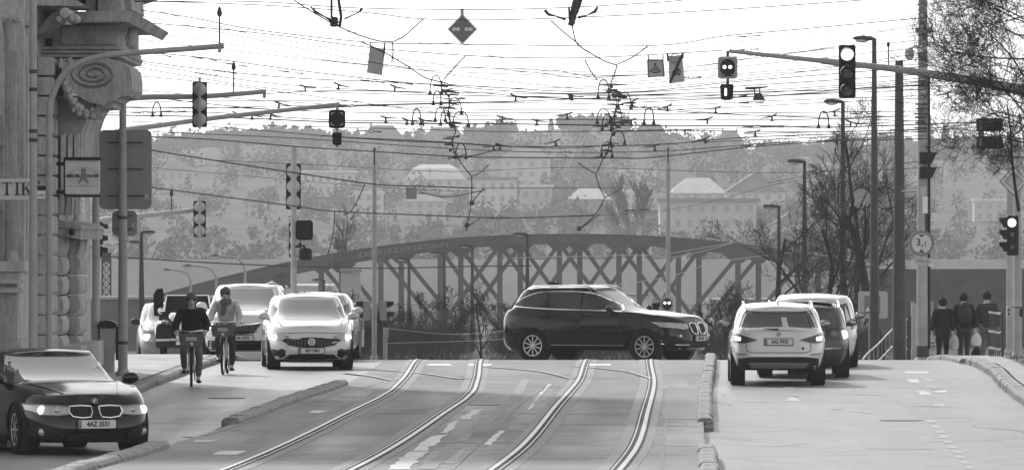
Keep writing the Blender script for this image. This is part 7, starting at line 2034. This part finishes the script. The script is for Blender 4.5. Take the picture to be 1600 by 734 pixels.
def person(label, J, loc, rz, jacket='cloth_black', trousers='cloth_dark', hair='hair', hat=None, group=None, build=1.0, coat_len=.0, shoes='trim', scale=1.0, loose=1.0, collar=True, beard=False, glassy=False):
    """J: joint positions in the person's own frame (faces -y)"""
    t = thing('person', label, 'person', loc, rz, group=group, world_coords=False)
    t.scale = (scale,) * 3
    b = build
    k = Skel()
    k.j('pel', J['pel'], .12 * b); k.j('spi', J['spi'], .115 * b, 'pel'); k.j('che', J['che'], (.135 * b, .12 * b), 'spi'); k.j('nec', J['nec'], .055, 'che')
    k.j('jaw', J['jaw'], (.07, .075), 'nec'); k.j('hea', J['hea'], (.082, .098), 'jaw'); k.j('top', J['top'], (.06, .07), 'hea')
    fwd = J.get('face', Vector((0, -1, 0)))
    k.j('nos', J['hea'] + fwd * .105 + Vector((0, 0, -.03)), .014, 'hea')
    for s in 'LR':
        k.j('sh' + s, J['sh' + s], .062, 'che'); k.j('el' + s, J['el' + s], .043, 'sh' + s); k.j('wr' + s, J['wr' + s], .028, 'el' + s)
        d = (J['ha' + s] - J['wr' + s]).normalized(); side = d.cross(Vector((1, 0, 0)) if abs(d.x) < .7 else Vector((0, 0, 1))).normalized()
        palm = J['wr' + s] + d * .07
        k.j('pa' + s, palm, (.036, .018), 'wr' + s)
        for f in range(4):
            o = side * (-.030 + .02 * f); L = (.065, .078, .074, .058)[f]
            c = palm + d * .035 + o; curl = d.cross(side) * (.014 + .006 * f)
            k.j('f%d%s' % (f, s), c, .0095, 'pa' + s); k.j('g%d%s' % (f, s), c + d * L * .5 + curl * .5, .0085, 'f%d%s' % (f, s)); k.j('h%d%s' % (f, s), c + d * L * .8 + curl * 2.0, .0075, 'g%d%s' % (f, s))
        k.j('t0' + s, palm - side * .035 - d * .01, .011, 'pa' + s); k.j('t1' + s, palm - side * .055 + d * .03, .009, 't0' + s)
        k.j('hi' + s, J['hi' + s], .085 * b, 'pel'); k.j('kn' + s, J['kn' + s], .058, 'hi' + s); k.j('an' + s, J['an' + s], .04, 'kn' + s); k.j('to' + s, J['to' + s], (.04, .03), 'an' + s)
    part('body', skin_mesh('body', k.v, k.e, k.r, 0), 'skin', t)
    q = Skel(); l = loose
    wa = J['pel'] + Vector((0, 0, -.02 - coat_len))
    q.j('che', J['che'], (.185 * b * l, .145 * b * l)); q.j('spi', J['spi'], (.165 * b * l, .14 * b * l), 'che'); q.j('pel', J['pel'], (.17 * b * l, .145 * b * l), 'spi')
    q.j('hem', wa, (.175 * b * l, .15 * b * l), 'pel')
    q.j('nec', lerp(J['che'], J['nec'], .85), .075 if collar else .06, 'che')
    for s in 'LR':
        q.j('sh' + s, J['sh' + s], .088 * l, 'che'); q.j('me' + s, lerp(J['sh' + s], J['el' + s], .5), .075 * l, 'sh' + s); q.j('el' + s, J['el' + s], .066 * l, 'me' + s); q.j('wr' + s, lerp(J['el' + s], J['wr' + s], .95), .046 * l, 'el' + s)
    part('jacket', skin_mesh('jacket', q.v, q.e, q.r, 0), jacket, t)
    q = Skel()
    q.j('pel', J['pel'], (.155 * b, .14 * b))
    for s in 'LR':
        q.j('hi' + s, J['hi' + s], .105 * b, 'pel'); q.j('th' + s, lerp(J['hi' + s], J['kn' + s], .5), .092 * b, 'hi' + s); q.j('kn' + s, J['kn' + s], .073, 'th' + s); q.j('an' + s, lerp(J['kn' + s], J['an' + s], .97), .060, 'kn' + s)
    part('trousers', skin_mesh('trousers', q.v, q.e, q.r, 0), trousers, t)
    for s in 'LR':
        q = Skel(); a, o = J['an' + s], J['to' + s]; d = (o - a); d.z = 0; d.normalize()
        q.j('h', Vector((a.x, a.y, o.z)) - d * .05 + Vector((0, 0, .01)), (.045, .04)); q.j('m', lerp(a, o, .55) + Vector((0, 0, -.01)), (.05, .045), 'h'); q.j('t', o + d * .03, (.045, .032), 'm')
        part('shoe', skin_mesh('shoe', q.v, q.e, q.r, 0, 1), shoes, t)
    c = J['hea']
    R3 = Vector((0, 0, 1)).rotation_difference((J['top'] - J['jaw']).normalized()).to_matrix()
    mb = MB()
    n = 18
    # hair: cap that leaves the face free
    vs = []; fs = []
    back = -fwd
    for jv in range(9):
        tt = PI * .72 * jv / 8
        for i in range(n):
            a = 2 * PI * i / n
            p = Vector((math.sin(tt) * math.cos(a) * .108, math.sin(tt) * math.sin(a) * .128, math.cos(tt) * .132))
            dirf = Vector((math.cos(a), math.sin(a), 0)).dot(fwd)
            if dirf > .3 and tt > .85: p *= .9
            w = 1 + .05 * math.sin(7 * a + jv) 
            vs.append(c + Vector((0, 0, .022)) + back * .012 + p * w)
    for jv in range(8):
        for i in range(n):
            a = 2 * PI * (i + .5) / n
            if jv > 3 and Vector((math.cos(a), math.sin(a), 0)).dot(fwd) > .30: continue
            fs.append((jv * n + i, jv * n + (i + 1) % n, (jv + 1) * n + (i + 1) % n, (jv + 1) * n + i))
    part('hair', mb.add(vs, fs), hair, t, smooth=True)
    if hat:
        m2 = MB(); vs = []; fs = []
        for jv in range(7):
            tt = PI * .5 * jv / 6
            for i in range(n):
                a = 2 * PI * i / n
                vs.append(c + Vector((0, 0, .045)) + Vector((math.sin(tt) * math.cos(a) * .112, math.sin(tt) * math.sin(a) * .13, math.cos(tt) * .105 - (.012 if jv == 6 else 0))))
        for jv in range(6):
            for i in range(n): fs.append((jv * n + i, jv * n + (i + 1) % n, (jv + 1) * n + (i + 1) % n, (jv + 1) * n + i))
        h = part('hat', m2.add(vs, fs), hat, t, smooth=True)
    sx = fwd.cross(Vector((0, 0, 1))).normalized()
    for sg in (-1, 1):
        part('eye', MB().ball(c + fwd * .088 + sx * sg * .034 + Vector((0, 0, .005)), (.014, .010, .009), 8, 6), 'ink', t)
        part('ear', MB().ball(c + sx * sg * .088 + Vector((0, 0, -.01)), (.014, .026, .034), 8, 6), 'skin', t)
    part('mouth', MB().ball(c + fwd * .094 + Vector((0, 0, -.075)), (.024, .008, .006), 8, 5), 'cloth_mid', t)
    if glassy:
        part('sunglasses', MB().ball(c + fwd * .085 + sx * .038 + Vector((0, 0, .006)), (.036, .018, .024), 10, 6).ball(c + fwd * .085 - sx * .038 + Vector((0, 0, .006)), (.036, .018, .024), 10, 6).box(c + fwd * .098, (.09, .01, .012)), 'ink', t)
    return t
V = Vector
def walk_pose(step=.22, arm=.12, lean=.02):
    return dict(pel=V((0, 0, .95)), spi=V((0, -lean * .4, 1.12)), che=V((0, -lean, 1.34)), nec=V((0, -lean - .01, 1.50)), jaw=V((0, -lean - .03, 1.57)), hea=V((0, -lean - .03, 1.64)), top=V((0, -lean - .03, 1.70)),
                shL=V((-.185, -lean, 1.40)), shR=V((.185, -lean, 1.40)), elL=V((-.25, arm * .3, 1.13)), elR=V((.25, -arm * .3, 1.13)), wrL=V((-.27, arm * .0 - .04, .88)), wrR=V((.27, -arm - .04, .88)), haL=V((-.27, -.05, .78)), haR=V((.27, -arm - .06, .78)),
                hiL=V((-.09, 0, .90)), hiR=V((.09, 0, .90)), knL=V((-.10, -step * .6, .50)), knR=V((.10, -step * .05, .50)), anL=V((-.10, -step * .8, .09)), anR=V((.10, step, .13)), toL=V((-.11, -step * .8 - .16, .035)), toR=V((.11, step - .14, .035)))
Yw = 157.0
def pz(px, Y=Yw): return gz(9.5, Y) + .10
# woman with a hat-like bob, long dark coat
p1 = person('woman seen from behind in a long dark coat with bobbed hair, leftmost walker', walk_pose(.10, .08), (WX(1473, Yw), Yw, pz(1473)), PI, 'cloth_black', 'cloth_black', 'hair', None, None, 1.08, .30, scale=.93, loose=1.22)
part('hair', MB().ball(V((0, .0, 1.66)), (.125, .13, .115), 14, 9), 'hair', p1, smooth=True)
J = walk_pose(.16, .06)
p2 = person('tall man seen from behind in a dark jacket with a backpack, walking between two others', J, (WX(1506, Yw + .6), Yw + .6, pz(1506)), PI + .1, 'cloth_black', 'cloth_dark', 'hair', None, None, 1.1, .08, scale=.99, loose=1.3)
p3 = person('man seen from behind in a dark grey jacket and paler trousers, rightmost walker', walk_pose(.14, .05), (WX(1542, Yw + 1.2), Yw + 1.2, pz(1542)), PI - .05, 'cloth_dark', 'cloth_mid', 'hair', None, None, 1.08, .06, scale=1.01, loose=1.25)
# backpack, bags
x0, y0, z0 = WX(1506, Yw + .6), Yw + .6 - .24, pz(1506) + 1.27
t = thing('backpack', 'dark grey backpack on the tall man between the two other walkers', 'backpack', (x0, y0, z0), PI + .1)
part('pack', MB().ball((x0 + .01, y0, z0), (.17, .11, .27), 16, 10), 'cloth_dark', t, smooth=True)
part('pocket', MB().ball((x0 + .01, y0 - .08, z0 - .07), (.12, .06, .13), 12, 8), 'cloth_dark', t, smooth=True)
part('strap', MB().tube([(x0 - .13, y0 + .05, z0 + .2), (x0 - .15, y0 + .2, z0 + .24), (x0 - .15, y0 + .3, z0 + .1)], .018, 6).tube([(x0 + .13, y0 + .05, z0 + .2), (x0 + .15, y0 + .2, z0 + .24), (x0 + .15, y0 + .3, z0 + .1)], .018, 6), 'cloth_dark', t)
t.rotation_euler = (0, 0, 0)
def bag(label, px, top, bot, w, Y, mt, seed):
    x = WX(px, Y); r = random.Random(seed); zt, zb = WZ(top, Y), WZ(bot, Y); h = zt - zb; wd = ML(w, Y)
    t = thing('carrier_bag', label, 'bag', (x, Y, zb))
    mb = MB(); n = 16; vs = []; fs = []
    for j, (k, s) in enumerate(((0, .72), (.06, .88), (.3, 1.0), (.55, .96), (.75, .7), (.88, .36), (.96, .16))):
        for i in range(n):
            a = 2 * PI * i / n; q = s * (1 + .10 * math.sin(5 * a + 2 * j) + r.uniform(-.05, .05))
            vs.append((x + wd / 2 * q * math.cos(a), Y + wd * .3 * q * math.sin(a), zb + h * .85 * k))
    for j in range(6):
        for i in range(n): fs.append((j*n+i, j*n+(i+1) % n, (j+1)*n+(i+1) % n, (j+1)*n+i))
    fs.append(tuple(range(n)))
    part('sack', mb.add(vs, fs), mt, t, smooth=True)
    part('handle', MB().tube([(x - .03, Y, zb + h * .8), (x - .02, Y, zb + h), (x + .02, Y, zb + h), (x + .03, Y, zb + h * .8)], .010, 6), mt, t)
bag('white plastic carrier bag in the right hand of the backpack man', 1525.5, 514, 540, 16, Yw + .5, 'bag_white', 3)
bag('dark shopping bag below the white carrier bag', 1526, 536, 562, 17, Yw + 1.3, 'cloth_black', 4)
bag('pale patterned carrier bag between the woman and the backpack man', 1491, 516, 545, 14, Yw + .2, 'cloth_pale', 5)
bag('pale folded bag hanging low between the woman and the backpack man', 1498, 538, 563, 9, Yw + .9, 'alu_pale', 6)
bag('small pale bag in the left hand of the woman in the long coat', 1456, 522, 534, 9, Yw, 'cloth_pale', 7)

# cyclists
def cyc_pose():
    return dict(pel=V((0, .32, .98)), spi=V((0, .26, 1.14)), che=V((0, .12, 1.34)), nec=V((0, .05, 1.49)), jaw=V((0, .0, 1.55)), hea=V((0, -.02, 1.62)), top=V((0, -.02, 1.68)),
                shL=V((-.20, .10, 1.40)), shR=V((.20, .10, 1.40)), elL=V((-.30, -.06, 1.16)), elR=V((.30, -.06, 1.16)), wrL=V((-.27, -.29, 1.04)), wrR=V((.27, -.29, 1.04)), haL=V((-.27, -.37, 1.02)), haR=V((.27, -.37, 1.02)),
                hiL=V((-.09, .28, .93)), hiR=V((.09, .28, .93)), knL=V((-.15, -.10, .66)), knR=V((.15, -.04, .56)), anL=V((-.13, .12, .33)), anR=V((.13, .02, .16)), toL=V((-.14, -.04, .27)), toR=V((.14, -.14, .09)))
def bicycle(label, X, Y, z, rz, basket='cloth_mid'):
    t = thing('bicycle', label, 'bicycle', (X, Y, z), rz, world_coords=False)
    for yw, st in ((-.58, .0), (.52, 0)):
        mb = MB(); P = []
        ring = []
        for i in range(33):
            a = 2 * PI * i / 32; ring.append((0, yw + .335 * math.cos(a), .36 + .335 * math.sin(a)))
        w = part('wheel', MB().tube(ring, .024, 8, cap=False), 'tyre', t, smooth=True)
        part('wheel_rim', MB().tube([(0, yw + (p[1] - yw) * .93, .36 + (p[2] - .36) * .93) for p in ring], .013, 6, cap=False), 'chrome', w)
        sp = MB()
        for i in range(12):
            a = 2 * PI * i / 12; sp.tube([(.02 * (-1) ** i, yw, .36), (0, yw + .31 * math.cos(a), .36 + .31 * math.sin(a))], .0025, 4)
        q = part('spoke', sp, 'chrome', w); q['kind'] = 'stuff'
        fen = [(0, yw + .385 * math.cos(a), .36 + .385 * math.sin(a)) for a in [R(20 + 150 * i / 14) for i in range(15)]]
        mb = MB(); vs = []
        for p in fen: vs += [V(p) + V((-.035, 0, -.012)), V(p), V(p) + V((.035, 0, -.012))]
        part('mudguard', mb.add(vs, [(3*i+j, 3*i+j+1, 3*i+4+j, 3*i+3+j) for i in range(14) for j in (0, 1)]), 'trim', w, smooth=True)
    part('frame', MB().tube([(0, -.42, .86), (0, -.30, .55), (0, .02, .30), (0, .30, .92)], [.028, .028, .03, .018], 8).tube([(0, .02, .30), (0, .52, .36)], .015, 6), 'mast', t, smooth=True)
    part('fork', MB().tube([(-.05, -.58, .36), (-.05, -.44, .78), (0, -.42, .86), (0, -.38, 1.0)], .016, 6).tube([(.05, -.58, .36), (.05, -.44, .78), (0, -.42, .86)], .016, 6), 'mast_light', t, smooth=True)
    part('handlebar', MB().tube([(-.30, -.24, 1.02), (-.20, -.34, 1.04), (0, -.40, 1.02), (.20, -.34, 1.04), (.30, -.24, 1.02)], .014, 8), 'chrome', t, smooth=True)
    part('saddle', MB().ball((0, .34, .95), (.09, .14, .045), 12, 7), 'black', t, smooth=True)
    bk = part('front_basket', MB().prism_y([(-.20, .76), (-.245, .99), (.245, .99), (.20, .76)], -.66, -.46), basket, t)
    part('basket_label', MB().prism_y([(-.10, .86), (-.10, .93), (.10, .93), (.10, .86)], -.668, -.662), 'mast_light', bk)
    part('head_lamp', MB().lathe([(.001, -.03), (.028, -.02), (.035, .02), (.02, .05)], (0, -.70, .80), axis='y', n=12), 'offwhite', t)
    for sg, zz, yy in ((-1, .26, .02), (1, .12, -.02)): part('pedal', MB().box((sg * .14, yy, zz + (-.03 if sg > 0 else .0)), (.10, .09, .025)).tube([(sg * .07, yy, zz), (sg * .05, .02, .30)], .012, 6), 'black', t)
    return t
Y1c = 118.5; X1c = WX(299, Y1c); z1 = gz(X1c, Y1c)
bicycle('bicycle with a pale front basket ridden by the man in the black jacket', X1c, Y1c, z1, R(3))
p = person('cyclist in a black jacket and pale knitted cap riding towards us, the nearer of two', cyc_pose(), (X1c, Y1c, z1), R(3), 'cloth_black', 'cloth_mid', 'hair', 'cloth_mid', None, 1.05, .02, loose=1.14, scale=.98)
Y2c = 127.0; X2c = WX(352, Y2c); z2 = gz(X2c, Y2c)
bicycle('bicycle with a pale front basket ridden by the person with sunglasses', X2c, Y2c, z2, R(-2))
p = person('cyclist in a pale jacket, scarf and sunglasses riding towards us, the farther of two', cyc_pose(), (X2c, Y2c, z2), R(-2), 'cloth_pale', 'cloth_dark', 'hair', 'cloth_mid', None, .96, .03, loose=1.12, scale=.98, glassy=True)
sc_ = Skel(); P = [V((-.09, -.02, 1.47)), V((0, -.10, 1.46)), V((.09, -.02, 1.47)), V((.06, .1, 1.5)), V((-.06, .1, 1.5))]
for i, q in enumerate(P): sc_.j(i, q, .06, i - 1 if i else None)
part('scarf', skin_mesh('scarf', sc_.v + [V((-.03, -.10, 1.32)), V((-.05, -.11, 1.18))], sc_.e + [(1, 5), (5, 6)], sc_.r + [.06, .05], 0), 'cloth_mid', p)
# ------------------------------------------------------------------ railings
def railing(label, pts, rails, bal_px, bot, Y0, Y1, r=.025, mt='mast_light', rail_name='top_rail', bal_mt=None):
    t = thing('railing', label, 'railing', W(pts[0][0], bot, Y0))
    n = len(pts)
    Yf = lambda px: lerp(Y0, Y1, (px - pts[0][0]) / (pts[-1][0] - pts[0][0]))
    for d in rails:
        P = [W(a, b + d, Yf(a)) for a, b in pts if b + d < bot - 1]
        if len(P) < 2: continue
        part('rail', MB().tube(P, r, 8), mt, t, smooth=True)
    for px in bal_px:
        top = interp(pts, px); part('baluster', MB().tube([W(px, top, Yf(px)), W(px, bot, Yf(px))], r * .45, 6), bal_mt or mt, t)
    return t
t = railing('pale stair railing curving down to the left beside the concrete mast', [(1348, 562), (1356, 552), (1374, 536), (1390, 519), (1404, 505), (1419, 498)], (0, 27, 46), [1359 + 6.3 * i for i in range(10)], 566, 152, 153, .022, bal_mt='mast')
part('end_post', MB().tube([W(1420, 497, 153), W(1420, 566, 153)], .05, 8), 'mast_dark', t)
part('corner_post', MB().box(W(1428, 520, 153), (.11, .11, ML(92, 153))), 'mast_light', t)
t = railing('dark barred railing with bright top edge right of the walkers', [(1546, 488), (1565, 491)], (0, 30, 56), [1547 + 3 * i for i in range(7)], 572, 141, 139, .03, 'mast_dark')
for d in (0, 29, 55): part('rail_cap', MB().box(W(1555, 488 + d, 140.0), (ML(20, 140), .07, .025), Matrix.Rotation(.12, 3, 'Y')), 'white', t)
part('end_post', MB().box(W(1566.5, 530, 139), (.06, .06, ML(84, 139))), 'mast_dark', t)
railing('low pale railing between the concrete mast and the woman in the long coat', [(1452, 527), (1468, 525)], (0, 12, 24), [1454, 1461, 1467], 566, 170, 170, .02, 'mast')
# pale sign on a post behind the bare tree
Y = 160
t = thing('pale_road_sign', 'square pale sign with dark picture field on a post behind the bare tree trunk', 'sign', W(1364, 476, Y))
part('board', MB().prism_y(rounded(1341, 455, 1387, 497, Y, .05), Y, Y + .03), 'alu_pale', t)
part('field', MB().box(W(1363, 476, Y - .01), (ML(24, Y), .012, ML(28, Y))), 'midgrey', t)
part('picture', MB().prism_y(pxpoly([(1352, 486), (1356, 478), (1359, 486)], Y - .02), Y - .03, Y - .02).prism_y(pxpoly([(1367, 486), (1371, 478), (1374, 486)], Y - .02), Y - .03, Y - .02), 'white', t)
part('post', MB().box(W(1362, 530, Y + .06), (ML(9, Y), .06, ML(70, Y))), 'mast_light', t)
t = thing('round_sign_back', 'pair of thin round sign frames behind the bare tree, high up', 'sign', W(1362, 310, 165))
for px in (1346, 1384): part('sign_ring', MB().ring(W(px, 310, 165), ML(16, 165), ML(18, 165), .03, 30), 'mast_dark', t); part('sign_face', MB().disc(W(px, 310, 165.04), ML(16.4, 165), depth=.02), 'alu_pale', t)

# ------------------------------------------------------------------ leafless trees and shrubs
def branch_tree(label, px, base, top, Y, seed, trunk_r, spread=1.0, depth=6, lean=0.0, first=.28, name='bare_tree', cat='tree', density=4, mt='bark', twig_r=.006, zbase=None, kids=None, up=.25, x=None, droop=0.0, limbs=None, lf=(.42, .66)):
    r = random.Random(seed)
    X = WX(px, Y) if x is None else x
    z = (zbase if zbase is not None else WZ(base, Y)); H = WZ(top, Y) - z
    t = thing(name, label, cat, (X, Y, z))
    tm = MB(); bm_ = MB()
    def grow(p, d, L, rad, k, mb):
        n = 4 if k > 1 else 3
        P = [p]; q = p; dd = d.copy(); rs = [rad]
        for i in range(n):
            dd = (dd + V((r.gauss(0, .13), r.gauss(0, .13), r.gauss(0, .08) + (.03 - droop * .1)))).normalized()
            q = q + dd * L / n; P.append(q); rs.append(max(twig_r * .6, rad * (1 - .55 * (i + 1) / n)))
        (mb if k < depth else tm).tube(P, rs, 7 if k >= depth - 1 else (4 if k > 1 else 3), cap=False)
        if k <= 0: return
        m = density + (1 if r.random() < .5 else 0)
        for i in range(m):
            f = lerp(first if k == depth else .2, 1.0, (i + r.random() * .8) / m)
            j = min(int(f * n), n - 1); b = P[j].lerp(P[j + 1], f * n - j)
            a = r.uniform(0, 2 * PI); tilt = r.uniform(.45, 1.05) * spread
            ax = dd.orthogonal().normalized(); ax2 = dd.cross(ax)
            nd = (dd * math.cos(tilt) + (ax * math.cos(a) + ax2 * math.sin(a)) * math.sin(tilt) + V((0, 0, up * .5))).normalized()
            grow(b, nd, L * r.uniform(*lf) * (1.15 - .35 * f), max(twig_r, rs[j] * r.uniform(.38, .55)), k - 1, mb)
    if limbs:
        tm.tube([V((X, Y, z)), V((X + .05, Y, z + H * .5)), V((X + .1, Y, z + H))], [trunk_r, trunk_r * .8, trunk_r * .5], 10)
        for a, b, dx, dz, L, rr in limbs: grow(W(a, b, Y + r.uniform(-.6, .6)), V((dx, r.uniform(-.3, .3), dz)).normalized(), L, rr, depth - 1, bm_)
    else:
        grow(V((X, Y, z)), V((lean, 0, 1)).normalized(), H * .72, trunk_r, depth, bm_)
    part('trunk', tm, mt, t, smooth=True)
    part('crown', bm_, mt, t, clean=False)
    return t
branch_tree('leafless tree with a thick leaning trunk in front of the pale square sign', 1377, 572, 236, 163, 11, .17, .85, 5, -.03, .25, density=4, twig_r=.0058, lf=(.46, .72))
branch_tree('leafless young tree behind the white minivan, between the lamp posts', 1296, 575, 270, 172, 15, .10, .9, 5, .02, .12, density=4, twig_r=.0055, lf=(.46, .72))
branch_tree('leafless crooked tree just right of the dark off-road car, low and wide', 1218, 575, 290, 180, 31, .10, 1.15, 5, -.15, .12, density=4, up=.05, twig_r=.006)
branch_tree('slim leafless tree behind the dark post, rising beside the concrete mast', 1335, 575, 262, 176, 44, .09, .95, 5, .05, .15, density=4, twig_r=.0055, lf=(.46, .72))
branch_tree('faint leafless tree standing alone above the left end of the bridge arch', 543, 478, 335, 420, 52, .16, .7, 4, 0, .35, density=4, mt='bark_far', twig_r=.02)
branch_tree('wide leafless shrub at the right end of the dark off-road car', 1140, 578, 440, 186, 61, .06, 1.2, 4, .1, .03, name='bare_shrub', cat='shrub', density=5, up=.1)
for i, (px, top, Y, lab) in enumerate(((602, 470, 196, 'leafless shrub beside the slim pin-topped mast'), (655, 462, 205, 'leafless shrub under the thick street lamp'), (708, 448, 214, 'tall leafless shrub left of the middle of the crest'),
                                      (752, 440, 200, 'tallest leafless shrub left of the dark off-road car'), (785, 455, 222, 'leafless shrub just behind the tail of the dark off-road car'), (1112, 470, 206, 'leafless shrub in front of the bonnet of the dark off-road car'),
                                      (1165, 452, 198, 'leafless shrub left of the white crossover'), (1256, 420, 212, 'leafless shrub rising behind the white minivan roof'), (1330, 430, 205, 'leafless shrub right of the white minivan'), (520, 455, 235, 'leafless shrub behind the white hatchback'), (556, 440, 240, 'leafless shrub between hatchback and slim mast'))):
    branch_tree(lab, px, 566, top, Y, 70 + i, .05, .95, 4, rnd.uniform(-.1, .1), .03, name='bare_shrub', cat='shrub', density=5, mt='scrub', twig_r=.007)
# near tree reaching in from the right edge
branch_tree('big dense leafless tree reaching into the picture from the upper right edge', 0, 640, -160, 104, 8, .2, 1.0, 6, zbase=.1, x=WX(1660, 104), density=3, twig_r=.0034, lf=(.55, .82), up=.12,
            limbs=[(1640, 50, -1, .35, 1.5, .016), (1640, 100, -1, .15, 1.7, .018), (1640, 150, -1, .12, 1.6, .018), (1640, 190, -1, .10, 1.3, .016), (1630, 230, -1, .2, 1.0, .014), (1640, -10, -1, .0, 1.5, .016), (1610, 300, -.5, 1, 1.3, .018), (1620, 200, -.7, .9, 1.6, .018), (1600, 120, -.6, .8, 1.3, .016), (1650, 10, -1, -.25, 1.4, .014), (1592, 330, .02, 1, 1.8, .028), (1645, 250, -.9, .0, 1.0, .012)] + [(1630 + 12 * (i % 3), -40 + 27 * i, -1, .35 - .05 * (i % 5), 1.1 + .2 * (i % 3), .013) for i in range(11)])
# poplars with light bark before the hill
for i, (px, top, w) in enumerate(((985, 290, 20), (1004, 284, 24), (970, 318, 16))):
    branch_tree(['pale upright leafless poplar behind the arch, middle one of three', 'tallest pale leafless poplar behind the arch, rightmost of three', 'lowest pale leafless poplar behind the arch, leftmost of three'][i], px, 385, top, 700, 90 + i, .5, .28, 4, 0, .1, name='poplar_tree', density=5, mt='alu', twig_r=.05, up=.8)['group'] = 'pale poplars behind the arch'

# ------------------------------------------------------------------ dark low blocks seen below the arch at both sides
t = thing('dark_shed', 'long dark building behind the walkers under the right end of the bridge', 'building', (WX(1500, 330), 330, -6))
part('wall', MB().box((WX(1500, 330), 334, -3.5), (9, 6, 9)), 'shed', t)
rr = [(WX(1405, 330), WZ(430, 330)), (WX(1620, 330), WZ(488, 330)), (WX(1620, 330), WZ(520, 330)), (WX(1405, 330), WZ(520, 330))]
part('roof', MB().prism_y(rr, 330.9, 337.2), 'shed', t)
for px in (1456, 1468, 1426): part('window', MB().box(W(px, 482, 330.8), (ML(7, 330), .1, ML(24, 330))), 'wall_mid', t)
t = thing('dark_wall', 'long dark retaining wall behind the cyclists under the left end of the bridge', 'wall', (WX(250, 300), 300, -6))
part('wall', MB().box((WX(275, 300), 300, -2.8), (ML(520, 300), 1.2, (WZ(468, 300) + 2.8) * 2)), 'stone_dark', t)
part('coping', MB().box((WX(275, 300), 300, WZ(468, 300) + .08), (ML(524, 300), 1.4, .14)), 'mast', t)
for i, (px, w, top, lab) in enumerate(((395, 26, 452, 'tiny pale gable roofed hut above the dark wall'), (548, 30, 420, 'pale upright kiosk behind the slim pin-topped mast'), (424, 60, 440, 'pale domed tank above the people carrier'))):
    Y = 360
    t = thing(('garden_hut', 'kiosk', 'storage_tank')[i], lab, ('hut', 'kiosk', 'tank')[i], (WX(px, Y), Y, -4))
    if i == 2: part('shell', MB().ball((WX(px, Y), Y, WZ(500, Y)), (ML(w / 2, Y), 2, WZ(top, Y) - WZ(500, Y)), 20, 12), 'wall_pale', t, smooth=True)
    else:
        part('wall', MB().box((WX(px, Y), Y, (WZ(top + 6, Y) - 5) / 2), (ML(w, Y), 1.5, WZ(top + 6, Y) + 5)), 'wall_pale', t)
        part('roof', MB().prism_y([(WX(px - w * .6, Y), WZ(top + 6, Y) + .01), (WX(px + w * .6, Y), WZ(top + 6, Y) + .01), (WX(px, Y), WZ(top - 4, Y))] if i == 0 else [(WX(px - w * .55, Y), WZ(top + 5, Y) + .01), (WX(px + w * .55, Y), WZ(top + 5, Y) + .01), (WX(px + w * .55, Y), WZ(top, Y)), (WX(px - w * .55, Y), WZ(top, Y))], Y - .9, Y + .9), 'wall_mid', t)

# ------------------------------------------------------------------ haze
hb = MB().box((0, 1430, 33), (1390, 2920, 88))
hm = bpy.data.materials.new('haze'); hm.use_nodes = True
n = hm.node_tree; n.nodes.clear()
o_ = n.nodes.new('ShaderNodeOutputMaterial'); pv = n.nodes.new('ShaderNodeVolumePrincipled')
pv.inputs['Color'].default_value = (.95, .95, .95, 1); pv.inputs['Density'].default_value = HAZE_DENSITY; pv.inputs['Anisotropy'].default_value = .2
n.links.new(pv.outputs[0], o_.inputs['Volume'])
hz = solo('haze', hb, hm, kind='stuff'); hz['label'] = 'thin pale haze filling the valley and the street'; hz['category'] = 'haze'
